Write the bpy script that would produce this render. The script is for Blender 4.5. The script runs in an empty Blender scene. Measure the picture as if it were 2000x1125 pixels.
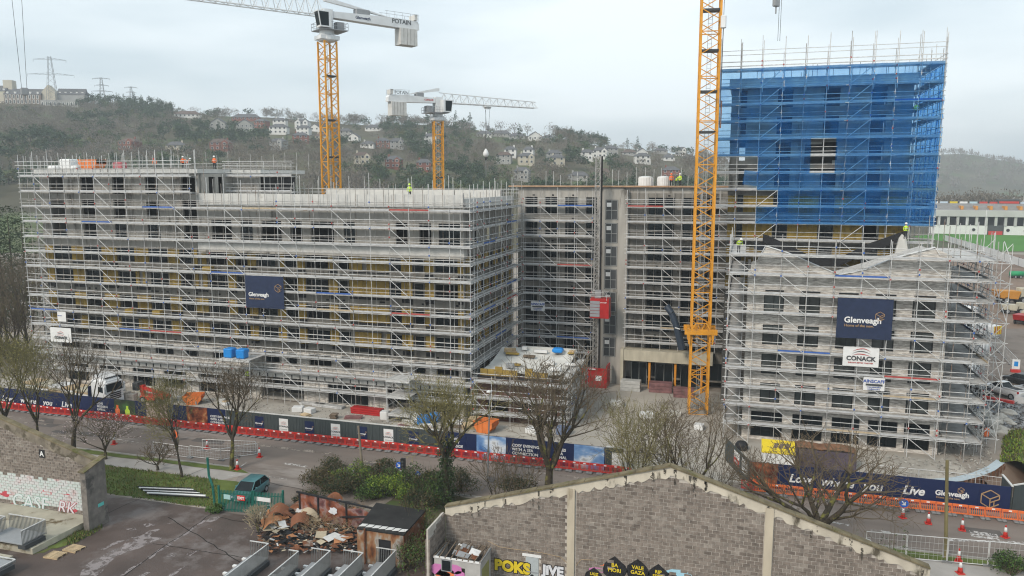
import bpy, bmesh, math, random
import numpy as np
from mathutils import Vector, Matrix, noise, Quaternion
S = bpy.context.scene
COL = S.collection
R = random.Random(7)
PI = math.pi
# ---------------------------------------------------------------- camera
# world frame: X runs along the street, Y away from it, Z up; camera is a drone 27.8 m up
CAMH, YAW, PITCH, FPX = 27.8, 0.2915, 0.138, 1528.8
cam = bpy.data.objects.new('camera', bpy.data.cameras.new('camera'))
COL.objects.link(cam)
cam.location = (0, 0, CAMH)
cam.rotation_euler = (PI/2 - PITCH, 0, YAW)
cam.data.sensor_width = 36
cam.data.lens = FPX/2000*36
cam.data.clip_start = 0.5
cam.data.clip_end = 6000
S.camera = cam
# ---------------------------------------------------------------- world, sun, exposure
HAZE = 0.00038
SUN_EL, SUN_AZ = math.radians(37), math.radians(204)     # soft veiled sun behind the camera
wd = bpy.data.worlds.new('World'); S.world = wd; wd.use_nodes = True
nt = wd.node_tree; nt.nodes.clear()
def wn(t, **k):
    n = nt.nodes.new(t)
    for a, b in k.items(): setattr(n, a, b)
    return n
wo = wn('ShaderNodeOutputWorld'); bg = wn('ShaderNodeBackground'); bg.inputs['Strength'].default_value = 0.1
sky = wn('ShaderNodeTexSky'); sky.sky_type = 'NISHITA'; sky.sun_disc = False
sky.sun_elevation = SUN_EL; sky.sun_rotation = SUN_AZ; sky.air_density = 1; sky.dust_density = 4
tc = wn('ShaderNodeTexCoord'); mp = wn('ShaderNodeMapping'); mp.inputs['Scale'].default_value = (1, 1, 4.5)
nz = wn('ShaderNodeTexNoise'); nz.inputs['Scale'].default_value = 1.5; nz.inputs['Detail'].default_value = 6; nz.inputs['Roughness'].default_value = .45
cr = wn('ShaderNodeValToRGB')
cr.color_ramp.elements[0].position = .39; cr.color_ramp.elements[0].color = (4.1, 5.2, 5.85, 1)
cr.color_ramp.elements[1].position = .63; cr.color_ramp.elements[1].color = (8.3, 9.0, 9.3, 1)
mx = wn('ShaderNodeMix', data_type='RGBA'); mx.inputs[0].default_value = .86
L = nt.links.new
L(tc.outputs['Generated'], mp.inputs['Vector']); L(mp.outputs[0], nz.inputs['Vector']); L(nz.outputs['Fac'], cr.inputs[0])
L(sky.outputs[0], mx.inputs['A']); L(cr.outputs[0], mx.inputs['B']); L(mx.outputs['Result'], bg.inputs[0]); L(bg.outputs[0], wo.inputs[0])
sd = bpy.data.lights.new('sun', 'SUN'); sd.energy = 1.5; sd.angle = math.radians(14); sd.color = (1, .9, .78)
sun = bpy.data.objects.new('sun', sd); COL.objects.link(sun); sun.location = (0, -60, 200)
dv = Vector((math.sin(SUN_AZ)*math.cos(SUN_EL), math.cos(SUN_AZ)*math.cos(SUN_EL), math.sin(SUN_EL)))
sun.rotation_euler = dv.to_track_quat('Z', 'Y').to_euler()
S.view_settings.view_transform = 'Standard'; S.view_settings.look = 'None'
S.view_settings.exposure = 0.5; S.view_settings.gamma = 1; S.view_settings.use_curve_mapping = False
cy = S.cycles
cy.max_bounces = 4; cy.diffuse_bounces = 1; cy.glossy_bounces = 2; cy.transmission_bounces = 3; cy.transparent_max_bounces = 10
cy.volume_bounces = 0; cy.caustics_reflective = False; cy.caustics_refractive = False; cy.use_denoising = True; cy.filter_width = 1.15
# ---------------------------------------------------------------- measuring helpers
cP, sP, cY, sY = math.cos(PITCH), math.sin(PITCH), math.cos(YAW), math.sin(YAW)
def ray(px, py):
    u = (px-1000)/FPX; v = (562.5-py)/FPX
    x, y, z = u, cP+v*sP, -sP+v*cP
    return Vector((x*cY-y*sY, x*sY+y*cY, z))
def G(px, py, z=0.0):
    r = ray(px, py); t = (z-CAMH)/r.z
    return Vector((r.x*t, r.y*t, z))
def AW(px, py, w):
    r = ray(px, py); t = w/r.y
    return Vector((r.x*t, w, CAMH+r.z*t))
# ---------------------------------------------------------------- mesh helpers
WM = {}
class MB:
    def __init__(s): s.v = []; s.f = []; s.m = []; s.mi = 0
    def add(s, vs, fs):
        o = len(s.v); s.v += [tuple(p) for p in vs]; s.f += [tuple(o+i for i in f) for f in fs]; s.m += [s.mi]*len(fs); return s
    def box(s, x0, y0, z0, x1, y1, z1):
        return s.add([(x0,y0,z0),(x1,y0,z0),(x1,y1,z0),(x0,y1,z0),(x0,y0,z1),(x1,y0,z1),(x1,y1,z1),(x0,y1,z1)],
              [(0,3,2,1),(4,5,6,7),(0,1,5,4),(1,2,6,5),(2,3,7,6),(3,0,4,7)])
    def bbox(s, x0, y0, z0, x1, y1, z1, b=.03):
        # box with chamfered top and vertical edges
        P = []
        for (z, i) in ((z0, b), (z0+b, 0), (z1-b, 0), (z1, b)):
            P += [(x0+i+b,y0+i,z),(x1-i-b,y0+i,z),(x1-i,y0+i+b,z),(x1-i,y1-i-b,z),(x1-i-b,y1-i,z),(x0+i+b,y1-i,z),(x0+i,y1-i-b,z),(x0+i,y0+i+b,z)]
        F = [tuple(range(7,-1,-1)), tuple(range(24,32))]
        for k in range(3):
            for j in range(8):
                F.append((k*8+j, k*8+(j+1)%8, k*8+8+(j+1)%8, k*8+8+j))
        return s.add(P, F)
    def tube(s, p, q, r, r2=None, n=6, cap=True):
        p, q = Vector(p), Vector(q); d = q-p
        if d.length < 1e-6: return s
        d.normalize(); a = d.orthogonal().normalized(); b = d.cross(a); r2 = r if r2 is None else r2
        vs = [p+(a*math.cos(2*PI*i/n)+b*math.sin(2*PI*i/n))*r for i in range(n)]+[q+(a*math.cos(2*PI*i/n)+b*math.sin(2*PI*i/n))*r2 for i in range(n)]
        fs = [(i,(i+1)%n,n+(i+1)%n,n+i) for i in range(n)]
        if cap: fs += [tuple(range(n-1,-1,-1)), tuple(range(n,2*n))]
        return s.add(vs, fs)
    def path(s, pts, r, n=6):
        for a, b in zip(pts, pts[1:]): s.tube(a, b, r, n=n)
        return s
    def lathe(s, prof, c=(0,0,0), n=12):
        vs = []; fs = []
        for (r, z) in prof: vs += [(c[0]+r*math.cos(2*PI*i/n), c[1]+r*math.sin(2*PI*i/n), c[2]+z) for i in range(n)]
        for k in range(len(prof)-1):
            for i in range(n): fs.append((k*n+i, k*n+(i+1)%n, k*n+n+(i+1)%n, k*n+n+i))
        fs += [tuple(range(n-1,-1,-1)), tuple(range((len(prof)-1)*n, len(prof)*n))]
        return s.add(vs, fs)
    def prism(s, pts, off):
        n = len(pts); off = Vector(off); vs = [Vector(p) for p in pts]; vs += [p+off for p in vs[:n]]
        return s.add(vs, [tuple(range(n-1,-1,-1)), tuple(range(n,2*n))]+[(i,(i+1)%n,n+(i+1)%n,n+i) for i in range(n)])
    def quad(s, *p): return s.add(p, [tuple(range(len(p)))])
    def mesh(s, name, mats, smooth=False):
        me = bpy.data.meshes.new(name); me.from_pydata(s.v, [], s.f)
        if not isinstance(mats, (list, tuple)): mats = [mats]
        for m in mats: me.materials.append(m)
        if len(mats) > 1: me.polygons.foreach_set('material_index', s.m)
        if smooth: me.polygons.foreach_set('use_smooth', [True]*len(s.f))
        me.update(); return me
    def build(s, name, mats, parent=None, smooth=False):
        return put(name, s.mesh(name, mats, smooth), parent)
def put(name, me, parent=None, M=None, local=False):
    """link a mesh; M is its world matrix (or local to the parent when local)"""
    o = bpy.data.objects.new(name, me); COL.objects.link(o)
    if M is not None: o.matrix_basis = M
    W = M.copy() if M is not None else Matrix()
    if parent is not None:
        o.parent = parent
        if local: W = WM[parent.name] @ W
        else: o.matrix_parent_inverse = WM[parent.name].inverted()
    WM[o.name] = W
    return o
def tag(o, label=None, cat=None, group=None, kind=None):
    if label: o['label'] = label
    if cat: o['category'] = cat
    if group: o['group'] = group
    if kind: o['kind'] = kind
    return o
def thing(name, label, cat, loc=(0,0,0), rz=0.0, group=None):
    o = bpy.data.objects.new(name, None); COL.objects.link(o); o.empty_display_size = .2
    M = Matrix.Translation(loc) @ Matrix.Rotation(rz, 4, 'Z'); o.matrix_basis = M; WM[o.name] = M
    return tag(o, label, cat, group)
def kids(o): return CH.get(o.name, [])
def copy_tree(o, parent=None, M=None, label=None, group=None):
    c = o.copy(); COL.objects.link(c)
    if M is not None: c.matrix_basis = M
    WM[c.name] = c.matrix_basis.copy()
    if parent is not None: c.parent = parent; c.matrix_parent_inverse = o.matrix_parent_inverse.copy()
    if label: c['label'] = label
    if group: c['group'] = group
    for ch in list(o.children): copy_tree(ch, c)
    return c
_t = MB().tube((0,0,0),(0,0,1),1,n=6)
_b = MB().box(-.5,-.5,-.5,.5,.5,.5)
_uc = {}
def umesh(kind, name, m):
    k = (kind, m.name)
    if k not in _uc: _uc[k] = (_t if kind == 't' else _b).mesh(name, m)
    return _uc[k]
def tubeo(name, p, q, r, m, parent):
    p, q = Vector(p), Vector(q); d = q-p
    M = Matrix.Translation(p) @ d.to_track_quat('Z','Y').to_matrix().to_4x4() @ Matrix.Diagonal((r, r, d.length, 1))
    return put(name, umesh('t', 'tube', m), parent, M)
def boxo(name, x0, y0, z0, x1, y1, z1, m, parent):
    M = Matrix.Translation(((x0+x1)/2,(y0+y1)/2,(z0+z1)/2)) @ Matrix.Diagonal((x1-x0, y1-y0, z1-z0, 1))
    return put(name, umesh('b', 'box', m), parent, M)
def boxd(name, c, a, b, la, lb, z0, z1, m, parent):
    """box with axes a, b (unit 2-D vectors), centre c"""
    a = Vector(a); b = Vector(b)
    M = Matrix(((a.x*la, b.x*lb, 0, c[0]), (a.y*la, b.y*lb, 0, c[1]), (0, 0, z1-z0, (z0+z1)/2), (0,0,0,1)))
    return put(name, umesh('b', 'box', m), parent, M)
# ---------------------------------------------------------------- materials
def mat(name, col, rough=.8, var=.12, scale=3.0, bump=0.0, metal=0.0, stretch=(1,1,1), col2=None, ranvar=0.0, spec=.3, detail=5, bscale=None, dirt=None):
    m = bpy.data.materials.new(name); m.use_nodes = True; t = m.node_tree; b = t.nodes['Principled BSDF']
    b.inputs['Roughness'].default_value = rough; b.inputs['Metallic'].default_value = metal
    b.inputs['Specular IOR Level'].default_value = spec
    g = t.nodes.new('ShaderNodeNewGeometry'); mp = t.nodes.new('ShaderNodeMapping'); mp.inputs['Scale'].default_value = stretch
    n = t.nodes.new('ShaderNodeTexNoise'); n.inputs['Scale'].default_value = scale; n.inputs['Detail'].default_value = detail
    t.links.new(g.outputs['Position'], mp.inputs['Vector']); t.links.new(mp.outputs[0], n.inputs['Vector'])
    r = t.nodes.new('ShaderNodeValToRGB'); e = r.color_ramp.elements
    e[0].position = .3; e[1].position = .7
    e[0].color = tuple(max(0, c*(1-var)) for c in col)+(1,)
    e[1].color = tuple(c*(1+var) for c in (col2 or col))+(1,)
    t.links.new(n.outputs['Fac'], r.inputs[0]); out = r.outputs[0]
    if dirt:      # (colour, scale, threshold) blotches of their own
        n2 = t.nodes.new('ShaderNodeTexNoise'); n2.inputs['Scale'].default_value = dirt[1]; n2.inputs['Detail'].default_value = 8; n2.inputs['Roughness'].default_value = .65
        t.links.new(mp.outputs[0] if len(dirt) < 4 else g.outputs['Position'], n2.inputs['Vector'])
        r2 = t.nodes.new('ShaderNodeValToRGB'); r2.color_ramp.elements[0].position = dirt[2]; r2.color_ramp.elements[1].position = dirt[2]+.09
        t.links.new(n2.outputs['Fac'], r2.inputs[0])
        x = t.nodes.new('ShaderNodeMix'); x.data_type = 'RGBA'; t.links.new(r2.outputs[0], x.inputs[0]); t.links.new(out, x.inputs['A']); x.inputs['B'].default_value = tuple(dirt[0])+(1,)
        out = x.outputs['Result']
    if ranvar:
        oi = t.nodes.new('ShaderNodeObjectInfo'); h = t.nodes.new('ShaderNodeHueSaturation')
        mr = t.nodes.new('ShaderNodeMapRange'); mr.inputs[3].default_value = 1-ranvar; mr.inputs[4].default_value = 1+ranvar
        t.links.new(oi.outputs['Random'], mr.inputs[0]); t.links.new(mr.outputs[0], h.inputs['Value']); t.links.new(out, h.inputs['Color']); out = h.outputs[0]
    t.links.new(out, b.inputs['Base Color'])
    if bump:
        bp = t.nodes.new('ShaderNodeBump'); bp.inputs['Strength'].default_value = bump; bp.inputs['Distance'].default_value = .05
        src = n
        if bscale:
            src = t.nodes.new('ShaderNodeTexNoise'); src.inputs['Scale'].default_value = bscale; src.inputs['Detail'].default_value = 4
            t.links.new(g.outputs['Position'], src.inputs['Vector'])
        t.links.new(src.outputs['Fac'], bp.inputs['Height']); t.links.new(bp.outputs[0], b.inputs['Normal'])
    return m
def flat(name, col, rough=.6, **k): return mat(name, col, rough, var=k.pop('var', .06), scale=k.pop('scale', 4), **k)
concrete = mat('concrete', (.4,.38,.345), .9, .16, .9, .15, stretch=(1,1,.25), dirt=((.14,.13,.115), .35, .57), bscale=6)
concrete_dark = mat('weathered_concrete', (.19,.18,.165), .9, .3, .7, .2, stretch=(1,1,.3), dirt=((.09,.088,.085), .4, .56))
precast = mat('precast', (.6,.59,.56), .85, .1, 1.2, .1, dirt=((.4,.38,.34), .5, .62))
concrete_mid = mat('shaded_grey_concrete', (.24,.225,.2), .9, .25, .8, .2, stretch=(1,1,.3), dirt=((.085,.078,.07), .5, .55), bscale=6)  # darker copy of concrete: shade on the scaffolded storeys put into the colour
interior = mat('interior_shade', (.03,.03,.03), .95, .3, .5)  # near-black so openings read dark; the unlit rooms' shade is in the colour
brick_grey = mat('pale_brick', (.5,.485,.46), .9, .2, 1.0, .3, stretch=(1,1,1))
galv_dull = mat('dull_steel', (.4,.39,.375), .6, .3, 2.5, metal=.1, dirt=((.26,.2,.15), 1.6, .6)); galv_brown = mat('grubby_steel', (.31,.28,.25), .7, .3, 2.5, dirt=((.2,.12,.08), 1.6, .56))
galv = mat('galvanised_steel', (.6,.6,.59), .5, .2, 2.5, metal=.1, spec=.5)
deck_m = mat('scaffold_deck', (.52,.51,.49), .7, .22, 1.4, ranvar=.15, dirt=((.3,.28,.25), 1.1, .6))
toe_grey = mat('toe_board_grey', (.5,.51,.52), .6, .15, 2)
toe_blue = mat('toe_board_blue', (.05,.13,.42), .6, .2, 2)
toe_red = mat('toe_board_red', (.42,.07,.06), .6, .2, 2)
toe_wood = mat('toe_board_timber', (.5,.4,.27), .8, .2, 3)
glass = mat('dark_glass', (.01,.015,.018), .08, .3, .35, spec=.2)
frame_m = flat('window_frame', (.025,.027,.03), .5)
insul = mat('insulation_board', (.33,.225,.055), .9, .18, 1.5, ranvar=.16, dirt=((.17,.12,.045), .9, .58))
black_m = flat('black_membrane', (.02,.02,.022), .55)
white_m = mat('white_paint', (.76,.76,.75), .5, .05, 2)
white_mem = mat('white_membrane', (.66,.65,.61), .7, .12, .8, .2, dirt=((.45,.42,.35), .6, .6))
grey_m = flat('grey_paint', (.3,.31,.32), .5)
dgrey_m = flat('dark_grey_paint', (.06,.064,.068), .5)
crane_y = mat('crane_yellow', (.72,.32,.03), .5, .14, 1.2, dirt=((.4,.19,.05), 1.6, .6))
crane_w = mat('crane_white', (.74,.75,.75), .4, .06, 1)
navy = flat('navy_print', (.012,.022,.075), .4)
navy_sheet = mat('navy_mesh_sheet', (.02,.032,.075), .7, .15, 2)
gold = flat('gold_print', (.4,.26,.14), .5)
red_m = flat('red_plastic', (.55,.04,.03), .45)
red_st = mat('red_steel', (.42,.02,.02), .4, .12, 1.5)
orange_m = flat('orange_plastic', (.75,.17,.05), .45)
orange_hi = flat('hi_vis_orange', (.95,.2,.06), .6)
yellow_hi = flat('hi_vis_yellow', (.62,.85,.08), .6)
rubber = flat('rubber', (.02,.02,.02), .8)
base_m = flat('recycled_rubber_grey', (.2,.2,.2), .9)
blue_m = flat('bright_blue_wrap', (.02,.25,.68), .4)
timber = mat('timber', (.48,.36,.22), .8, .25, 2.5, stretch=(1,1,6), ranvar=.2)
timber_old = mat('weathered_timber', (.17,.13,.095), .9, .3, 2, stretch=(1,1,.3))
rust = mat('rusty_steel', (.17,.065,.03), .85, .45, 1.6, .2, dirt=((.3,.26,.22), 1.1, .57))
green_st = flat('green_steel', (.015,.13,.1), .45)
skin_m = flat('skin', (.45,.27,.19), .6)
dark_cloth = flat('dark_cloth', (.025,.027,.035), .9)
ivory = mat('cream_concrete', (.5,.46,.36), .85, .15, 1.5, stretch=(1,1,.3))
sheetpile_m = mat('sheet_pile_rust', (.17,.075,.04), .9, .35, 1.1, .2, stretch=(1,1,.4))
# pale brick facing: real courses, long thin bricks of three tones
def brickify(m, bw=.42, bh=.085, c1=(.76,.72,.67), c2=(.42,.385,.355), mortar=(.66,.63,.59)):
    t = m.node_tree; b = t.nodes['Principled BSDF']; g = t.nodes.new('ShaderNodeNewGeometry')
    sx = t.nodes.new('ShaderNodeSeparateXYZ'); ad = t.nodes.new('ShaderNodeMath'); cb = t.nodes.new('ShaderNodeCombineXYZ')
    t.links.new(g.outputs['Position'], sx.inputs[0]); t.links.new(sx.outputs[0], ad.inputs[0]); t.links.new(sx.outputs[1], ad.inputs[1])
    t.links.new(ad.outputs[0], cb.inputs[0]); t.links.new(sx.outputs[2], cb.inputs[1])
    k = t.nodes.new('ShaderNodeTexBrick'); k.inputs['Scale'].default_value = 1; k.inputs['Brick Width'].default_value = bw; k.inputs['Row Height'].default_value = bh
    k.inputs['Mortar Size'].default_value = .008; k.inputs['Color1'].default_value = c1+(1,); k.inputs['Color2'].default_value = c2+(1,); k.inputs['Mortar'].default_value = mortar+(1,); k.inputs['Bias'].default_value = -.25
    t.links.new(cb.outputs[0], k.inputs['Vector'])
    n = t.nodes.new('ShaderNodeTexNoise'); n.inputs['Scale'].default_value = 1; mp = t.nodes.new('ShaderNodeMapping'); mp.inputs['Scale'].default_value = (1.3, 6, 1)
    t.links.new(cb.outputs[0], mp.inputs[0]); t.links.new(mp.outputs[0], n.inputs['Vector'])
    r = t.nodes.new('ShaderNodeValToRGB'); r.color_ramp.elements[0].position = .4; r.color_ramp.elements[1].position = .6; r.color_ramp.elements[0].color = (.72,.7,.68,1); r.color_ramp.elements[1].color = (1.12,1.12,1.1,1)
    t.links.new(n.outputs['Fac'], r.inputs[0])
    x = t.nodes.new('ShaderNodeMix'); x.data_type = 'RGBA'; x.blend_type = 'MULTIPLY'; x.inputs[0].default_value = 1
    t.links.new(k.outputs['Color'], x.inputs['A']); t.links.new(r.outputs[0], x.inputs['B']); t.links.new(x.outputs['Result'], b.inputs['Base Color'])
brickify(brick_grey)
# netting: a woven blue sheet, partly see-through
net_m = bpy.data.materials.new('blue_debris_net'); net_m.use_nodes = True; t = net_m.node_tree; t.nodes.clear()
o_ = t.nodes.new('ShaderNodeOutputMaterial'); mx1 = t.nodes.new('ShaderNodeMixShader'); tr = t.nodes.new('ShaderNodeBsdfTransparent'); df = t.nodes.new('ShaderNodeBsdfDiffuse'); tl = t.nodes.new('ShaderNodeBsdfTranslucent'); mx2 = t.nodes.new('ShaderNodeMixShader')
tr.inputs[0].default_value = (.5,.76,.98,1); df.inputs[0].default_value = (.008,.17,.56,1); tl.inputs[0].default_value = (.015,.3,.85,1)
g_ = t.nodes.new('ShaderNodeNewGeometry'); n_ = t.nodes.new('ShaderNodeTexNoise'); n_.inputs['Scale'].default_value = .5; n_.inputs['Detail'].default_value = 6
mr_ = t.nodes.new('ShaderNodeMapRange'); mr_.inputs[1].default_value = .3; mr_.inputs[2].default_value = .7; mr_.inputs[3].default_value = .12; mr_.inputs[4].default_value = .42
t.links.new(g_.outputs['Position'], n_.inputs['Vector']); t.links.new(n_.outputs['Fac'], mr_.inputs[0]); mx2.inputs[0].default_value = .35
t.links.new(df.outputs[0], mx2.inputs[1]); t.links.new(tl.outputs[0], mx2.inputs[2]); t.links.new(mr_.outputs[0], mx1.inputs[0])
t.links.new(tr.outputs[0], mx1.inputs[1]); t.links.new(mx2.outputs[0], mx1.inputs[2]); t.links.new(mx1.outputs[0], o_.inputs[0])
# ---------------------------------------------------------------- lettering
_tx = {}
def text_mesh(body, size, m, bold=0.0, shear=0.0, align='LEFT'):
    k = (body, size, m.name, bold, shear, align)
    if k not in _tx:
        c = bpy.data.curves.new('lettering', 'FONT'); c.body = body; c.size = size; c.offset = bold; c.shear = shear; c.align_x = align; c.extrude = .006; c.resolution_u = 3
        o = bpy.data.objects.new('lettering', c); me = bpy.data.meshes.new_from_object(o); me.materials.clear(); me.materials.append(m)
        bpy.data.objects.remove(o); _tx[k] = me
    return _tx[k]
def letter(body, x, y, z, size, m, parent, bold=.012, shear=0.0, align='LEFT', rz=0.0):
    """standing lettering facing -Y (turned by rz), baseline start at x, y, z"""
    M = Matrix.Translation((x, y, z)) @ Matrix.Rotation(rz, 4, 'Z') @ Matrix.Rotation(PI/2, 4, 'X')
    return put('lettering', text_mesh(body, size, m, bold, shear, align), parent, M)
# ================================================================ the setting
from mathutils.geometry import tessellate_polygon
def sheet(name, pts, z, m, parent=None, holes=()):
    loops = [[Vector((x, y, 0)) for x, y in pts]]+[[Vector((x, y, 0)) for x, y in h] for h in holes]
    tris = tessellate_polygon(loops); vs = [(p.x, p.y, z) for l in loops for p in l]
    mb = MB(); fs = []
    for t in tris:
        a, b, c = (Vector(vs[i]) for i in t)
        fs.append(t if (b-a).cross(c-a).z > 0 else t[::-1])
    mb.add(vs, fs); return mb.build(name, m, parent)
def wobble(pts, step=1.5, amp=.35, seed=0):
    out = []; rr = random.Random(seed)
    for (a, b) in zip(pts, pts[1:]+pts[:1]):
        a, b = Vector(a), Vector(b); n = max(1, int((b-a).length/step))
        for i in range(n):
            p = a.lerp(b, i/n); out.append((p.x+rr.uniform(-amp, amp), p.y+rr.uniform(-amp, amp)))
    return out
dirt_m = mat('site_dirt', (.3,.26,.22), .95, .2, .12, .3, dirt=((.19,.165,.14), .18, .55), bscale=2)
hard_m = mat('dusty_hardstanding', (.42,.385,.335), .95, .16, .16, .3, dirt=((.28,.25,.215), .22, .55), bscale=3)
mud_m = mat('brown_mud', (.2,.135,.095), .75, .25, .09, .4, dirt=((.33,.28,.25), .12, .6), bscale=1.5)
asph_m = mat('road_asphalt', (.19,.157,.135), .85, .2, .35, .2, stretch=(.25,1,1), dirt=((.3,.265,.24), .16, .55), bscale=10)
yard_m = mat('old_yard_asphalt', (.1,.074,.064), .5, .3, .3, .25, dirt=((.17,.145,.135), .22, .52, 1), bscale=8)
puddle_m = mat('wet_dusty_patch', (.27,.235,.23), .45, .15, .6)
def ragged(m, scale, lo):
    t = m.node_tree; b = t.nodes['Principled BSDF']; g = t.nodes.new('ShaderNodeNewGeometry'); n = t.nodes.new('ShaderNodeTexNoise'); n.inputs['Scale'].default_value = scale; n.inputs['Detail'].default_value = 6; n.inputs['Roughness'].default_value = .7
    r = t.nodes.new('ShaderNodeValToRGB'); r.color_ramp.elements[0].position = lo; r.color_ramp.elements[1].position = lo+.06
    t.links.new(g.outputs['Position'], n.inputs['Vector']); t.links.new(n.outputs['Fac'], r.inputs[0]); t.links.new(r.outputs[0], b.inputs['Alpha'])
ragged(puddle_m, 1.3, .45)
path_m = mat('footpath_concrete', (.36,.335,.31), .9, .14, .5, .1)
grass_m = mat('grass', (.1,.13,.03), .95, .35, .5, .6, dirt=((.14,.12,.05), .4, .58), bscale=5)
field_m = mat('pitch_grass', (.06,.2,.02), .95, .12, .03, .1)
kerb_m = mat('kerb_stone', (.33,.32,.3), .9, .15, 1)
hillm = mat('hill_scrub', (.1,.09,.055), .95, .35, .02, dirt=((.085,.115,.04), .015, .52))
water_m = mat('river_water', (.05,.055,.055), .08, .15, .3, .08, spec=.5, bscale=2)
CHAN = [(11,72.8),(11,77.4),(17.7,77.3),(22,80.3),(25.3,85),(28.3,91),(30.5,98),(35,103.5),(75,106),(75,72.8)]
tag(sheet('ground', [(-1400,-60),(1400,-60),(1400,2600),(-1400,2600)], 0, dirt_m, holes=[CHAN]), kind='structure')
tag(sheet('river_bed', [(9,70),(80,70),(80,108),(9,108)], -3.4, mud_m), kind='structure')
tag(sheet('river', [(9.5,71),(79,71),(79,107.5),(9.5,107.5)], -2.3, water_m), kind='structure')
mb = MB(); n = len(CHAN); cx, cy_ = 50, 88
for i in range(n):
    a, b = Vector(CHAN[i]), Vector(CHAN[(i+1) % n])
    k = 0.02 if i < 3 else .13
    a2 = a.lerp(Vector((cx, cy_)), k); b2 = b.lerp(Vector((cx, cy_)), k if 0 < i < n-1 else k)
    mb.quad((a.x,a.y,-.003),(b.x,b.y,-.003),(b2.x,b2.y,-3.3),(a2.x,a2.y,-3.3))
tag(mb.build('river_bank', mud_m), kind='structure')
tag(sheet('site_hardstanding', wobble([(-100,72.4),(10.6,72.4),(10.6,77.8),(17.5,77.8),(21,81),(21,98),(-1,104),(-31,104),(-31,84),(-100,84)], 3, .25, 3), .004, hard_m), kind='structure')
tag(sheet('muddy_compound', wobble([(28,104.8),(60,107),(110,230),(140,300),(90,340),(40,330),(24,200),(23,106)], 6, 1.2, 4), .004, mud_m), kind='structure')
tag(sheet('car_park', wobble([(25,105),(60,107.4),(75,140),(60,170),(34,160),(24,120)], 4, .8, 5), .008, mat('car_park_gravel', (.2,.165,.14), .9, .2, .3, .2, dirt=((.13,.1,.08), .15, .53))), kind='structure')
tag(sheet('road', [(-180,62.2),(120,62.2),(120,71.6),(-180,71.6)], .004, asph_m), kind='structure')
tag(sheet('gateway_apron', wobble([(-42.3,53.2),(-31,53.2),(-29.5,62.4),(-46,62.4)], 2, .1, 2), .006, asph_m), kind='structure')
tag(sheet('yard', [(-75,20),(40,20),(40,53.3),(-75,53.3)], .004, yard_m), kind='structure')
tag(sheet('footpath', [(-180,59.2),(-46,59.2),(-44.5,61.2),(-180,61.2)], .012, path_m), kind='structure')
tag(sheet('footpath.001', [(11,57.4),(120,57.4),(120,60.9),(11,60.9)], .012, path_m), kind='structure')
tag(sheet('verge', wobble([(-180,53.5),(-41.8,53.5),(-43.5,59.1),(-180,59.1)], 1.2, .2, 8), .03, grass_m), kind='structure')
tag(sheet('verge.001', wobble([(-180,61.3),(-44.6,61.3),(-46.2,62.1),(-180,62.1)], 1.5, .1, 9), .03, grass_m), kind='structure')
tag(sheet('verge.002', wobble([(-29.3,53.5),(10.8,51),(11,61.9),(-28.8,61.9)], 1.2, .2, 10), .03, mat('scrub_soil', (.1,.085,.05), .95, .3, .6, .5, dirt=((.07,.1,.03), .5, .5))), kind='structure')
tag(sheet('verge.003', wobble([(11.2,61),(120,61),(120,62),(11.2,62)], 1.5, .1, 11), .03, grass_m), kind='structure')
for (a, b) in ((-180, -46.5), (-28.5, 120)):
    x = a
    k = tag(MB().box(a, 62.12, -.02, b, 62.26, .12).build('kerb', kerb_m), kind='structure')
tag(sheet('pitch', [(60,335),(330,420),(330,560),(110,480),(70,410)], .02, field_m), kind='structure')
# pale worn patches in the yard, as shapes of their own
py_ = [[(560,1125),(640,1080),(700,1040),(760,1010),(860,985),(900,960),(820,1000),(760,1060),(700,1125)]]
def gp(px, py): g = G(px, py); return (g.x, g.y)
Z5 = lambda l: [gp(x/3.26, 780+y/3.26) for x, y in l]
patches = [Z5([(500,1125),(560,1040),(640,1000),(760,940),(830,880),(930,860),(960,880),(1040,885),(960,910),(880,950),(760,990),(700,1040),(620,1125)]),
  Z5([(800,830),(860,815),(870,830),(820,838)]), Z5([(900,800),(950,785),(990,800),(930,812)]), Z5([(900,870),(960,830),(1040,825),(980,850),(930,880)]),
  Z5([(1070,1000),(1100,975),(1140,985),(1100,1003)]), Z5([(1160,1010),(1190,980),(1260,962),(1230,990),(1190,1010)]), Z5([(1300,780),(1340,755),(1420,745),(1380,770),(1340,785)]),
  Z5([(880,1125),(920,1095),(960,1100),(930,1125)]), Z5([(1320,830),(1350,822),(1360,836)]), Z5([(1060,790),(1090,782),(1090,796)]), Z5([(1060,1125),(1180,1055),(1190,1060),(1090,1125)]), Z5([(930,1010),(1300,770),(1310,776),(950,1015)]),
  Z5([(760,1125),(900,1035),(905,1045),(790,1125)]), Z5([(640,960),(680,935),(760,900),(800,895),(730,925),(670,958)])]
for i, p in enumerate(patches):
    tag(sheet('wet_patch', wobble(p, .5, .12, i), .009+.0005*i, puddle_m), kind='structure')
pt_m = mat('worn_road_paint', (.5,.48,.46), .8, .2, 2); ragged(pt_m, 3, .46)
def mark(px0, py0, px1, py1, wd, i):
    a, b = G(px0, py0), G(px1, py1); d = (b-a).normalized(); n = Vector((-d.y, d.x, 0))*wd/2
    tag(sheet('road_marking', [(a-n).to_2d()[:], (b-n).to_2d()[:], (b+n).to_2d()[:], (a+n).to_2d()[:]], .013+.0004*(i % 9), pt_m), kind='structure')
for i, q in enumerate([(455,922,482,903,.12),(445,930,472,925,.12),(1655,1055,1700,1055,.5),(1850,1055,2000,1060,.35),(1895,1042,1950,1050,1.2),(1625,1020,1660,1027,.3),(1700,1035,1740,1040,.25),
     (555,905,600,912,.4),(640,912,690,920,.5),(520,930,560,936,.15),(300,868,420,885,.12),(180,850,280,866,.12),(1180,975,1290,990,.2)]): mark(*q, i)
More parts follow.
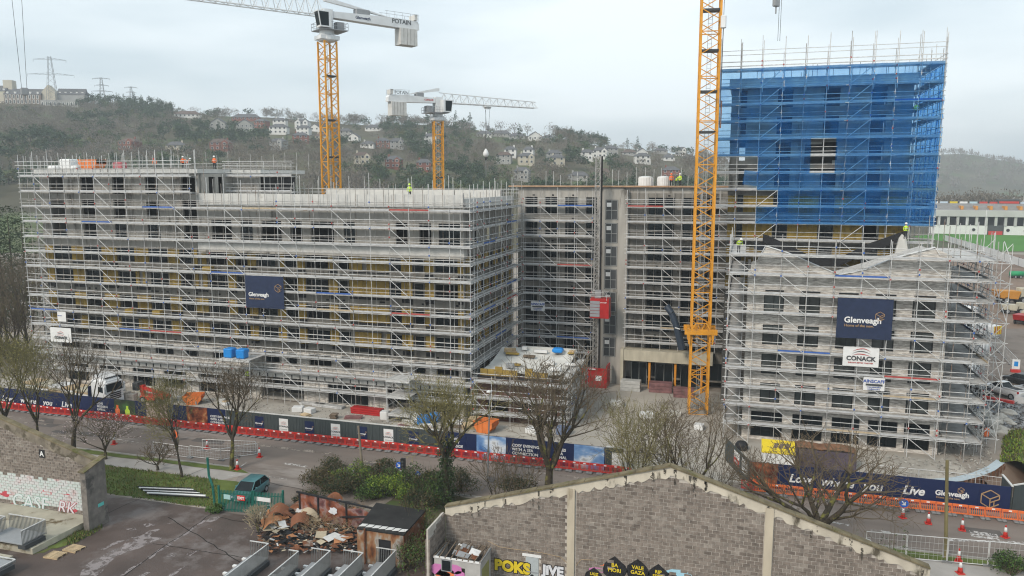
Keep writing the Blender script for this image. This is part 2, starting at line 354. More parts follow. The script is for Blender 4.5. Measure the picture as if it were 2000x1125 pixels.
patch_d = mat('asphalt_repair', (.11,.098,.09), .9, .2, .8); patch_l = mat('dried_mud_film', (.3,.255,.215), .95, .2, .8); ragged(patch_l, .9, .5)
rp_ = random.Random(12)
for i in range(9):
    x = rp_.uniform(-85, 20); y = rp_.uniform(63.4, 68.5); tag(sheet('asphalt_patch', wobble([(x,y),(x+rp_.uniform(1.5,5),y),(x+rp_.uniform(1.5,5),y+rp_.uniform(.6,1.4)),(x,y+rp_.uniform(.6,1.4))], .6, .06, i), .007+.0004*i, patch_d), kind='structure')
for i in range(16):
    x = rp_.uniform(-90, 24); y = rp_.uniform(63, 69.6); l_ = rp_.uniform(5, 16); tag(sheet('mud_track', wobble([(x,y),(x+l_,y+rp_.uniform(-.3,.3)),(x+l_,y+rp_.uniform(.4,.9)),(x,y+rp_.uniform(.4,.9))], 1.2, .12, 30+i), .0145+.0003*i, patch_l), kind='structure')
crack_m = mat('tar_seam', (.03,.027,.025), .9, .2, 2)
for i, (u, v) in enumerate((((195,1010),(420,905)),((330,1010),(470,1100)),((240,1125),(440,985)),((430,1010),(560,1040)),((300,1062),(480,1090)),((520,940),(700,985)))):
    a, b = G(*u), G(*v); n_ = 14; pl = [a.lerp(b, k/n_)+Vector((rp_.uniform(-.12,.12), rp_.uniform(-.12,.12), 0)) for k in range(n_+1)]
    mb = MB(); mb.add([(p.x-.03, p.y-.03, .0205+.0004*i) for p in pl]+[(p.x+.03, p.y+.03, .0205+.0004*i) for p in pl], [(k, k+1, n_+2+k, n_+1+k) for k in range(n_)]); tag(mb.build('tar_seam', crack_m), kind='structure')
# ---------------------------------------------------------------- hill
SKY = [(-900,150),(-400,180),(0,198),(160,208),(300,215),(420,228),(560,238),(700,246),(850,250),(960,262),(1100,274),(1200,288),(1300,298),(1335,305),(1372,409),(2900,409)]
D0, D1 = 300.0, 720.0
def interp(t, x):
    if x <= t[0][0]: return t[0][1]
    for (a, b), (c, d) in zip(t, t[1:]):
        if x <= c: return b+(d-b)*(x-a)/(c-a)
    return t[-1][1]
def hill(x, y):      # x, y: metres across and along the valley, seen from the drone's heading
    zt = CAMH+(350-interp(SKY, 1000+x/D1*FPX))/FPX*D1
    t = (y-D0)/(D1-D0)
    if t <= 0: return -.3
    h = min(t, 1.0); h = (h**.85)*(1.06-.06*h)
    z = zt*h
    if t > 1: z = zt-(t-1)*14
    z += noise.noise((x*.012, y*.012, 3))*5*min(1, t*3)*min(1, zt/50)
    return max(z, -.3)
def s2l(s, w): return (s*cY+w*sY, -s*sY+w*cY)
def l2s(x, y): return (x*cY-y*sY, x*sY+y*cY)
def on_hill(px, py):
    r = ray(px, py); k1 = s2l(r.x, r.y)[1]
    for k in range(300, 1100, 3):
        p = r*(k/k1); z = hill(*s2l(p.x, p.y))
        if z >= CAMH+p.z: return Vector((p.x, p.y, z))
    return None
nx, ny = 90, 60
vs = []; fs = []
for j in range(ny+1):
    y = 286+(1250-286)*(j/ny)**1.4
    for i in range(nx+1):
        x = -1100+2200*i/nx; s, w = l2s(x, y); vs.append((s, w, hill(x, y)))
for j in range(ny):
    for i in range(nx): a = j*(nx+1)+i; fs.append((a, a+1, a+nx+2, a+nx+1))
tag(MB().add(vs, fs).build('hill', hillm, smooth=True), kind='structure')
# far ridge across the valley to the right
vs = []; fs = []
RID = [(900,330),(1500,318),(1700,308),(1836,304),(1860,303),(1900,308),(1950,318),(2000,325),(2200,335),(2600,330)]
for j in range(9):
    y = 1250+j*80
    for i in range(61):
        x = -300+2100*i/60; zt = CAMH+(352-interp(RID, 1000+x/1570*FPX))/FPX*1570
        s, w = l2s(x, y); h = min(1, j/4); vs.append((s, w, zt*h-.4+noise.noise((x*.02, y*.02, 1))*5*h))
for j in range(8):
    for i in range(60): a = j*61+i; fs.append((a, a+1, a+62, a+61))
tag(MB().add(vs, fs).build('far_hill', hillm, smooth=True), kind='structure')
# ---------------------------------------------------------------- trees on the hill
leafm = [mat('leaf_bare_brown', (.16,.14,.11), .95, .2, .3), mat('leaf_bare_grey', (.2,.175,.15), .95, .2, .3), mat('leaf_evergreen', (.042,.075,.035), .9, .3, .3),
         mat('leaf_olive', (.1,.11,.035), .9, .3, .3), mat('leaf_green', (.07,.11,.042), .9, .3, .3), mat('bark_far', (.07,.06,.05), .95, .2, 1)]
def crown_tris(kind, h, rr, n, ts):
    """leaf-sized triangles through the crown's volume; returns (n*3,3)"""
    out = []
    cl = [(rr.uniform(-.3,.3), rr.uniform(-.3,.3), rr.uniform(.42,.8), rr.uniform(.2,.32)) for _ in range(7)]
    for _ in range(n):
        if kind == 'cone':
            u = rr.random()**.6; z = h*(1-u*.92); r = h*.19*u*(.75+.5*rr.random()); a = rr.uniform(0, 2*PI); c = (r*math.cos(a), r*math.sin(a), z-.3*r)
        else:
            q = rr.choice(cl); a = rr.uniform(0, 2*PI); b = math.acos(rr.uniform(-.7, 1)); k = q[3]*h*(.6+.45*rr.random())
            c = (q[0]*h+k*math.sin(b)*math.cos(a), q[1]*h+k*math.sin(b)*math.sin(a), q[2]*h+k*math.cos(b)*.85)
        s = ts*rr.uniform(.6, 1.4)
        for _k in range(3):
            v = (rr.uniform(-1,1), rr.uniform(-1,1), rr.uniform(-1,1))
            if kind == 'bare': v = (v[0]*.55, v[1]*.55, v[2]*1.1)
            out.append((c[0]+v[0]*s, c[1]+v[1]*s, c[2]+v[2]*s))
    return np.array(out, dtype=np.float32)
TPL = []
rr = random.Random(3)
for kind, mi, hh, n, ts in (('bare',0,11,170,.7),('bare',0,13,190,.75),('bare',1,12,180,.7),('bare',1,9,140,.7),('round',2,11,190,.85),('round',4,9,170,.8),('round',3,8,150,.8),('cone',2,15,190,.8),('round',2,14,220,.9)):
    TPL.append((kind, mi, hh, crown_tris(kind, hh, rr, n, ts)))
def tree_mesh(k):
    kind, mi, hh, tri = TPL[k]; mb = MB(); mb.tube((0,0,-1),(0,0,hh*.55), .25, .1, n=5, cap=False)
    if kind == 'bare':
        for i in range(7):
            a = rr.uniform(0, 2*PI); mb.tube((0,0,hh*rr.uniform(.2,.45)), (hh*.3*math.cos(a), hh*.3*math.sin(a), hh*rr.uniform(.6,.9)), .1, .04, n=3, cap=False)
    return mb
TM = [tree_mesh(k).mesh('trunk', leafm[5]) for k in range(len(TPL))]
TC = [MB().add([tuple(p) for p in t_[3]], [(3*i, 3*i+1, 3*i+2) for i in range(len(t_[3])//3)]).mesh('crown', leafm[t_[1]]) for t_ in TPL]
TL = {'bare': 'bare brown tree in the hillside wood', 'round': 'dark evergreen tree in the hillside wood', 'cone': 'dark conifer in the hillside wood'}
def where(p):
    px = to_px(p)[0]
    return 'left of the tall crane' if px < 630 else 'between the two far cranes' if px < 850 else 'right of the smaller crane'
def to_px(p):
    x, y = s2l(p[0], p[1]); z = p[2]-CAMH; d = y*cP-z*sP; return 1000+x/d*FPX, 562.5-(y*sP+z*cP)/d*FPX
HOUSE_PX = []
def plant(k, p, sc, rz, label=None):
    M = Matrix.Translation(p) @ Matrix.Rotation(rz, 4, 'Z') @ Matrix.Diagonal((sc*rr.uniform(.85,1.2), sc*rr.uniform(.85,1.2), sc, 1))
    o = put('hillside_tree', TM[k], None, M); put('crown', TC[k], o, Matrix(), local=True); w_ = where(p)
    return tag(o, (label or TL[TPL[k][0]])+' '+w_, 'tree', 'trees on the hillside '+w_+': '+(label or TPL[k][0]))
# houses on the hill: (px centre, py base, width px, colours, storeys, roof shape)
slate = mat('slate_roof', (.12,.12,.125), .8, .2, .5, stretch=(1,1,3)); tile_br = mat('brown_tile_roof', (.13,.095,.08), .85, .2, .5)
hw = mat('house_white', (.72,.71,.68), .8, .06, .3); hc = mat('house_cream', (.55,.5,.4), .85, .08, .3); hr = mat('house_red_brick', (.24,.095,.07), .9, .15, .6); hg = mat('house_grey_render', (.36,.355,.34), .85, .1, .3)
def house(px, py, wpx, wall, roof, label, storeys=2, gable=False, wings=0, turn=0.0, loc=None, dist=None, cat='house'):
    p = loc if loc is not None else on_hill(px, py)
    if p is None: return
    d = s2l(p.x, p.y)[1]; wd = wpx*.88*d/FPX; h = storeys*2.5; dp = max(6.5, min(9, wd*.6))
    t = thing('hillside_house', label, cat, p, YAW+turn)
    mb = MB().box(-wd/2,-dp/2,-3,wd/2,dp/2,h)
    if gable: mb.prism([(-wd/2,-dp/2,h),(0,-dp/2,h+wd*.32),(wd/2,-dp/2,h)], (0,dp,0))
    put('wall', mb.mesh('wall', wall), t, local=True)
    if gable:
        q = [(-wd/2-.4,-dp/2-.4,h-.2),(0,-dp/2-.4,h+wd*.32+.1),(wd/2+.4,-dp/2-.4,h-.2),(wd/2+.4,-dp/2-.4,h+.15),(0,-dp/2-.4,h+wd*.32+.55),(-wd/2-.4,-dp/2-.4,h+.15)]
        rf = put('roof', MB().prism(q, (0,dp+.8,0)).mesh('roof', roof), t, local=True)
    else:
        e = .5; hp = min(wd*.3, dp/2)*.9
        vs = [(-wd/2-e,-dp/2-e,h),(wd/2+e,-dp/2-e,h),(wd/2+e,dp/2+e,h),(-wd/2-e,dp/2+e,h),(-wd/2+hp,0,h+dp*.34),(wd/2-hp,0,h+dp*.34)]
        rf = put('roof', MB().add(vs, [(0,1,5,4),(1,2,5),(2,3,4,5),(3,0,4),(3,2,1,0)]).mesh('roof', roof), t, local=True)
    ch = MB().box(-.45,-.35,0,.45,.35,1.7); cx_ = wd*.3*(1 if int(px) % 2 else -1)
    put('chimney', ch.mesh('chimney', wall), rf, Matrix.Translation((cx_, 0, h+dp*.2)), local=True)
    nw = max(2, int(wd/3)); wm_ = HW.setdefault('w', MB().box(-.6,-.06,0,.6,.06,1.25).mesh('window', hglass)); fm_ = HW.setdefault('f', MB().box(-.75,-.04,-.12,.75,.04,1.4).mesh('frame', hw))
    for st in range(storeys):
        for i in range(nw):
            x = -wd/2+wd*(i+.5)/nw
            f = put('window', fm_, t, Matrix.Translation((x, -dp/2-.02, st*2.7+.95)), local=True)
            put('pane', wm_, f, Matrix.Translation((0, -.03, 0)), local=True)
    for k in range(wings):
        sx = (-1 if k % 2 else 1); ww = wd*.32
        mb = MB().box(-ww/2,-dp/2-2.4,-3,ww/2,-dp/2,h*.98); mb.prism([(-ww/2,-dp/2-2.4,h*.98),(0,-dp/2-2.4,h+ww*.42),(ww/2,-dp/2-2.4,h*.98)], (0,2.4,0))
        put('bay', mb.mesh('bay', wall), t, Matrix.Translation((sx*wd*.25, 0, 0)), local=True)
        for st in range(storeys):
            f = put('window', fm_, t, Matrix.Translation((sx*wd*.25, -dp/2-2.44, st*2.7+.9)), local=True); put('pane', wm_, f, Matrix.Translation((0, -.03, 0)), local=True)
    HOUSE_PX.append((px, py, wpx)); return t
HW = {}; hglass = flat('house_window', (.06,.07,.08), .2)
HL = [(255,293,42,hr,tile_br,'red brick house with white windows above the orange skip',2,False,1),(345,292,40,hc,slate,'low cream bungalow right of the red brick house',1),
 (433,295,44,hr,tile_br,'red brick house with white glazed bay above the flat roof',2,False,1),(368,230,52,hw,tile_br,'long low white terrace under brown roof near the skyline',1),(482,236,58,hr,slate,'long brown building with pale roof below the skyline trees',1),
 (428,255,34,hg,slate,'grey house with pointed gables below the white terrace',2,True),(480,258,34,hg,slate,'pale double-gabled house left of the big white houses',2,True),(512,250,28,hr,slate,'dark brick house beside the pale gabled house',2),
 (548,248,28,hw,slate,'upper left house of the bright white cluster',2),(546,263,38,hw,slate,'lower left bright white house of the cluster',2),(592,251,32,hw,slate,'upper right house of the white cluster with twin gables',2,False,2),(594,264,28,hw,slate,'lower right bright white house of the cluster',2),
 (618,256,22,hw,slate,'small white gabled house just left of the tall crane mast',1,True),(545,292,34,hg,slate,'grey stone house with dormers below the white cluster',2,False,1),(588,280,34,hr,slate,'red brick house below the right white houses',2),(630,273,30,hc,tile_br,'cream house half behind the tall crane mast',1),
 (676,270,24,hg,slate,'grey house just right of the tall crane mast',2),(692,276,24,hw,slate,'small white gabled bungalow right of the mast',1,True),(720,289,30,hw,slate,'white bungalow with grey roof left of the second crane',1),(748,290,30,hr,slate,'red brick house behind the cranes, next to white bungalow',2),(775,291,30,hg,slate,'grey gabled house just left of the second crane mast',2,False,1),
 (708,322,36,hc,tile_br,'cream two-storey house with brown roof right of the mast',2,False,1),(770,330,36,hr,slate,'red brick house with white windows above the parapet',2,False,1),(828,335,32,hr,slate,'dark brick house with skylights behind the second crane',2),
 (730,256,34,hw,slate,'long white flat-roofed building among dark conifers',1),(840,280,26,hw,slate,'white house directly behind the second crane mast',2),
 (946,268,34,hw,slate,'white house at the left end of the skyline terrace',1),(980,268,40,hg,slate,'pale terrace house under the skyline trees',1),(1010,272,34,hg,slate,'second pale terrace house under the skyline trees',1),(1045,274,32,hw,slate,'third pale terrace house with white gable',1,True),(1070,276,24,hg,slate,'last house of the skyline terrace',1),
 (997,308,26,hw,slate,'square cream villa with hipped roof',2),(1033,308,22,hw,slate,'small white villa right of the square cream villa',2),(985,320,32,hg,tile_br,'grey house low in trees under the cream villa',2),(1028,322,36,hc,slate,'cream house with dark hipped roof',2,False,1),
 (1082,316,34,hg,slate,'dark roofed house with pointed roof',2),(1088,324,30,hc,slate,'pale house with blue-grey hipped roof',2),(1146,314,28,hw,slate,'white house with brown gable left of the hoist mast',2),(1172,309,34,hw,slate,'tall white house crowned with chimneys',2,False,1),(1192,304,30,hg,slate,'grey house behind the hoist mast',2),
 (1252,304,26,hw,slate,'white house with twin gables right of the hoist mast',1,True),(1254,320,34,hw,slate,'big white modern house with flat front',2),(1228,304,30,hg,tile_br,'row house in the right hand hillside group',1),(1290,300,30,hg,slate,'pale house high on the right hillside',1),(1330,304,26,hw,slate,'white gabled house left of the yellow mast',2,False,1),(1305,314,24,hw,slate,'low white house under the gabled one',1),(1345,314,26,hg,slate,'grey house beside the yellow mast',1),
 (1020,352,36,hg,slate,'grey stone terrace just above the roof poles',2,False,1),(1130,352,44,hg,slate,'long grey terrace just above the flat roof',1),(1310,350,38,hr,slate,'red brick house behind the white roof tanks',2),(1180,344,24,hc,tile_br,'small house with orange roof behind the hoist mast',1)]
for h in HL:
    a = dict(zip(('px','py','wpx','wall','roof','label','storeys','gable','wings'), h)); house(**a, turn=rr.uniform(-.25, .25))
house(22, 398, 44, hw, slate, 'white terrace at the left edge behind the evergreens', 2, loc=Vector(G(20, 462)[:2]+(3,)))
house(66, 392, 34, hg, slate, 'grey terrace seen through the scaffold at the left', 2, loc=Vector(G(64, 458)[:2]+(3,)))
# the institution on the top left skyline
def institution():
    p = on_hill(70, 205); d = s2l(p.x, p.y)[1]; k = d/FPX
    t = thing('hilltop_hospital', 'long brown and cream institution with dormers on the hilltop', 'building', p, YAW+.12)
    stone = mat('brown_stone', (.21,.15,.11), .9, .15, .5)
    def blk(name, x0, x1, z0, z1, y0, y1, m): return put(name, MB().box(x0*k, y0, z0*k, x1*k, y1, z1*k).mesh(name, m), t, local=True)
    blk('wall', -56, 10, -8, 18, 0, 14, stone); blk('wall', -95, -55.5, -8, 24, 2, 16, hc); blk('wall', 10.2, 34, -8, 24, 2, 14, hc); blk('wall', 34.2, 84, -4, 20, 6, 14, hg); blk('wall', 10.5, 80, -10, 8, -2, 5.5, hg)
    for (x0, x1, z, y0, y1) in ((-57, 11, 18, -.4, 14.4), (-96, -54, 24, 1.6, 16.4), (33.5, 85, 20, 5.6, 14.4)):
        q = [(x0*k,y0,z*k),(x0*k,(y0+y1)/2,(z+12)*k),(x0*k,y1,z*k)]; rf = put('roof', MB().prism(q, ((x1-x0)*k,0,0)).mesh('roof', slate), t, local=True)
        for i in range(5):
            x = x0+(x1-x0)*(i+.5)/5; put('dormer', MB().box(x*k-.8, y0+1.2, z*k+.6, x*k+.8, y0+3.4, z*k+2.4).mesh('dormer', hw), rf, local=True)
    put('tower', MB().box(-62*k, 6, 20*k, -46*k, 14, 46*k).mesh('tower', hc), t, local=True)
    put('gable', MB().prism([(10.4*k,1.9,24*k),(22*k,1.9,37*k),(33.8*k,1.9,24*k)], (0,8,0)).mesh('gable', hc), t, local=True)
    fm = MB().box(-1,-.05,0,1,.05,3.4).mesh('frame', hw); pm = MB().box(-.6,-.05,.3,.6,.05,3).mesh('pane', hglass)
    for r_ in range(2):
        for i in range(9):
            f = put('window', fm, t, Matrix.Translation(((-52+i*7)*k, -.06, (1+r_*9)*k)), local=True); put('pane', pm, f, Matrix.Translation((0,-.04,0)), local=True)
    for i in range(9):
        f = put('window', fm, t, Matrix.Translation(((14+i*7.5)*k, -2.06, -3*k)), local=True); put('pane', pm, f, Matrix.Translation((0,-.04,0)), local=True)
    HOUSE_PX.append((40, 205, 150))
institution()
# pylons on the skyline
def pylon(px, pyb, hpx, label, arms=2):
    p = on_hill(px, pyb) or on_hill(px, pyb+6); k = s2l(p.x, p.y)[1]/FPX; h = hpx*k; b = h*.1
    t = thing('pylon', label, 'pylon', p, YAW+.3); M = flat('pylon_steel', (.22,.23,.24), .6)
    w_ = lambda z: b*(1-z*.82)+.25; mb = MB(); r_ = max(.1, .12*k/.4)
    for sx in (-1,1):
        for sy in (-1,1): put('leg', MB().tube((sx*w_(0),sy*w_(0),-2),(sx*w_(1),sy*w_(1),h), r_*1.3, n=4).mesh('leg', M), t, local=True)
    for i in range(9):
        z0, z1 = i/9, (i+1)/9
        for sx in (-1,1):
            mb.tube((sx*w_(z0),-w_(z0),z0*h),(-sx*w_(z1),-w_(z1),z1*h), r_*.7, n=3); mb.tube((w_(z0),sx*w_(z0),z0*h),(w_(z1),-sx*w_(z1),z1*h), r_*.7, n=3)
    put('bracing', mb.mesh('bracing', M), t, local=True)
    for (zf, al) in (((.93,.3),(.63,.43)) if arms == 2 else ((.97,.3),(.72,.24),(.5,.36))):
        for sx in (-1,1):
            m2 = MB(); m2.tube((0,0,zf*h+.04*h),(sx*al*h,0,zf*h), r_, n=4).tube((0,0,zf*h),(sx*al*h,0,zf*h), r_, n=4).tube((sx*al*h,0,zf*h),(sx*al*h,0,zf*h-.05*h), r_, n=4)
            for j in range(4): m2.tube((sx*al*h*j/4,0,zf*h+.04*h*(1-j/4)),(sx*al*h*(j+1)/4,0,zf*h), r_*.6, n=3)
            put('cross_arm', m2.mesh('cross_arm', M), t, local=True)
pylon(104, 208, 92, 'tall lattice pylon beside the hilltop institution')
pylon(201, 205, 50, 'slim far pylon second from the left on the skyline', 3)
pylon(258, 208, 36, 'small triple-armed pylon on the skyline', 3)
# scatter
def near_house(px, py):
    for (hx, hy, hwd) in HOUSE_PX:
        if abs(px-hx) < hwd*.56+3 and -16 < py-hy < 16: return True
    return False
def to_px(p):
    x, y = s2l(p[0], p[1]); z = p[2]-CAMH; d = y*cP-z*sP; return 1000+x/d*FPX, 562.5-(y*sP+z*cP)/d*FPX
cand = []
for _ in range(5200):
    y = 318+(735-318)*rr.random()**.8; x = rr.uniform(-.74, .42)*y
    z = hill(x, y)
    if z < 3: continue
    s, w = l2s(x, y); px, py = to_px((s, w, z))
    if near_house(px, py) or not -40 < px < 1420 or py > 395: continue
    n_ = noise.noise((x*.012, y*.012, 9)); q = rr.random()
    if n_ > .12: k = rr.choice((4, 4, 5, 7, 8, 6))
    elif n_ < -.1: k = rr.choice((0, 1, 2, 3, 0))
    else: k = rr.choice((0, 1, 2, 3, 4, 6, 5))
    cand.append((y, k, Vector((s, w, z)), rr.uniform(.5, 1.0), rr.uniform(0, 6.28)))
for _ in range(420):
    y = rr.uniform(690, 740); x = rr.uniform(-.72, .3)*y; z = hill(x, y)
    if z > 20: cand.append((y+500, rr.choice((0,1,2,3,3,6,6,5)), Vector((*l2s(x, y), z-.6)), rr.uniform(.3, .65), rr.uniform(0, 6)))
SKYT = [(216,206,4,.8),(235,208,4,.9),(152,200,2,1),(190,206,3,.9),(425,222,8,.9),(448,222,2,1.25),(486,224,8,1.0),(520,226,1,1),(545,228,1,1.1),(563,228,2,1.1),(590,229,1,1),(690,234,1,1.3),(715,238,8,1.1),(745,240,2,1.4),(772,244,4,1.2),(765,252,7,1.7),(810,240,2,1.3),(890,246,7,1.5),(905,244,8,1.3),(918,244,7,1.5),(945,252,2,1.2),(978,256,2,1.5),(1005,256,2,1.6),(1030,258,1,1.3),(1078,262,1,1.5),(1105,266,2,1.6),(1135,270,7,1.1),(1150,272,7,1.0),(1165,272,7,1.2),(1180,274,2,1.1),(1203,278,8,1.1),(1225,282,7,1),(1245,284,7,1.2),(1275,287,2,1.2),(1295,290,8,1),(1320,294,4,1),(1350,298,4,1.1),(1015,282,7,1.5),(1070,292,8,1.2),(890,270,8,1.5),(870,290,4,1.5),(330,262,8,1.3),(295,262,8,1.2),(405,285,8,1.2),(115,285,8,1.3),(60,280,4,1.5),(170,260,4,1.3),(250,250,7,1.2),(835,262,7,1.8),(760,270,7,1.7),(560,275,7,.6),(586,273,5,.8),(830,310,8,1.1),(905,330,8,1.2),(1110,315,7,1.4),(1070,340,8,1.3),(1190,335,4,1.4)]
NSK = ('bare skyline tree with spreading twigs', 'dark evergreen standing above its neighbours', 'pointed conifer standing above its neighbours')
chosen = sorted(cand, key=lambda c: c[0])
picks = {}
cnt = {'bare': 0, 'round': 0, 'cone': 0}
indiv = []; mass = []
for c in chosen:
    kd = TPL[c[1]][0]
    if cnt[kd] < 110: cnt[kd] += 1; indiv.append(c)
    else: mass.append(c)
for c in indiv: plant(c[1], c[2], c[3], c[4])
for (px, py, k, sc) in SKYT:
    p = on_hill(px, py) or on_hill(px, py+5) or on_hill(px, py+10)
    if p: plant(k, p-Vector((0,0,.5)), sc*.75, rr.uniform(0, 6), {'bare': NSK[0], 'round': NSK[1], 'cone': NSK[2]}[TPL[k][0]])
for mi in range(5):
    parts = []
    for c in mass:
        if TPL[c[1]][1] != mi: continue
        tri = TPL[c[1]][3]; a = c[4]; ca, sa = math.cos(a), math.sin(a); q = tri*c[3]
        o = np.empty_like(q); o[:,0] = q[:,0]*ca-q[:,1]*sa+c[2].x; o[:,1] = q[:,0]*sa+q[:,1]*ca+c[2].y; o[:,2] = q[:,2]+c[2].z
        parts.append(o)
    if not parts: continue
    v = np.concatenate(parts); n = len(v)//3
    me = bpy.data.meshes.new('wood'); me.vertices.add(len(v)); me.vertices.foreach_set('co', v.ravel()); me.loops.add(n*3); me.loops.foreach_set('vertex_index', np.arange(n*3, dtype=np.int32))
    me.polygons.add(n); me.polygons.foreach_set('loop_start', np.arange(0, n*3, 3, dtype=np.int32)); me.polygons.foreach_set('loop_total', np.full(n, 3, dtype=np.int32)); me.update(); me.materials.append(leafm[mi])
    tag(put('woodland', me), ('brown bare wood massed over the hillside', 'grey bare wood massed over the hillside', 'dark evergreen wood massed over the hillside', 'olive scrub wood massed over the hillside', 'green broadleaf wood massed over the hillside')[mi], 'wood', kind='stuff')
# far ridge wood
me_n = crown_tris('bare', 12, rr, 60, 1.6); allv = []
for _ in range(900):
    x = rr.uniform(500, 1350); y = rr.uniform(1300, 1620); j = (y-1250)/80; zt = CAMH+(352-interp(RID, 1000+x/1570*FPX))/FPX*1570
    s, w = l2s(x, y); allv.append(me_n*rr.uniform(.8, 1.3)+np.array((s, w, zt*min(1, j/4)-1), dtype=np.float32))
v = np.concatenate(allv); n = len(v)//3
mbx = bpy.data.meshes.new('wood'); mbx.from_pydata(v.tolist(), [], np.arange(n*3).reshape(-1, 3).tolist()); mbx.materials.append(leafm[1])
tag(put('far_woodland', mbx), 'hazy bare wood on the far ridge behind the stadium', 'wood', kind='stuff')
# bare trees behind the stadium
for i in range(46):
    px = 1822+i*4.6+rr.uniform(-3, 3); g = G(px, 452+rr.uniform(-3, 0)); sc = rr.uniform(1.2, 1.7)
    M = Matrix.Translation(g+Vector((rr.uniform(-3,3), 34+rr.uniform(0, 18), 0))) @ Matrix.Rotation(rr.uniform(0,6), 4, 'Z') @ Matrix.Diagonal((sc, sc, sc*1.15, 1))
    kk = rr.choice((0,1,2)); o = tag(put('bare_tree', TM[kk], None, M), 'tall bare tree in the belt behind the stadium', 'tree', 'bare trees behind the stadium'); put('crown', TC[kk], o, Matrix(), local=True)
# ================================================================ building and scaffold builders
class Face:
    """a facade: u runs along it, d is depth into the building, side 'front' faces -Y, 'right' faces +X, 'left' faces -X"""
    def __init__(s, side, plane): s.side = side; s.p = plane
    def box(s, name, u0, u1, d0, d1, z0, z1, m, parent):
        if s.side == 'front': return boxo(name, u0, s.p+d0, z0, u1, s.p+d1, z1, m, parent)
        if s.side == 'right': return boxo(name, s.p-d1, u0, z0, s.p-d0, u1, z1, m, parent)
        return boxo(name, s.p+d0, u0, z0, s.p+d1, u1, z1, m, parent)
    def M(s, u, d, z):
        if s.side == 'front': return Matrix.Translation((u, s.p+d, z))
        if s.side == 'right': return Matrix.Translation((s.p-d, u, z)) @ Matrix.Rotation(PI/2, 4, 'Z')
        return Matrix.Translation((s.p+d, u, z)) @ Matrix.Rotation(-PI/2, 4, 'Z')
_wc = {}
def window(F, u0, u1, z0, z1, parent, d=.2, muls=None, fm=None, gm=None):
    w, h = round(u1-u0, 2), round(z1-z0, 2); fm = fm or frame_m; gm = gm or glass
    n = muls if muls is not None else max(1, round(w/1.0))
    k = (w, h, n, fm.name, gm.name)
    if k not in _wc:
        mb = MB(); a = .07
        mb.box(-w/2,-.05,0,w/2,.05,a); mb.box(-w/2,-.05,h-a,w/2,.05,h); mb.box(-w/2,-.05,a,-w/2+a,.05,h-a); mb.box(w/2-a,-.05,a,w/2,.05,h-a)
        for i in range(1, n): x = -w/2+w*i/n; mb.box(x-.03,-.045,a,x+.03,.045,h-a)
        pm = MB().box(-w/2+.04,.0,.04,w/2-.04,.02,h-.04)
        _wc[k] = (mb.mesh('window', fm), pm.mesh('pane', gm))
    M = F.M((u0+u1)/2, d, z0); o = put('window', _wc[k][0], parent, M); put('pane', _wc[k][1], o, M); return o
def wall_row(F, parent, u0, u1, z0, z1, wins, sill, head, m, th=.3, glazed=.8, pier='pier', muls=None, rec=.2, gm=None):
    """one storey: sill band, head band, piers between the openings, windows in them"""
    if sill > z0+.01: F.box('spandrel', u0, u1, 0, th, z0, sill, m, parent)
    if head < z1-.01: F.box('lintel_band', u0, u1, .002, th+.002, head, z1, m, parent)
    e = u0
    for (a, b) in sorted(wins)+[(u1, u1)]:
        if a > e+.02: F.box(pier, e, a, .001, th-.001, sill, head, m, parent)
        e = b
    for (a, b) in wins:
        if R.random() < glazed: window(F, a+.01, b-.01, sill+.01, head-.01, parent, rec, muls, gm=gm)
tube_r = .036
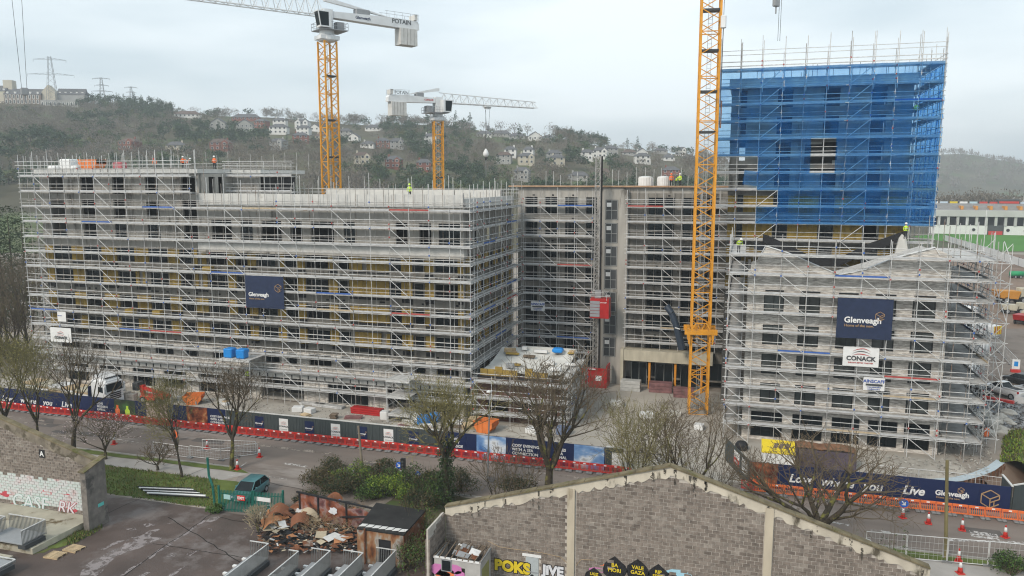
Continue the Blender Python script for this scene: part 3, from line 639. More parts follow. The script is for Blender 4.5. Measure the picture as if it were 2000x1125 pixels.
def scaffold(name, label, O, side, n, Lb, levels, top, base=0.0, depth=1.25, braces=(), toe=True, rails=True, group='tube scaffolds round the blocks', inner=True, ext=1.3, lean=1, brace_lift=None, deckm=None, dense=False):
    """O = outer corner on the ground; side 'front' runs +X with depth +Y, 'right' runs +Y with depth -X, 'left' runs +Y with depth +X"""
    a, b = {'front': ((1,0),(0,1)), 'right': ((0,1),(-1,0)), 'left': ((0,1),(1,0))}[side]
    a3, b3 = Vector((*a, 0)), Vector((*b, 0)); O = Vector((O[0], O[1], 0)); t = thing(name, label, 'scaffold', O, 0, group)
    topf = top if callable(top) else (lambda i: top)
    P = lambda i, d, z: O+a3*(i*Lb)+b3*d+Vector((0, 0, z))
    for i in range(n+1):
        zt = topf(i)
        tubeo('standard', P(i, 0, base), P(i, 0, zt+R.uniform(0, ext)), tube_r, R.choice((galv, galv, galv_dull)), t)
        if inner: tubeo('standard', P(i+.02, depth-.06, base), P(i+.02, depth-.06, zt+R.uniform(-.3, ext*.8)), tube_r, R.choice((galv_dull, galv_dull, galv_brown, galv)), t)
        if inner and i < n and dense: tubeo('standard', P(i+.5, depth-.06, base), P(i+.5, depth-.06, zt+R.uniform(-.3, .3)), tube_r, R.choice((galv_dull, galv_brown)), t)
    trans = MB(); cpl = MB()
    for li, z in enumerate(levels):
        i1 = max(i for i in range(n+1) if topf(i) > z-.2) if any(topf(i) > z-.2 for i in range(n+1)) else 0
        i0 = min(i for i in range(n+1) if topf(i) > z-.2)
        if i1 <= i0: continue
        for zz, d in ((-.06, 0), (-.06, depth-.06))+(((.75, depth-.06),) if dense else ())+(((.5, 0), (1.0, 0)) if rails else ()):
            tubeo('guard_rail' if zz > 0 else 'ledger', P(i0-.12, d-.045, z+zz), P(i1+.12, d-.045, z+zz+R.uniform(-.03,.03)), tube_r, galv_dull if d > 0 else R.choice((galv, galv, galv_dull)), t)
        i = i0
        while i < i1:
            j = min(i1, i+3); c = P((i+j)/2, depth/2-.02, 0)
            boxd('deck', c, a, b, (j-i)*Lb-.015, depth-.12, z, z+.05, deckm or deck_m, t); i = j
        if toe:
            i = i0
            while i < i1:
                j = min(i1, i+2); c = P((i+j)/2, .055, 0); q = R.random()
                boxd('toe_board', c, a, b, (j-i)*Lb-.03, .035, z+.06, z+.23, toe_grey if q < .93 else toe_blue if q < .96 else toe_red if q < .985 else toe_wood, t); i = j
        for bi in braces:
            if i0 <= bi < i1 and z-2 > base-.5:
                p, q = (bi, bi+1) if lean > 0 else (bi+1, bi)
                tubeo('brace', P(p, -.06, z), P(q, -.06, z-2), tube_r*1.1, galv, t)
        for i in range(i0, i1+1):
            for q in range(3):
                if R.random() < .16:
                    c = P(i, -.05, z+(-.06,.5,1.0)[q]); cpl.mi = 0 if R.random() < .6 else 1; cpl.box(c.x-.07, c.y-.07, c.z-.08, c.x+.07, c.y+.07, c.z+.08)
        for i in range(i0, i1+1): trans.tube(P(i, -.15, z-.1), P(i, depth+.35, z-.1), tube_r*.9, n=4)
    tag(trans.build('transoms', galv, t), kind='stuff'); tag(cpl.build('couplers', [toe_red, toe_blue], t), kind='stuff')
    return t
FL = [0.35,3.4,6.5,9.65,12.8,15.95,19.1,22.25,25.4,28.55]
# ---------------------------------------------------------------- left apartment block
LB = thing('apartment_block', 'long concrete apartment block with yellow insulation behind scaffold', 'building', (-61, 84, 0))
F = Face('front', 83.9)
WIN = [(-90.3,-87.2),(-85.1,-82.2),(-79.7,-76.9),(-74.6,-71.7),(-69.8,-67.8),(-65.7,-62.7),(-61.4,-59.7),(-58.4,-55.6),(-54.4,-52.7),(-51.5,-48.4),(-47.1,-45.6),(-40.3,-38.8),(-37.3,-35.8),(-34.5,-31.7)]
U0, U1, US = -91.9, -30.9, -66.4
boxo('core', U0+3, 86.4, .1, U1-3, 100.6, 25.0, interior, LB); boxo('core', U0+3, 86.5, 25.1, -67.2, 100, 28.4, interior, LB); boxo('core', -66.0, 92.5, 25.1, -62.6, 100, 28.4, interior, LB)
for i, z in enumerate(FL[:9]): boxo('floor_slab', U0+.06, 84.05, z-.28, U1-.06, 101, z, concrete, LB)
boxo('roof_slab', U0-.4, 83.5, 28.55, -66.2, 101, 29.1, precast, LB); boxo('roof_slab', -66.19, 90.2, 28.56, -61.6, 101, 29.05, precast, LB)
boxo('end_wall', U0, 84.2, .2, U0+.3, 101, 28.5, concrete, LB)
for r_, f in enumerate((6.5,9.65,12.8,15.95)):
    wall_row(F, LB, U0, U1, f, f+3.15, WIN, f+1.15, f+3.02, concrete_mid, glazed=.86)
    e = U0+.25
    for (a, b) in WIN+[(U1, U1)]:
        w = a-e
        if w > .4:
            n = max(1, round(w/.62))
            for i in range(n):
                if R.random() < .06: continue
                F.box('insulation_board', e+.04+i*(w-.08)/n, e+.04+(i+1)*(w-.08)/n-.02, -.13+R.uniform(-.012,.012), -.002, f+1.1+R.uniform(-.06,.06), f+3.0, insul, LB)
            if R.random() < .75: F.box('membrane_flap', e+.1, a-.1, -.16, -.004, f+.62+R.uniform(-.1,.15), f+1.03, black_m, LB)
        e = b
    for k in range(26):
        u = R.uniform(U0+1, U1-1); F.box('service_opening', u, u+.35, -.012, .05, f+.35, f+.57, black_m, LB)
# white terrace upstand, top storeys
F.box('terrace_upstand', US+.01, U1+.3, -.75, .28, 19.02, 20.15, precast, LB); F.box('terrace_slab', US+.02, U1+.25, -.7, .27, 18.75, 19.015, concrete, LB)
WINR = [(a+.9, b+.9) for a, b in WIN if a > US]; WINR[-1] = (-34, -31.3)
wall_row(F, LB, US, U1, 20.16, 24.56, WINR, 20.3, 22.75, concrete, glazed=.2)
for i in range(8):
    u = US+(U1-US)*i/8; F.box('parapet_panel', u+.015, u+(U1-US)/8-.015, -.16, .2, 24.57, 26.05+R.uniform(-.03,.03), precast, LB)
for i in range(4): F.box('rear_parapet_panel', US+9+i*6.5, US+15.4+i*6.5, 15.6, 16, 25.0, 26.4, precast, LB)
WINL = [(-90.2,-87.9),(-85,-82.8),(-79.8,-78),(-74.6,-72.6),(-69,-66.9)]
for f, s_, h_ in ((19.1,20.0,22.1),(22.25,22.75,25.25),(25.4,25.9,28.2)):
    wall_row(F, LB, U0, US, f, min(f+3.15, 28.54), WINL, s_, h_, concrete, glazed=0 if f > 19.2 else .7)
F2 = Face('front', 90.4); F2.box('penthouse_wall', US+.31, -62, 0, .3, 25.5, 28.54, concrete, LB)
wall_row(Face('right', US+.3), LB, 84.25, 90.39, 25.5, 28.5, [(85.5,86.8),(87.4,88.5)], 25.9, 28.1, concrete, glazed=0)
# ground and first storeys: pale brick, arched passage
wall_row(F, LB, U0, -58.6, 3.4, 6.5, [(a, b) for a, b in WIN if b < -59], 4.9, 6.35, brick_grey); wall_row(F, LB, -52.4, U1, 3.4, 6.5, [(a, b) for a, b in WIN if a > -52], 4.9, 6.35, brick_grey)
wall_row(F, LB, -58.59, -52.41, 4.0, 6.5, [(-57.8,-55.6),(-54.6,-53.2)], 4.9, 6.35, brick_grey)
wall_row(F, LB, U0, -58.6, 0, 3.4, [(-89.5,-86),(-84,-80.5),(-78.5,-75),(-73.5,-70),(-68,-64)], .3, 2.8, brick_grey, glazed=.6); wall_row(F, LB, -52.4, U1, 0, 3.4, [(-49,-43.5),(-41,-37),(-35.5,-32)], .2, 2.9, brick_grey, glazed=.6)
F.box('passage_wall', -58.6, -58.3, .31, 14, 0, 3.1, concrete_dark, LB); F.box('passage_wall', -52.7, -52.4, .31, 14, 0, 3.1, concrete_dark, LB)
F.box('ground_band', U0, U1, -.5, -.02, 3.15, 3.75, precast, LB)
for i in range(52):
    u = U0+1+i*1.16; F.box('band_bracket', u, u+.12, -.55, -.505, 3.2, 3.62, black_m, LB)
# flank facing the courtyard
Fr = Face('right', U1); WR = [(86,88),(89.6,91),(92.4,94.6),(96.2,97.6),(99,101)]
for f in (3.4,6.5,9.65,12.8,15.95): wall_row(Fr, LB, 84.21, 103.2, f, f+3.1, WR, f+1.1, f+3.0, concrete_mid, glazed=.9)
wall_row(Fr, LB, 84.21, 103.2, 0, 3.4, WR, .4, 3, brick_grey)
for f in (6.5,9.65,12.8,15.95):
    e = 84.3
    for (a, b) in WR+[(103, 103)]:
        n = max(1, round((a-e)/.62))
        for i in range(n): Fr.box('insulation_board', e+.03+i*(a-e-.06)/n, e+.03+(i+1)*(a-e-.06)/n-.02, -.12, -.002, f+1.1, f+3.0, insul, LB)
        e = b
wall_row(Fr, LB, 84.21, 103.2, 19.05, 24.5, [(87,89),(92,94),(97,99)], 20.3, 22.7, concrete, glazed=.2); Fr.box('parapet_panel', 84.22, 103, -.14, .2, 24.55, 25.6, precast, LB)
# its scaffolds
LEV = [24.18-2*k for k in range(12)]
scaffold('scaffold', 'wide front scaffold covering the long apartment block', (-93.5, 82.3), 'front', 26, 63.9/26, LEV, lambda i: 30.4 if i <= 11 else 27.0, braces=(1,5,10,13,16,19,22), ext=1.6, lean=1, dense=True)
scaffold('scaffold', 'upper lifts of scaffold round the raised end of long block', (-93.5, 82.32), 'front', 11, 63.9/26, [28.18, 26.18], 29.9, base=24.3, braces=(1,5,9), ext=.4)
scaffold('scaffold', 'set-back scaffold beside the roof end of the raised part', (-66.2, 88.9), 'front', 5, 2.0, [28.2, 26.2], 29.6, base=24.4, toe=True, ext=.6)
scaffold('scaffold', 'scaffold on the left end wall of the long block', (-93.52, 84.4), 'left', 6, 2.6, LEV+[26.18, 28.18], 29.8, braces=(0,))
scaffold('scaffold', 'receding scaffold on the courtyard flank of the long block', (-29.6, 82.4), 'right', 9, 2.31, LEV, 26.4, braces=(1, 5), dense=True)
# roof-edge poles further back on the long block
t = thing('roof_edge_protection', 'row of tall poles and rails along rear roof edge of long block', 'edge protection', (-50, 100, 25.4))
for i in range(16):
    x = -66+i*2.4; tubeo('pole', (x, 100, 25.4), (x, 100, 27.6+R.uniform(-.5, .9)), tube_r, galv, t)
for z in (26.0, 26.5): tubeo('rail', (-67, 100, z), (-29, 100, z), tube_r, galv, t)
t = thing('roof_edge_protection', 'double guard rails and poles round the raised roof', 'edge protection', (-80, 83, 29))
for z in (29.6, 30.1): tubeo('rail', (-94, 82.25, z), (-66, 82.25, z), tube_r, galv, t); tubeo('rail', (-66.4, 88.8, z), (-56, 88.8, z), tube_r, galv, t); tubeo('rail', (-92, 99, z), (-62, 99, z), tube_r, galv_dull, t)
for i in range(18): tubeo('pole', (-92+i*1.9, 99, 29.0), (-92+i*1.9, 99, 31+R.uniform(0, .8)), tube_r, galv_dull, t)
for i in range(24): tubeo('pole', (-93.2+i*1.18, 82.9, 28.2), (-93.2+i*1.18, 82.9, 30.6+R.uniform(0, .9)), tube_r, galv, t)
# ---------------------------------------------------------------- middle block
MBK = thing('apartment_block', 'grey middle apartment block with lift shaft at back of courtyard', 'building', (-15, 105, 0))
F = Face('front', 104.9)
MF = [25.4-3.12*k for k in range(8)]          # window heads
WM1 = [(-29.6,-27.8),(-26.7,-25),(-23.9,-22.1),(-21,-19.5)]; WM2 = [(-12.6,-9.2),(-8.2,-5.8),(-5.1,-3.5),(-2.4,-.4)]
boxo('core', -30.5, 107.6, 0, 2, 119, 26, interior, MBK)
for z in MF: boxo('floor_slab', -30.3, 105.25, z+.25, -18.6, 119, z+.5, concrete_dark, MBK); boxo('floor_slab', -15.8, 105.25, z+.25, 2.6, 119, z+.5, concrete_dark, MBK)
for i, h in enumerate(MF):
    wall_row(F, MBK, -30.6, -18.62, h-2.55, h+.57, WM1, h-2.35, h, concrete if i < 2 else concrete_mid, glazed=.97, muls=2)
    wall_row(F, MBK, -15.78, 2.8, h-2.55, h+.57, WM2 if i < 7 else [(-12.6,-1)], h-2.35, h, concrete_mid, glazed=.95)
    for k in range(5): u = R.choice([-28.5,-25.8,-23,-11.5,-10.8,-10.1,-7]); F.box('vent_opening', u+k*.02, u+.32, -.012, .05, h+.15, h+.36, black_m, MBK)
F.box('top_wall', -30.6, 2.8, .003, .3, 25.975, 26.75, concrete, MBK)
for i in range(8): F.box('roof_formwork', -31.8+i*4.35, -27.47+i*4.35, -.6, 2.4, 26.76, 26.95, mat('formwork_ply', (.42,.27,.17), .8, .2, 2) if i == 0 else bpy.data.materials['formwork_ply'], MBK)
boxo('roof_slab', -30.6, 106.0, 26.5, 2.8, 119.4, 26.74, concrete, MBK)
# lift core with gates
F.box('core_column', -18.6, -15.8, -.25, .6, 0, 26.7, concrete, MBK)
F.box('core_column', -16.35, -15.2, -.7, -.26, 0, 26.4, concrete, MBK)
gate_fr = flat('gate_grey', (.32,.33,.32), .5)
for i in range(7):
    z = 22.4-i*3.12
    F.box('gate_recess', -18.3, -16.6, -.27, -.255, z, z+2.7, dgrey_m, MBK)
    g = F.box('landing_gate', -18.25, -16.65, -.33, -.3, z+.05, z+.12, gate_fr, MBK)
    for u in (-18.25, -17.48, -16.72): F.box('gate_bar', u, u+.07, -.34, -.29, z+.121, z+2.6, gate_fr, MBK)
    for zz in (1.25, 2.6): F.box('gate_rail', -18.18, -16.65, -.335, -.295, z+zz, z+zz+.07, gate_fr, MBK)
    F.box('gate_notice', -18.1, -17.5, -.37, -.345, z+1.75, z+2.3, white_m, MBK)
# entrance canopy
F.box('canopy', -15.2, -3.6, -2.2, -.03, 3.75, 5.2, ivory, MBK); F.box('canopy_end', -15.6, -15.21, -2.3, -.02, 0, 5.25, ivory, MBK)
for u in (-11.9,-8.5,-5.1): F.box('canopy_post', u, u+.28, -1.9, -1.6, 0, 3.74, flat('post_orange', (.65,.27,.03), .5) if u == -11.9 else bpy.data.materials['post_orange'], MBK)
for (a, b) in ((-14.4,-12.3),(-11.2,-8.8),(-7.8,-5.4)): window(F, a, b, .1, 3.2, MBK, -.12, 2, fm=gate_fr)
LEVM = [24.18-2*k for k in range(11)]
scaffold('scaffold', 'scaffold on middle block between courtyard corner and hoist mast', (-29.4, 103.3), 'front', 4, 2.4, LEVM, 26.4, braces=(1,3), base=2, ext=.4, dense=True)
scaffold('scaffold', 'scaffold on middle block between lift shaft and yellow crane', (-15.2, 103.3), 'front', 7, 2.35, LEVM[:10], 26.4, braces=(2,5), base=5.3, ext=.4, dense=True)
# roof things
t = thing('roof_edge_protection', 'row of tall poles along the rear roof edge of middle block', 'edge protection', (-15, 118, 26.8))
for i in range(26):
    x = -30+i*1.27+R.uniform(-.2,.2); tubeo('pole', (x, 118, 26.74), (x, 118, 28.3+R.uniform(0, 1.3)), tube_r, galv, t)
for (px, w_) in ((1261, 29), (1296, 25)):
    p = AW(px, 357, 108); r_ = w_/15/2
    o = MB(); q = [(r_*k_, z) for k_, z in ((.97,0),(1,.15),(1,1.25),(.97,1.35),(.99,1.4),(.2,1.5))]
    o.lathe(q, (p.x, p.y, 26.745), 18)
    for i in range(18):
        a = 2*PI*i/18; o.box(p.x+r_*math.cos(a)-.03, p.y+r_*math.sin(a)-.03, 26.75, p.x+r_*math.cos(a)+.03, p.y+r_*math.sin(a)+.03, 28.0)
    tag(o.build('water_tank', white_m), ('wider' if w_ == 29 else 'narrower')+' white tank on the roof of the middle block', 'tank')
# ---------------------------------------------------------------- red passenger hoist
t = thing('site_hoist', 'red and grey passenger hoist on its lattice mast', 'hoist', (-18.4, 103, 0))
for dx in (-.32,.32):
    for dy in (-.32,.32): tubeo('mast_chord', (-18.95+dx, 102.4+dy, 0), (-18.95+dx, 102.4+dy, 30.6), .05, galv_dull, t)
m_ = MB(); x, y = -18.95, 102.4
for i in range(42):
    z0 = i*.73; z1 = z0+.73
    for (a, b) in (((-.32,-.32),(.32,-.32)),((.32,-.32),(.32,.32)),((.32,.32),(-.32,.32)),((-.32,.32),(-.32,-.32))):
        m_.tube((x+a[0],y+a[1],z0),(x+b[0],y+b[1],z1), .03, n=4); m_.tube((x+a[0],y+a[1],z0),(x+b[0],y+b[1],z0), .03, n=4)
m_.build('mast_lattice', galv_dull, t)
tubeo('rack', (-18.45, 102.4, 0), (-18.45, 102.4, 30.8), .12, black_m, t)
cab = boxo('cage', -19.4, 100.3, 9.7, -16.9, 102.0, 12.3, red_st, t)
for i in range(5): boxo('cage_door_slat', -19.38, 100.24, 9.9+i*.43, -18.1, 100.297, 10.27+i*.43, flat('hoist_grey', (.3,.31,.33), .5) if i == 0 else bpy.data.materials['hoist_grey'], t)
boxo('cage_door_slat', -18.06, 100.25, 9.8, -17.25, 100.297, 12.0, red_st, t)
letter('SITE HOIST', -18.02, 100.24, 11.75, .17, white_m, t, .006)
for (a, b) in (((-19.4,100.3),(-17.2,100.3)),((-17.2,100.3),(-17.2,102)),((-19.4,102),(-17.2,102))):
    tubeo('cage_rail', (a[0],a[1],13.1), (b[0],b[1],13.1), .03, galv, t); tubeo('cage_rail', (a[0],a[1],12.6), (b[0],b[1],12.6), .03, galv, t); tubeo('cage_rail', (a[0],a[1],12.1), (a[0],a[1],13.1), .03, galv, t)
boxo('motor_box', -18.9, 101, 12.12, -18.1, 101.7, 13.3, grey_m, t)
boxo('base_enclosure', -20.6, 101.4, .01, -17.2, 101.55, 2.7, red_st, t); boxo('base_enclosure', -17.35, 101.56, .01, -17.2, 104.0, 3.0, red_st, t); boxo('base_enclosure', -20.6, 101.56, .01, -20.45, 104.0, 2.7, red_st, t); boxo('enclosure_sign', -18.7, 101.36, 1.0, -17.9, 101.395, 1.7, white_m, t)
boxo('enclosure_header', -20.1, 101.3, 2.4, -18.1, 101.396, 2.75, red_st, t); boxo('enclosure_notice', -19.6, 101.27, 2.5, -18.7, 101.298, 2.65, white_m, t); boxo('enclosure_notice', -20.4, 101.36, .9, -20.1, 101.395, 1.9, white_m, t)
# ================================================================ brick block with butterfly roof
CB = thing('apartment_block', 'pale brick block with V-shaped gable and butterfly roof', 'building', (10, 86, 0))
F = Face('front', 85.7)
WC = [(2,4),(5.5,7.55),(9.2,11.2),(12.65,14.7),(16.2,18.3)]
glass_l = mat('grey_glass', (.085,.095,.093), .15, .5, .5, spec=.4)
for h in (15.75,12.6,9.45,6.3): wall_row(F, CB, .3, 19.4, h-2.95, h+.2, WC, h-2.15, h, brick_grey, glazed=1, muls=2, gm=glass_l)
wall_row(F, CB, .3, 19.4, 0, 3.35, [(1.2,4.4),(5.4,8.4),(9.3,12),(12.8,15.6),(16.2,18.6)], .35, 3.1, brick_grey, glazed=1)
prof = [AW(x, y, 85.7) for x, y in ((1468,512),(1480,508),(1495,481),(1538,494),(1590,517),(1640,537),(1690,527),(1745,505),(1826,484),(1836,500))]
pts = [(.3,85.7,15.952),(19.4,85.7,15.952),(19.4,85.7,prof[-1].z)]+[(min(19.39,max(.31,p.x)),85.7,p.z) for p in reversed(prof)][1:]
MB().prism(pts, (0,.3,0)).build('gable_wall', brick_grey, CB)
cop = MB()
for a, b in zip(prof[1:], prof[2:]):
    cop.prism([(a.x,85.55,a.z+.005),(b.x,85.55,b.z+.005),(b.x,85.55,b.z+.09),(a.x,85.55,a.z+.09)], (0,.45,0))
cop.build('coping', white_m, CB)
for (a, b) in WC: F.box('dark_lintel', a+.1, b-.05, -.05, -.003, 16.15, 16.35, black_m, CB)
boxo('core', 2.8, 88.5, 0, 17, 98, 15.6, interior, CB)
for z in (3.25, 6.4, 9.55, 12.7, 15.8): boxo('floor_slab', .36, 86.02, z-.25, 19.34, 98.5, z-.03, concrete, CB)
boxo('flank_wall', .3, 86.01, 0, .6, 98.5, 18.2, brick_grey, CB); boxo('flank_wall', 19.1, 86.01, 0, 19.4, 98.5, 18.2, brick_grey, CB)
seam = mat('standing_seam_zinc', (.25,.26,.27), .5, .15, .8, metal=.3)
vz, lz, rz_ = 16.9, 20.6, 20.3
MB().add([(.8,86.05,lz),(9.3,86.05,vz),(9.3,97.6,vz),(.8,97.6,lz)], [(0,1,2,3)]).build('roof_slope', black_m, CB)
MB().add([(9.31,86.05,vz),(18.9,86.05,rz_),(18.9,97.6,rz_),(9.31,97.6,vz)], [(0,1,2,3)]).build('roof_slope', seam, CB)
for i in range(20):
    y = 86.6+i*.56; MB().prism([(9.6,y,vz+.12),(18.8,y,rz_+.02),(18.8,y,rz_+.12),(9.6,y,vz+.22)], (0,.08,0)).build('roof_batten', galv, CB)
rp = [AW(x, y, 97.8) for x, y in ((1490,462),(1500,465),(1590,508),(1640,508),(1700,480),(1757,460),(1765,458))]
MB().prism([(p.x,97.8,p.z-.7) for p in rp]+[(p.x,97.8,p.z+.3) for p in reversed(rp)], (0,.3,0)).build('rear_parapet', black_m, CB)
for (x, y) in ((1763,462),):
    p = AW(x, y, 97.4); MB().prism([(p.x-.7,97.3,p.z-2.0),(p.x+.7,97.3,p.z-2.0),(p.x+.35,97.3,p.z-.1),(p.x-.05,97.3,p.z+.25),(p.x-.35,97.3,p.z-.2)], (0,.45,0)).build('parapet_peak', white_mem, CB)
LEVC = [20.06-2*k for k in range(10)]
scaffold('scaffold', 'front scaffold on the pale brick block under the blue net', (-1.6, 84.1), 'front', 9, 23/9, LEVC, lambda i: 21.5, braces=(0,2,5,7), ext=.9)
scaffold('scaffold', 'left flank scaffold of the pale brick block', (-1.62, 85.5), 'left', 5, 2.4, LEVC, 21.2, depth=1.6)
scaffold('scaffold', 'right flank scaffold of brick block with wide decks', (22.9, 84.2), 'right', 6, 2.4, LEVC, 21.8, depth=3.2, braces=(1,3), ext=3)
# free-standing birdcage at the river end
t = thing('scaffold', 'tall thin outer scaffold towers with crossed braces at river end', 'scaffold', (24.6, 92, 0), 0, 'tube scaffolds round the blocks')
for y in (88, 91, 94, 97):
    for x in (23.5, 25.2): tubeo('standard', (x, y, 0), (x, y, 20.5+R.uniform(-1, 2.5)), tube_r, galv, t)
for k in range(10):
    z = 1.5+2*k
    for x in (23.5, 25.2): tubeo('ledger', (x, 87.6, z), (x, 97.4, z), tube_r, galv, t)
    for y in (88, 91, 94, 97): tubeo('ledger', (23.2, y, z), (25.5, y, z), tube_r, galv, t)
    for y in (88, 94): tubeo('brace', (23.5, y, z), (25.2, y, z+2), tube_r, galv, t)
    tubeo('brace', (25.25, 88+3*(k % 3), z), (25.25, 91+3*(k % 3), z+2), tube_r, galv, t)
# ================================================================ tower
TB = thing('tower_block', 'tall concrete tower block wrapped in blue netting', 'building', (8, 101, 0))
F = Face('front', 100.6)
ss = lambda px, y=160: AW(px, y, 100.6).x
WT = [(ss(1449),ss(1461)),(ss(1521),ss(1551)),(ss(1612),ss(1643)),(ss(1702),ss(1735))]
T0, T1 = -2.4, 17.6
HT = [38.4-3.12*k for k in range(8)]
for i, h in enumerate(HT): wall_row(F, TB, T0, T1, h-2.6, h+.52, WT, h-2.1, h, concrete, glazed=.25 if i < 4 else .8)
for i, h in enumerate(HT[4:]):
    e = T0
    for (a, b) in WT+[(T1, T1)]:
        n = max(1, round((a-e)/.62))
        for j in range(n): F.box('insulation_board', e+.02+j*(a-e-.04)/n, e+(j+1)*(a-e-.04)/n, -.11, -.002, h-2.1, h-.1, insul, TB)
        e = b
F.box('void_shade_panel', 6.2, 9.3, -.03, -.012, 28.75, 31.9, interior, TB)  # dark sheet in front of the wall, painted shade for an unclad opening
F.box('lower_wall', T0, T1, .01, .3, 0, HT[-1]-2.6, concrete_dark, TB)
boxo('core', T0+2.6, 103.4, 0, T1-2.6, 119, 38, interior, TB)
for h in HT: boxo('floor_slab', T0+.05, 100.95, h+.2, T1-.05, 119, h+.48, concrete, TB); F.box('slab_edge', T0-.05, T1+.05, -.32, -.115, h+.02, h+.46, concrete_dark, TB)
boxo('side_wall', T1-.3, 100.91, 15, T1, 119, 38.8, concrete, TB); boxo('side_wall', T0, 100.91, 15, T0+.3, 119, 38.8, concrete, TB)
boxo('roof_slab', T0-.3, 100.2, 38.93, T1+.3, 119.5, 39.75, precast, TB)
for i in range(46): x = R.uniform(T0, T1); y = R.choice((100.8, 104, 112, 118.5)); tubeo('starter_bar', (x, y, 39.75), (x, y, 40.6+R.uniform(0, .8)), .025, dgrey_m, TB)
N = 10; TX0, TX1 = -3.9, 20.2; LT = (TX1-TX0)/N
LEVT = [22.55+2*k for k in range(10)]
scaffold('scaffold', 'scaffold on tower front behind the blue net', (TX0, 99.0), 'front', N, LT, LEVT, lambda i: 42.4, base=12, depth=1.3, braces=(2, 6), lean=-1, ext=2.2)
scaffold('scaffold', 'dark lower lifts of the tower scaffold above the butterfly roof', (TX0, 99.02), 'front', N, LT, [20.55, 18.55, 16.55, 14.55], 22.4, base=12, depth=1.3, braces=(6,), ext=.1)
scaffold('scaffold', 'right flank scaffold of the netted tower', (TX1+.1, 99.1), 'right', 6, 2.6, LEVT, 41.5, base=12, depth=1.5, ext=2)
t = thing('roof_edge_protection', 'open guard rails with tall poles crowning the tower', 'edge protection', (8, 99, 40))
for z in (41.0, 41.5, 42.3, 42.8): tubeo('rail', (TX0-.3, 98.93, z), (TX1+.2, 98.93, z), tube_r, galv, t)
for i in range(11): tubeo('pole', (TX0+i*LT+.15, 98.95, 38), (TX0+i*LT+.15, 98.95, 43.6+R.uniform(-.2, .9)), tube_r*1.2, galv, t)
NV = []
for v in range(5):
    rr2 = random.Random(v); vs = []; fs = []
    for j in range(6):
        for i in range(9):
            x, z = i/8, j/5; sag = math.sin(x*PI)*.12+rr2.uniform(-.09,.09)+.06*math.sin(z*5+x*7+v)
            vs.append((x*LT, -sag, z*2.0))
    for j in range(5):
        for i in range(8): a = j*9+i; fs.append((a, a+1, a+10, a+9))
    NV.append(MB().add(vs, fs).mesh('net_panel', net_m, smooth=True))
t = thing('debris_net', 'bright blue debris netting over the tower front with a gap', 'net', (TX0, 98.9, 22.5))
MISS = {(7,4),(7,5),(7,3.5)}
for i in range(N):
    for k in range(9):
        if i in (4, 5) and k in (3, 4): continue
        if (i <= 1 and k <= 3) or (i == 2 and k == 1): continue
        M = Matrix.Translation((TX0+i*LT, 98.88, 22.55+2*k))
        if k == 8: M = M @ Matrix.Diagonal((1,1,1.1,1))
        put('net_panel', NV[(i*3+k*5) % 5], t, M)
for k in (3, 4):
    put('net_panel', NV[k], t, Matrix.Translation((TX0+4*LT, 98.88, 22.55+2*k)) @ Matrix.Diagonal((.42,1.5,1,1))); put('net_panel', NV[k-2], t, Matrix.Translation((TX0+5.55*LT, 98.88, 22.55+2*k)) @ Matrix.Diagonal((.45,1.5,1,1)))
put('net_panel', NV[1], t, Matrix.Translation((TX0+1.3*LT, 98.86, 27.2)) @ Matrix.Rotation(.12, 4, 'Y') @ Matrix.Diagonal((.7,1,.85,1)))
t = thing('debris_net', 'blue netting on the right flank of the tower', 'net', (TX1, 100, 22.5))
for i in range(6):
    for k in range(9): put('net_panel', NV[(i+k) % 5], t, Matrix.Translation((TX1+.16, 99+i*2.41, 22.55+2*k)) @ Matrix.Rotation(PI/2, 4, 'Z'))
# ================================================================ podium in the courtyard mouth
PD = thing('podium_building', 'low podium with white membrane roof beside the courtyard', 'building', (-24, 88, 0))
dkbrick = mat('dark_red_brick', (.14,.075,.06), .9, .3, 1.5, .3)
F = Face('front', 83.8)
wall_row(F, PD, -29.3, -19.5, 0, 3.2, [(-28.2,-25.6),(-24.4,-22)], .4, 2.6, dkbrick, glazed=.5); F.box('wall', -29.3, -19.5, 0, .3, 3.21, 5.3, dkbrick, PD)
boxo('side_wall', -19.8, 84.11, 0, -19.5, 93, 5.5, concrete, PD); boxo('core', -29.2, 86, 0, -20, 92.8, 5.2, interior, PD)
zz = lambda x, y: 5.75+.8*max(0, (y-88)/4)+.12*math.sin(x*.9)+.1*noise.noise((x*.5, y*.5, 0))
vs = []; fs = []
for j in range(13):
    for i in range(13):
        x = -29.2+i*.81; y = 84.2+j*.73; vs.append((x, y, zz(x, y)))
for j in range(12):
    for i in range(12): a = j*13+i; fs.append((a, a+1, a+14, a+13))
MB().add(vs, fs).build('roof_membrane', white_mem, PD, smooth=True)
boxo('rear_upstand', -26.5, 92.6, 6.0, -19.6, 93.2, 7.0, white_mem, PD)
for i in range(9):
    if i in (5,): continue
    boxo('insulation_board', -29.0+i*.9, 83.85, 5.31, -28.15+i*.9, 84.05, 6.05+R.choice((0,.35,0)), insul, PD)
boxo('roof_edge', -29.3, 83.6, 5.1, -19.4, 83.79, 5.3, black_m, PD)
scaffold('scaffold', 'low dusty scaffold in front of the podium', (-29.3, 82.2), 'front', 5, 2.2, [4.9, 3.0, 1.2], 5.6, braces=(0,3), ext=.7)
scaffold('scaffold', 'low scaffold on the courtyard side of the podium', (-18.1, 83.5), 'right', 4, 2.3, [5.8, 3.8, 1.9], 7.2, braces=(1,3), ext=.6)
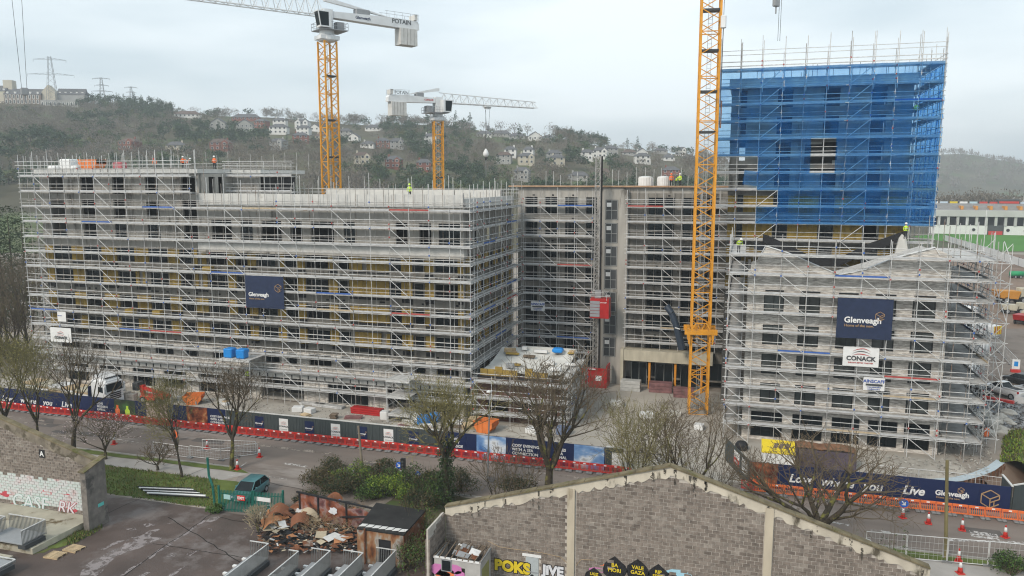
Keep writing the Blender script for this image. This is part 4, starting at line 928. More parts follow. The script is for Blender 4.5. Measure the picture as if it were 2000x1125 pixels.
for i in range(16):
    x_, y_ = R.uniform(-28.5,-19.2), R.uniform(84.6,92); w_ = R.uniform(.3,.9); tag(MB().bbox(x_-w_, y_-.25, zz(x_, y_)+.14, x_+w_, y_+.25, zz(x_, y_)+.3+R.uniform(0,.4), .03).build('roof_material', R.choice((white_m, insul, grey_m, timber, timber_old))), 'small stack of material lying on the white podium roof', 'stack', 'stacks on the podium roof')
o = MB().bbox(-22.3, 91.2, 6.75, -21, 92.3, 7.3, .15).build('pallet_wrap', blue_m); tag(o, 'blue wrapped bundle on the white podium roof', 'bundle')
# ================================================================ printed banners on the scaffolds
def cube_logo(x, y, z, s, m, parent, th=.05):
    c30, h = math.cos(PI/6)*s, s
    A = [(0,h),(c30,h/2),(c30,-h/2),(0,-h),(-c30,-h/2),(-c30,h/2)]
    seg = [(A[i], A[(i+1) % 6]) for i in range(6) if i != 1]+[((c30,h/2),(c30,h*.05)),((-c30,h/2),(0,0)),((0,0),(0,-h*.4)),((0,0),(c30,h/2)),((0,-h),(0,-h*.4)),((0,-h*.4),(c30*.45,-h*.2)),((c30*.45,-h*.2),(c30*.45,-h*.72)),((c30*.45,-h*.2),(c30,h*.05))]
    mb = MB()
    for (a, b) in seg: mb.tube((x+a[0], y, z+a[1]), (x+b[0], y, z+b[1]), th, n=4)
    return mb.build('cube_logo', m, parent)
def swoosh(x, y, z, w, parent):
    for k, (c, m) in enumerate(((0, red_m), (.13, dgrey_m), (.26, red_m))):
        mb = MB(); zz0 = z+c*w; pk = .35+.12*k
        for i in range(10):
            a, b = i/10, (i+1)/10; f = lambda u: zz0+w*.16*(1-((u-pk)/(1-pk if u > pk else pk))**2)*(.6+.4*k/2)
            tk = lambda u: w*.045*math.sin(PI*min(.97, max(.06, u)))
            mb.prism([(x-w/2+a*w, y, f(a)), (x-w/2+b*w, y, f(b)), (x-w/2+b*w, y, f(b)+tk(b)), (x-w/2+a*w, y, f(a)+tk(a))], (0,-.012,0))
        mb.build('swoosh', m, parent)
def banner(px0, py0, px1, py1, w, m, label, name='banner', slack=.012):
    a, b = AW(px0, py1, w), AW(px1, py0, w); x0, x1 = a.x, b.x
    z1 = (AW(px0, py0, w).z+AW(px1, py0, w).z)/2; z0 = (a.z+AW(px1, py1, w).z)/2
    t = thing(name, label, 'banner', ((x0+x1)/2, w, z0)); vs = []; fs = []; nx, nz = 16, 10
    for j in range(nz+1):
        for i in range(nx+1):
            u, v = i/nx, j/nz; vs.append((x0+(x1-x0)*u, w+slack*noise.noise((u*3+x0, v*3, w))*2, z0+(z1-z0)*v))
    for j in range(nz):
        for i in range(nx): q = j*(nx+1)+i; fs.append((q, q+1, q+nx+2, q+nx+1))
    MB().add(vs, fs).build('sheet', m, t, smooth=True)
    for (x, z) in ((x0,z0),(x1,z0),(x0,z1),(x1,z1)): tubeo('cable_tie', (x, w-.01, z), (x, w+.15, z+.06), .02, dgrey_m, t)
    return t, x0, x1, z0, z1
t, x0, x1, z0, z1 = banner(481, 539, 553, 602, 82.1, navy_sheet, 'dark navy developer banner on the long block scaffold')
letter('Glenveagh', x0+.45, 82.05, z0+1.45, .68, white_m, t, .018); letter('Home of the new.', x0+.5, 82.05, z0+1.05, .3, gold, t, .004); cube_logo(x1-.75, 82.05, z0+2.55, .5, gold, t, .03)
t, x0, x1, z0, z1 = banner(1632, 583, 1746, 662, 83.88, navy_sheet, 'largest dark navy developer banner on the brick block scaffold')
letter('Glenveagh', x0+.68, 83.83, z0+1.62, .82, white_m, t, .022); letter('Home of the new.', x0+.72, 83.83, z0+1.2, .37, gold, t, .006); cube_logo(x1-1.15, 83.83, z0+2.35, .46, gold, t, .03)
t, x0, x1, z0, z1 = banner(1645, 679, 1718, 716, 83.86, white_m, 'white contractor banner with red roof arcs below navy banner')
letter('CONACK', (x0+x1)/2, 83.81, z0+.62, .62, dgrey_m, t, .022, align='CENTER'); letter('BUILDING BETTER TOGETHER', (x0+x1)/2, 83.81, z0+.33, .17, red_m, t, .003, align='CENTER'); swoosh((x0+x1)/2+.05, 83.81, z0+1.1, 1.7, t)
t, x0, x1, z0, z1 = banner(1685, 738, 1729, 763, 83.86, white_m, 'small white scaffold firm sign under the contractor banner')
blue_p = flat('blue_print', (.04,.1,.4), .5)
def ainscaff(t, x0, x1, z0, z1, w):
    W_ = x1-x0; H = z1-z0
    letter('AINSCAFF', (x0+x1)/2, w-.05, z0+H*.62, H*.34, blue_p, t, .01, align='CENTER'); mb = MB(); mb.tube((x0+W_*.12, w-.06, z0+H*.47), (x1-W_*.12, w-.06, z0+H*.47), H*.075, n=6).build('tube_emblem', dgrey_m, t)
    letter('www.ainscaff.ie', (x0+x1)/2, w-.05, z0+H*.23, H*.16, blue_p, t, .002, align='CENTER'); letter('info@ainscaff.ie', (x0+x1)/2, w-.05, z0+H*.07, H*.14, blue_p, t, .002, align='CENTER')
ainscaff(t, x0, x1, z0, z1, 83.86)
t, x0, x1, z0, z1 = banner(1037, 589, 1064, 607, 103.1, white_m, 'small white scaffold firm sign deep in the courtyard'); ainscaff(t, x0, x1, z0, z1, 103.1)
t, x0, x1, z0, z1 = banner(113, 609, 128, 628, 82.1, white_m, 'tiny white notice sheet high on the left end scaffold'); letter('AINSCAFF', x0+.06, 82.05, z0+.75, .16, blue_p, t, .002)
t, x0, x1, z0, z1 = banner(100, 640, 138, 668, 82.1, white_m, 'white contractor banner at left end behind the branches'); letter('CONACK', (x0+x1)/2, 82.05, z0+.45, .5, dgrey_m, t, .016, align='CENTER'); swoosh((x0+x1)/2, 82.05, z0+.85, 1.3, t)
# ================================================================ loading bays and loads on the scaffold
def bay(x0, x1, y0, y1, z, label):
    t = thing('loading_platform', label, 'platform', ((x0+x1)/2, y0, z)); n = 6
    for i in range(n): boxo('deck_board', x0+(x1-x0)*i/n+.01, y0, z, x0+(x1-x0)*(i+1)/n-.01, y1, z+.06, deck_m, t)
    for x in (x0, x1):
        tubeo('post', (x, y0+.05, 0 if z < 9 else z-.1), (x, y0+.05, z+1.1), tube_r, galv, t); tubeo('rail', (x, y0, z+1), (x, y1, z+1), tube_r, galv, t); tubeo('brace', (x, y0, z-.05), (x, y1+.1, max(.2, z-2)), tube_r, galv, t)
    boxo('edge_beam', x0, y0-.05, z-.2, x1, y0-.005, z-.01, galv, t)
p = AW(462, 692, 80.6)
bay(p.x-1.6, p.x+2.6, 79.4, 82.2, 6.05, 'loading platform carrying two blue bundles')
for dx in (-.75, 1.0): tag(MB().bbox(p.x+dx-.6, 79.8, 6.12, p.x+dx+.6, 81, 7.25, .1).build('wrapped_pallet', blue_m), ('left' if dx < 0 else 'right')+' blue wrapped bundle on the loading platform', 'pallet')
for i, z in enumerate((5.0, 3.1, 1.0)):
    q = AW(785, 715, 80.6); bay(q.x-1.6+.1*i, q.x+1.3, 79.6, 82.2, z, ('top','middle','lowest')[i]+' of three stacked loading platforms on the long block')
for (px, py, m, nm, lb) in ((406,524,insul,'insulation_pack','yellow pack of insulation on a scaffold deck'),(255,609,insul,'insulation_pack','left cream pack lying on a low scaffold deck'),(308,612,insul,'insulation_pack','right cream pack lying on a low scaffold deck')):
    q = AW(px, py, 82.9); k = min(LEV, key=lambda z: abs(z-q.z+.4)); tag(MB().bbox(q.x-.6, 82.5, k+.06, q.x+.7, 83.3, k+.75, .06).build(nm, m), lb, 'pack')
# roof loads on the raised end
x = AW(136, 330, 87).x; tag(MB().bbox(x-.95, 86.2, 29.11, x+.95, 87.8, 30.55, .12).build('water_container', white_m), 'white water container on the raised roof beside orange skip', 'container')
for dx, w_ in ((-1.7, .9), (1.9, .7)):
    mb = MB(); mb.lathe([(w_, 0), (w_*1.1, .25), (w_*.9, .5), (w_*.3, .62)], (x+dx, 86.3, 29.11), 9)
    tag(mb.build('bulk_bag', white_m, smooth=True), ('left' if dx < 0 else 'right')+' slumped white bag beside the roof container', 'bag')
def skip(name, x, y, z, m, label, w=3.0, h=1.25, rz=0.0):
    t = thing(name, label, 'skip', (x, y, z), rz); d = 1.7; th = .05; e = .55
    prof = [(-w/2+e,0),(w/2-e,0),(w/2,h*.62),(w/2,h),(-w/2,h),(-w/2,h*.62)]
    for sy in (-1, 1): put('side_panel', MB().prism([(a, sy*d/2-th/2, b) for a, b in prof], (0, th, 0)).mesh('side_panel', m), t, local=True)
    fl = MB(); q = [prof[4],prof[5],prof[0],prof[1],prof[2],prof[3]]
    for a, b in zip(q, q[1:]): fl.prism([(a[0],-d/2+.03,a[1]),(b[0],-d/2+.03,b[1]),(b[0],-d/2+.03,b[1]+th),(a[0],-d/2+.03,a[1]+th)], (0,d-.06,0))
    put('floor_panel', fl.mesh('floor_panel', m), t, local=True)
    rb = MB()
    for sy in (-1, 1):
        rb.box(-w/2-.05, sy*d/2-.06, h, w/2+.05, sy*d/2+.06, h+.08)
        for k in (-.3, 0, .3): rb.box(k*w-.04, sy*d/2-.07, .05, k*w+.04, sy*d/2+.07, h)
    put('rim', rb.mesh('rim', m), t, local=True); return t
skip_or = mat('skip_orange', (.72,.2,.05), .6, .15, 1, dirt=((.45,.3,.2), 1.2, .62))
skip('skip', AW(182, 330, 86.5).x, 86.4, 29.11, skip_or, 'orange skip on the raised roof of the long block')
x = AW(236, 325, 87).x; tag(MB().bbox(x-.8, 86.3, 29.11, x+.8, 87.4, 30.1, .15).build('red_pallet_load', mat('faded_red_wrap', (.4,.12,.13), .6, .3, 3)), 'faded red and white load on the raised roof', 'load')
# ================================================================ tower cranes
def crane(label, x, y, ztop, mw, mrot, jrot, jl, cl, jh, z0=0.0, words=(), trolley=None, hang=0, cab_side=-1, collar=None, sec=2.6, plats=(), hide_top=False):
    t = thing('tower_crane', label, 'crane', (x, y, z0)); MT = Matrix.Translation((x, y, 0)) @ Matrix.Rotation(mrot, 4, 'Z')
    h = mw/2; n = max(1, round((ztop-z0)/sec)); dz = (ztop-z0)/n; cr_ = .11
    for sx in (-1,1):
        for sy in (-1,1): put('mast_chord', MB().box(sx*h-cr_, sy*h-cr_, z0, sx*h+cr_, sy*h+cr_, ztop).mesh('mast_chord', crane_y), t, MT)
    for f in range(4):
        mb = MB(); A = Matrix.Rotation(f*PI/2, 4, 'Z')
        for i in range(n):
            a, b = z0+i*dz, z0+(i+1)*dz; m_ = (a+b)/2
            q = [Vector((-h,-h,a)), Vector((h,-h,m_)), Vector((-h,-h,b))] if (i+f) % 2 == 0 or True else None
            mb.tube(A @ q[0], A @ q[1], .065, n=4, cap=False); mb.tube(A @ q[1], A @ q[2], .065, n=4, cap=False)
            if i % 2 == 0: mb.tube(A @ Vector((-h,-h,a)), A @ Vector((h,-h,a)), .07, n=4, cap=False)
        put('mast_bracing', mb.mesh('mast_bracing', crane_y), t, MT)
    mb = MB()
    for sx in (-.22,.22): mb.tube((sx, h*.45, z0+.2), (sx, h*.45, ztop-.2), .035, n=4, cap=False)
    for i in range(int((ztop-z0)/.45)): mb.tube((-.22, h*.45, z0+.3+i*.45), (.22, h*.45, z0+.3+i*.45), .025, n=3, cap=False)
    put('ladder', mb.mesh('ladder', galv), t, MT)
    for z in plats: put('platform', MB().box(-h+.12,-h+.12,z,h-.12,h*.3,z+.07).box(-h+.12,-h+.1,z+.071,h-.12,-h+.13,z+.25).mesh('platform', dgrey_m), t, MT)
    if collar:
        c = collar; e = h+.32
        mb = MB()
        for s_ in (-1,1):
            mb.box(-e-.5, s_*e-.13, c-.75, e+.5, s_*e+.13, c-.1); mb.box(s_*e-.13, -e+.131, c-.75, s_*e+.13, e-.131, c-.1)
            for q in (-1,1): mb.prism([(q*(e-.13),s_*e-.1,c-.751),(q*(e+.15),s_*e-.1,c-.751),(q*(e+.05),s_*e-.1,c-1.9),(q*(e-.12),s_*e-.1,c-1.9)], (0,.2,0))
            mb.path([(-e*.75,s_*e,c-.1),(-e*.45,s_*e,c+.6),(e*.45,s_*e,c+.6),(e*.75,s_*e,c-.1)], .1, 4); mb.tube((-e*.3,s_*e,c+.6),(-e*.1,s_*e,c-.1),.06,n=4); mb.tube((e*.3,s_*e,c+.6),(e*.1,s_*e,c-.1),.06,n=4)
        put('climbing_collar', mb.mesh('climbing_collar', crane_y), t, MT)
    JT = Matrix.Translation((x, y, ztop)) @ Matrix.Rotation(jrot, 4, 'Z')
    P = lambda name, mb, m, par=t: put(name, mb.mesh(name, m), par, JT)
    P('slewing_ring', MB().lathe([(mw*.62,0),(mw*.72,.2),(mw*.72,.8),(mw*.55,.95),(mw*.55,1.5)], n=16).box(-mw*.75,-mw*.62,.2,mw*.75,mw*.62,.75), crane_w)
    pf = MB().box(-2.6,-1.9,1.5,1.6,1.9,1.62)
    for (a, b) in (((-2.6,-1.9),(1.6,-1.9)),((1.6,-1.9),(1.6,1.9)),((-2.6,1.9),(1.6,1.9)),((-2.6,-1.9),(-2.6,1.9))):
        for z in (2.1, 2.6): pf.tube((a[0],a[1],z),(b[0],b[1],z), .03, n=4)
        for k in range(5): q = Vector((*a,0)).lerp(Vector((*b,0)), k/4); pf.tube((q.x,q.y,1.6),(q.x,q.y,2.6), .03, n=4)
    P('service_platform', pf, grey_m); P('machine_box', MB().bbox(-2.5,-.4,1.63,-1.3,.9,2.9,.05), grey_m)
    P('turret', MB().box(-.75,-.75,1.63,.75,.75,4.6), crane_w)
    cb = P('cab', MB().add([(.2,cab_side*.8,1.7),(1.9,cab_side*.8,1.7),(1.9,cab_side*2.2,1.7),(.2,cab_side*2.2,1.7),(.2,cab_side*.8,4.0),(2.25,cab_side*.8,4.0),(2.25,cab_side*2.2,4.0),(.2,cab_side*2.2,4.0)], [(0,1,2,3),(4,5,6,7),(0,1,5,4),(1,2,6,5),(2,3,7,6),(3,0,4,7)]), crane_w)
    P('cab_window', MB().add([(1.93,cab_side*.9,1.9),(1.93,cab_side*2.1,1.9),(2.27,cab_side*2.1,3.85),(2.27,cab_side*.9,3.85)], [(0,1,2,3)]).add([(.6,cab_side*2.22,1.9),(1.8,cab_side*2.22,1.9),(2.1,cab_side*2.22,3.85),(.6,cab_side*2.22,3.85)], [(0,1,2,3)]), glass, cb)
    # counter jib, tapered box beam with ballast
    zb = 3.6
    P('counter_jib', MB().prism([(-cl,-.7,zb-.35),(-cl*.72,-.7,zb-.35),(-.8,-.7,zb-.15),(-.8,-.7,zb+.75),(-cl*.68,-.7,zb+1.05),(-cl+.3,-.7,zb+.95),(-cl,-.7,zb+.5)], (0,1.4,0)), crane_w)
    P('tie_beam', MB().prism([(-cl*.7,-.3,zb+1.0),(-cl*.62,-.3,zb+1.25),(-.3,-.3,zb+2.7),(.3,-.3,zb+2.7),(.3,-.3,zb+2.2),(-.5,-.3,zb+2.1)], (0,.6,0)), crane_w)
    for i in range(5): xx = -cl+.5+i*.62; P('counterweight', MB().box(xx,-.95,zb-2.9-.0*i,xx+.56,.95,zb-.36), precast)
    P('counterweight', MB().box(-cl+.4,-.9,zb+1.06,-cl+.9,.9,zb+1.9), precast)
    rl = MB()
    for s_ in (-1,1):
        rl.tube((-cl+.2,s_*.95,zb+1.9),(-cl*.6,s_*.95,zb+1.9), .03, n=4)
        for k in range(5): rl.tube((-cl+.3+k*cl*.09,s_*.95,zb+.9),(-cl+.3+k*cl*.09,s_*.95,zb+1.9), .025, n=4)
    P('counter_jib_railing', rl, grey_m); P('winch', MB().bbox(-cl*.45,-.6,zb+.8,-cl*.3,.6,zb+1.7,.1), grey_m)
    # jib: triangular lattice
    nb = max(6, round(jl/1.75)); st = jl/nb; hb = .75
    for yy in (-hb, hb): P('jib_chord', MB().tube((.6,yy,zb),(jl,yy,zb), .09, n=5), crane_w)
    tp = lambda u: zb+jh*(1-.35*u/jl)
    P('jib_chord', MB().tube((.4,0,tp(0)),(jl,0,tp(jl)), .1, n=5), crane_w)
    jb = MB()
    for i in range(nb):
        a, b = .6+i*st*(1-.6/jl), .6+(i+1)*st*(1-.6/jl); m_ = (a+b)/2
        for yy in (-hb, hb): jb.tube((a,yy,zb),(m_,0,tp(m_)), .055, n=4, cap=False); jb.tube((m_,0,tp(m_)),(b,yy,zb), .055, n=4, cap=False)
        jb.tube((a,-hb,zb),(b,hb,zb), .04, n=3, cap=False); jb.tube((b,-hb,zb),(b,hb,zb), .04, n=3, cap=False)
    P('jib_lattice', jb, crane_w)
    if trolley:
        P('trolley', MB().box(trolley-.7,-.8,zb-.35,trolley+.7,.8,zb-.12).box(trolley-.5,-.5,zb-.7,trolley+.5,.5,zb-.36), crane_w)
        for dx in (-.55,.55): P('hoist_rope', MB().tube((trolley+dx,0,zb-.5),(trolley+dx*.5,0,zb-hang), .03, n=4), dgrey_m)
        P('hook_block', MB().bbox(trolley-.4,-.25,zb-hang-.9,trolley+.4,.25,zb-hang,.08).tube((trolley,0,zb-hang-.9),(trolley,0,zb-hang-1.7), .09), grey_m)
    for (txt, u, v, s_, side, m) in words:
        Mx = JT @ Matrix.Translation((u, side*.72, zb+v)) @ (Matrix.Rotation(PI, 4, 'Z') if side > 0 else Matrix()) @ Matrix.Rotation(PI/2, 4, 'X')
        put('lettering', text_mesh(txt, s_, m, .012), t, Mx)
    return t
Yc = YAW
p = AW(648, 375, 108)
crane('tall crane rising behind the long block, its white jib cut by frame top', p.x, 108, 48.2, 2.0, PI/4+.25, Yc+PI+math.atan2(.6,.8), 50, 15.5, 2.6, words=(('POTAIN', -10.6, .25, .95, 1, dgrey_m), ('Glenveagh', -4.4, .15, .6, 1, navy)), trolley=39.4, hang=13, plats=(43, 36.5, 31), cab_side=1)
p = AW(857, 380, 146)
z = AW(855, 237, 146).z
c2 = crane('smaller crane with complete white jib, behind the long block', p.x, 146, z, 1.75, .55, Yc+math.atan2(.53,.85), 23, 10.6, 1.9, words=(('POTAIN', -9.4, 1.15, .8, -1, dgrey_m), ('CONACK', -3.2, .2, .45, -1, red_m)), trolley=11.3, hang=4, plats=(28,), cab_side=-1)
p = AW(1386, 100, 94)
crane('nearest crane, yellow lattice mast with climbing collar before the tower', p.x, 94, 54, 2.1, .12, Yc+PI*.12, 45, 13, 2.6, trolley=9, hang=9, collar=10.5, plats=(46.4, 42, 37.5, 33, 16), sec=2.5)
# hoist load of the smaller crane
q = AW(949, 300, 150); t = thing('hanging_load', 'white bag hanging from the smaller crane before the hill', 'load', q)
MB().lathe([(.12,.95),(.3,.7),(.55,.2),(.62,-.2),(.4,-.55),(.15,-.7)], q, 10).build('bag', white_m, t, smooth=True)
tubeo('rope', (q.x, q.y, AW(949, 215, 150).z), (q.x, q.y, q.z+.9), .035, dgrey_m, t); tubeo('rope', (q.x, q.y, q.z-.6), (q.x, q.y, q.z-4.5), .05, grey_m, t); boxo('hook', q.x-.15, q.y-.1, q.z-1.3, q.x+.15, q.y+.1, q.z-.7, black_m, t)
# two hoist ropes over the tower from the near crane
t = thing('hoist_rope', 'thin twin rope dropping to the tower roof from above', 'rope', AW(1520, 78, 101))
a, b = AW(1519, 80, 101), AW(1523, 80, 101)
for q in (a, b): tubeo('rope', q, (q.x, q.y, 58), .025, dgrey_m, t)
q = AW(1413, 50, 92); t = thing('hook_block', 'white hook block with chain hanging beside the yellow mast', 'hook', q)
tubeo('rope', (q.x, q.y, q.z+1), (q.x, q.y, 57), .03, dgrey_m, t); MB().bbox(q.x-.3, q.y-.25, q.z-.3, q.x+.3, q.y+.25, q.z+1.1, .1).build('block', crane_w, t); z2 = AW(1410, 250, 92).z
tubeo('chain', (q.x, q.y, q.z-.3), (q.x-.05, q.y, z2), .05, dgrey_m, t); tubeo('chain', (q.x+.1, q.y, z2+3), (q.x+.08, q.y, z2), .06, rust, t)
# ================================================================ hoardings along the street
def photo_mat(name, cols, scale, stretch=(1,1,1)):
    m = bpy.data.materials.new(name); m.use_nodes = True; t = m.node_tree; b = t.nodes['Principled BSDF']; b.inputs['Roughness'].default_value = .4
    g = t.nodes.new('ShaderNodeNewGeometry'); mp = t.nodes.new('ShaderNodeMapping'); mp.inputs['Scale'].default_value = stretch; n = t.nodes.new('ShaderNodeTexNoise'); n.inputs['Scale'].default_value = scale; n.inputs['Detail'].default_value = 3
    r = t.nodes.new('ShaderNodeValToRGB'); e = r.color_ramp.elements
    while len(e) < len(cols): e.new(.5)
    for i, c in enumerate(cols): e[i].position = .3+.4*i/(len(cols)-1); e[i].color = c+(1,)
    t.links.new(g.outputs['Position'], mp.inputs[0]); t.links.new(mp.outputs[0], n.inputs['Vector']); t.links.new(n.outputs['Fac'], r.inputs[0]); t.links.new(r.outputs[0], b.inputs['Base Color']); return m
ph_sky = photo_mat('printed_sky_view', [(.06,.16,.4),(.2,.35,.6),(.7,.75,.8),(.12,.1,.07)], .5, (1,1,1.6)); ph_food = photo_mat('printed_warm_dinner', [(.015,.01,.01),(.12,.03,.015),(.35,.1,.04),(.6,.35,.15)], 1.1)
ph_green = photo_mat('printed_garden', [(.02,.025,.02),(.04,.06,.03),(.08,.2,.05)], .8); ph_pink = photo_mat('printed_pale_room', [(.5,.36,.32),(.65,.5,.45),(.25,.15,.12)], .9)
board_g = mat('grey_green_sheeting', (.055,.068,.07), .6, .12, 1.2, stretch=(6,6,.5)); cap_w = flat('white_capping', (.6,.6,.58), .6)
HW_ = 71.8; HH = 2.35
def hoarding(label, x0, x1, spec, m, ribs=False, cap=True, name='site_hoarding'):
    t = thing(name, label, 'hoarding', ((x0+x1)/2, HW_, 0)); n = max(1, round((x1-x0)/2.4)); w = (x1-x0)/n
    for i in range(n):
        boxo('panel', x0+i*w+.006, HW_, .02, x0+(i+1)*w-.006, HW_+.05, HH, m, t)
        if ribs:
            for k in range(6): boxo('rib', x0+i*w+.1+k*w/6, HW_-.03, .03, x0+i*w+.22+k*w/6, HW_-.001, HH-.02, m, t)
        boxo('post', x0+i*w-.05, HW_+.06, 0, x0+i*w+.05, HW_+.18, HH-.1, timber_old, t)
    if cap: boxo('capping', x0, HW_-.04, HH+.003, x1, HW_+.12, HH+.09, cap_w, t)
    return t
sx = lambda px, py=850: AW(px, py, HW_).x
t = hoarding('navy hoarding with white script words at the left behind trees', sx(-60, 790), sx(442, 840), None, navy, cap=False)
for (px, py, wd) in ((6,800,'Love'),(42,808,'where'),(86,812,'you'),(122,816,'Live')): letter(wd, sx(px, py), HW_-.02, .75, .95, white_m, t, .02, .25)
letter('LOVE\nMODERN\nLIVING', sx(193, 835), HW_-.02, 1.5, .36, white_m, t, .008); letter('COSY EVENINGS\nWITH A SEA\nCONNECTION', sx(412, 835), HW_-.02, 1.35, .34, white_m, t, .01)
for (a, b, m, nm) in ((226,266,ph_green,'printed_garden_panel'),(288,330,ph_pink,'printed_room_panel'),(366,406,ph_food,'printed_dinner_panel')): boxo(nm, sx(a, 830), HW_-.012, .35 if m is ph_pink else .03, sx(b, 830), HW_-.002, HH-.02, m, t)
for (px, m) in ((232, orange_hi), (251, yellow_hi)):      # flat printed figures on the garden panel
    x = sx(px, 830); mb = MB(); mb.lathe([(.02,0),(.02,0)], (x, HW_, 1)); f = [(-.28,0),(.28,0),(.34,.75),(.14,1.0),(.16,1.3),(-.16,1.3),(-.14,1.0),(-.34,.75)]
    MB().prism([(x+a, HW_-.018, .35+b) for a, b in f], (0,-.004,0)).build('printed_figure', m, t)
t = hoarding('grey-green ribbed hoarding with alternating navy and white posters', sx(443, 840), sx(868, 880), None, board_g, ribs=True)
for i, px in enumerate((508, 555, 605, 656, 708, 759, 808)):
    x = sx(px, 845); kind = i % 2
    boxo('poster', x-.55, HW_-.05, .42, x+.55, HW_-.035, 2.0, white_m if kind else navy, t)
    if kind: letter('CONACK', x, HW_-.06, 1.05, .26, dgrey_m, t, .008, align='CENTER'); mb = swoosh(x, HW_-.06, 1.32, .75, t); letter('CONSTRUCTION', x, HW_-.06, .78, .11, grey_m, t, .001, align='CENTER')
    else: letter('Glenveagh', x-.05, HW_-.06, 1.15, .23, white_m, t, .006, align='CENTER'); letter('Home of the new.', x-.05, HW_-.06, .98, .1, gold, t, .001, align='CENTER'); cube_logo(x+.42, HW_-.06, 1.42, .1, gold, t, .01)
t = hoarding('navy hoarding with landscape pictures right of the ribbed one', sx(869, 880), sx(1182, 915), None, navy, cap=False)
for (a, b, m) in ((931,988,ph_sky),(1121,1180,ph_sky)): boxo('printed_landscape_panel', sx(a, 890), HW_-.012, .03, sx(b, 900), HW_-.002, HH-.02, m, t)
letter('LOVE\nCOSY\nSEASIDE', sx(880, 885), HW_-.02, 1.55, .38, white_m, t, .01); letter('COSY EVENINGS\nWITH A SEA\nCONNECTION', sx(1000, 895), HW_-.02, 1.5, .4, white_m, t, .012); letter('APPLES\nTO A\nCANAL', sx(1082, 900), HW_-.02, 1.5, .38, white_m, t, .012)
t = hoarding('short grey hoarding with white poster at the site gate', sx(1183, 915), sx(1216, 915), None, board_g, ribs=True); x = sx(1205, 915); boxo('poster', x-.5, HW_-.05, .5, x+.5, HW_-.035, 1.9, white_m, t)
# mesh gate
t = thing('site_gate', 'open mesh site gate with white sign behind the gable wall', 'gate', (sx(1260, 920), HW_, 0)); x0, x1 = sx(1225, 920), sx(1310, 920)
for i in range(5): tubeo('gate_post', (x0+(x1-x0)*i/4, HW_, 0), (x0+(x1-x0)*i/4, HW_, 2.2), .05, dgrey_m, t)
for z in (.15, 2.15): tubeo('gate_rail', (x0, HW_, z), (x1, HW_, z), .04, dgrey_m, t)
boxo('gate_sign', sx(1283, 915), HW_-.06, .4, sx(1305, 915), HW_-.045, 1.9, white_m, t)
# right hand hoarding
t = thing('site_hoarding', 'grey return hoarding with red and white site notices', 'hoarding', (0, 75, 0))
A, B = Vector((-1.2, 78.2)), Vector((1.1, 71.85)); d = (B-A).normalized(); nrm = Vector((d.y, -d.x))
if nrm.y > 0: nrm = -nrm
for i in range(3): c = A.lerp(B, (i+.5)/3); boxd('panel', c, d, nrm, (B-A).length/3-.01, .05, .02, HH, board_g, t)
for (u, m, w_) in ((.5, white_m, 1.5), (.82, white_m, 1.5)):
    c = A.lerp(B, u)+nrm*.04; boxd('notice', c, d, nrm, w_, .012, .7, 2.0, m, t)
c = A.lerp(B, .5)+nrm*.05; boxd('notice_red_half', c, d, nrm, 1.46, .012, .72, 1.35, red_m, t)
rzz = math.atan2(d.y, d.x); c = A.lerp(B, .5)+nrm*.065
put('lettering', text_mesh('GATE 1', .3, white_m, .012, 0, 'CENTER'), t, Matrix.Translation((c.x, c.y, .95)) @ Matrix.Rotation(rzz, 4, 'Z') @ Matrix.Rotation(PI/2, 4, 'X'))
c = A.lerp(B, .82)+nrm*.06; put('lettering', text_mesh('CONACK', .24, dgrey_m, .008, 0, 'CENTER'), t, Matrix.Translation((c.x, c.y, 1.25)) @ Matrix.Rotation(rzz, 4, 'Z') @ Matrix.Rotation(PI/2, 4, 'X'))
t = hoarding('long navy hoarding with white script and gold cube emblem', sx(1463, 935), 22.0, None, navy, cap=False)
boxo('printed_dinner_panel', sx(1464, 935), HW_-.012, .03, sx(1518, 940), HW_-.002, HH-.02, ph_food, t)
for (px, py, wd) in ((1540,945,'Love'),(1602,952,'where'),(1684,962,'you'),(1761,975,'Live')): letter(wd, sx(px, py), HW_-.02, .82, 1.05, white_m, t, .03, .25)
letter('Glenveagh', sx(1825, 978), HW_-.02, 1.02, .62, white_m, t, .018); letter('Home of the new.', sx(1827, 985), HW_-.02, .74, .25, gold, t, .004); cube_logo(sx(1876, 972), HW_-.02, 1.6, .27, gold, t, .022); cube_logo(sx(1933, 982), HW_-.02, 1.12, .78, gold, t, .05)
t = thing('site_hoarding', 'grey-green end pen of the street hoarding beside river', 'hoarding', (22.5, 74, 0))
for (a, b) in (((22.1,71.85),(22.1,74.6)),((22.3,72.2),(25.8,74.6))):
    A, B = Vector(a), Vector(b); d = (B-A).normalized()
    boxd('panel', A.lerp(B, .5), d, (d.y, -d.x), (B-A).length, .06, -1.0 if a[1] > 75 else .02, HH, board_g, t); boxd('capping', A.lerp(B, .5), d, (d.y, -d.x), (B-A).length, .16, HH+.003, HH+.09, cap_w, t)
c = Vector((24.4, 73.45)); d = Vector((3.5,2.4)).normalized(); boxd('poster', c, d, (d.y, -d.x), 1.1, .012, .6, 2.0, white_m, t)
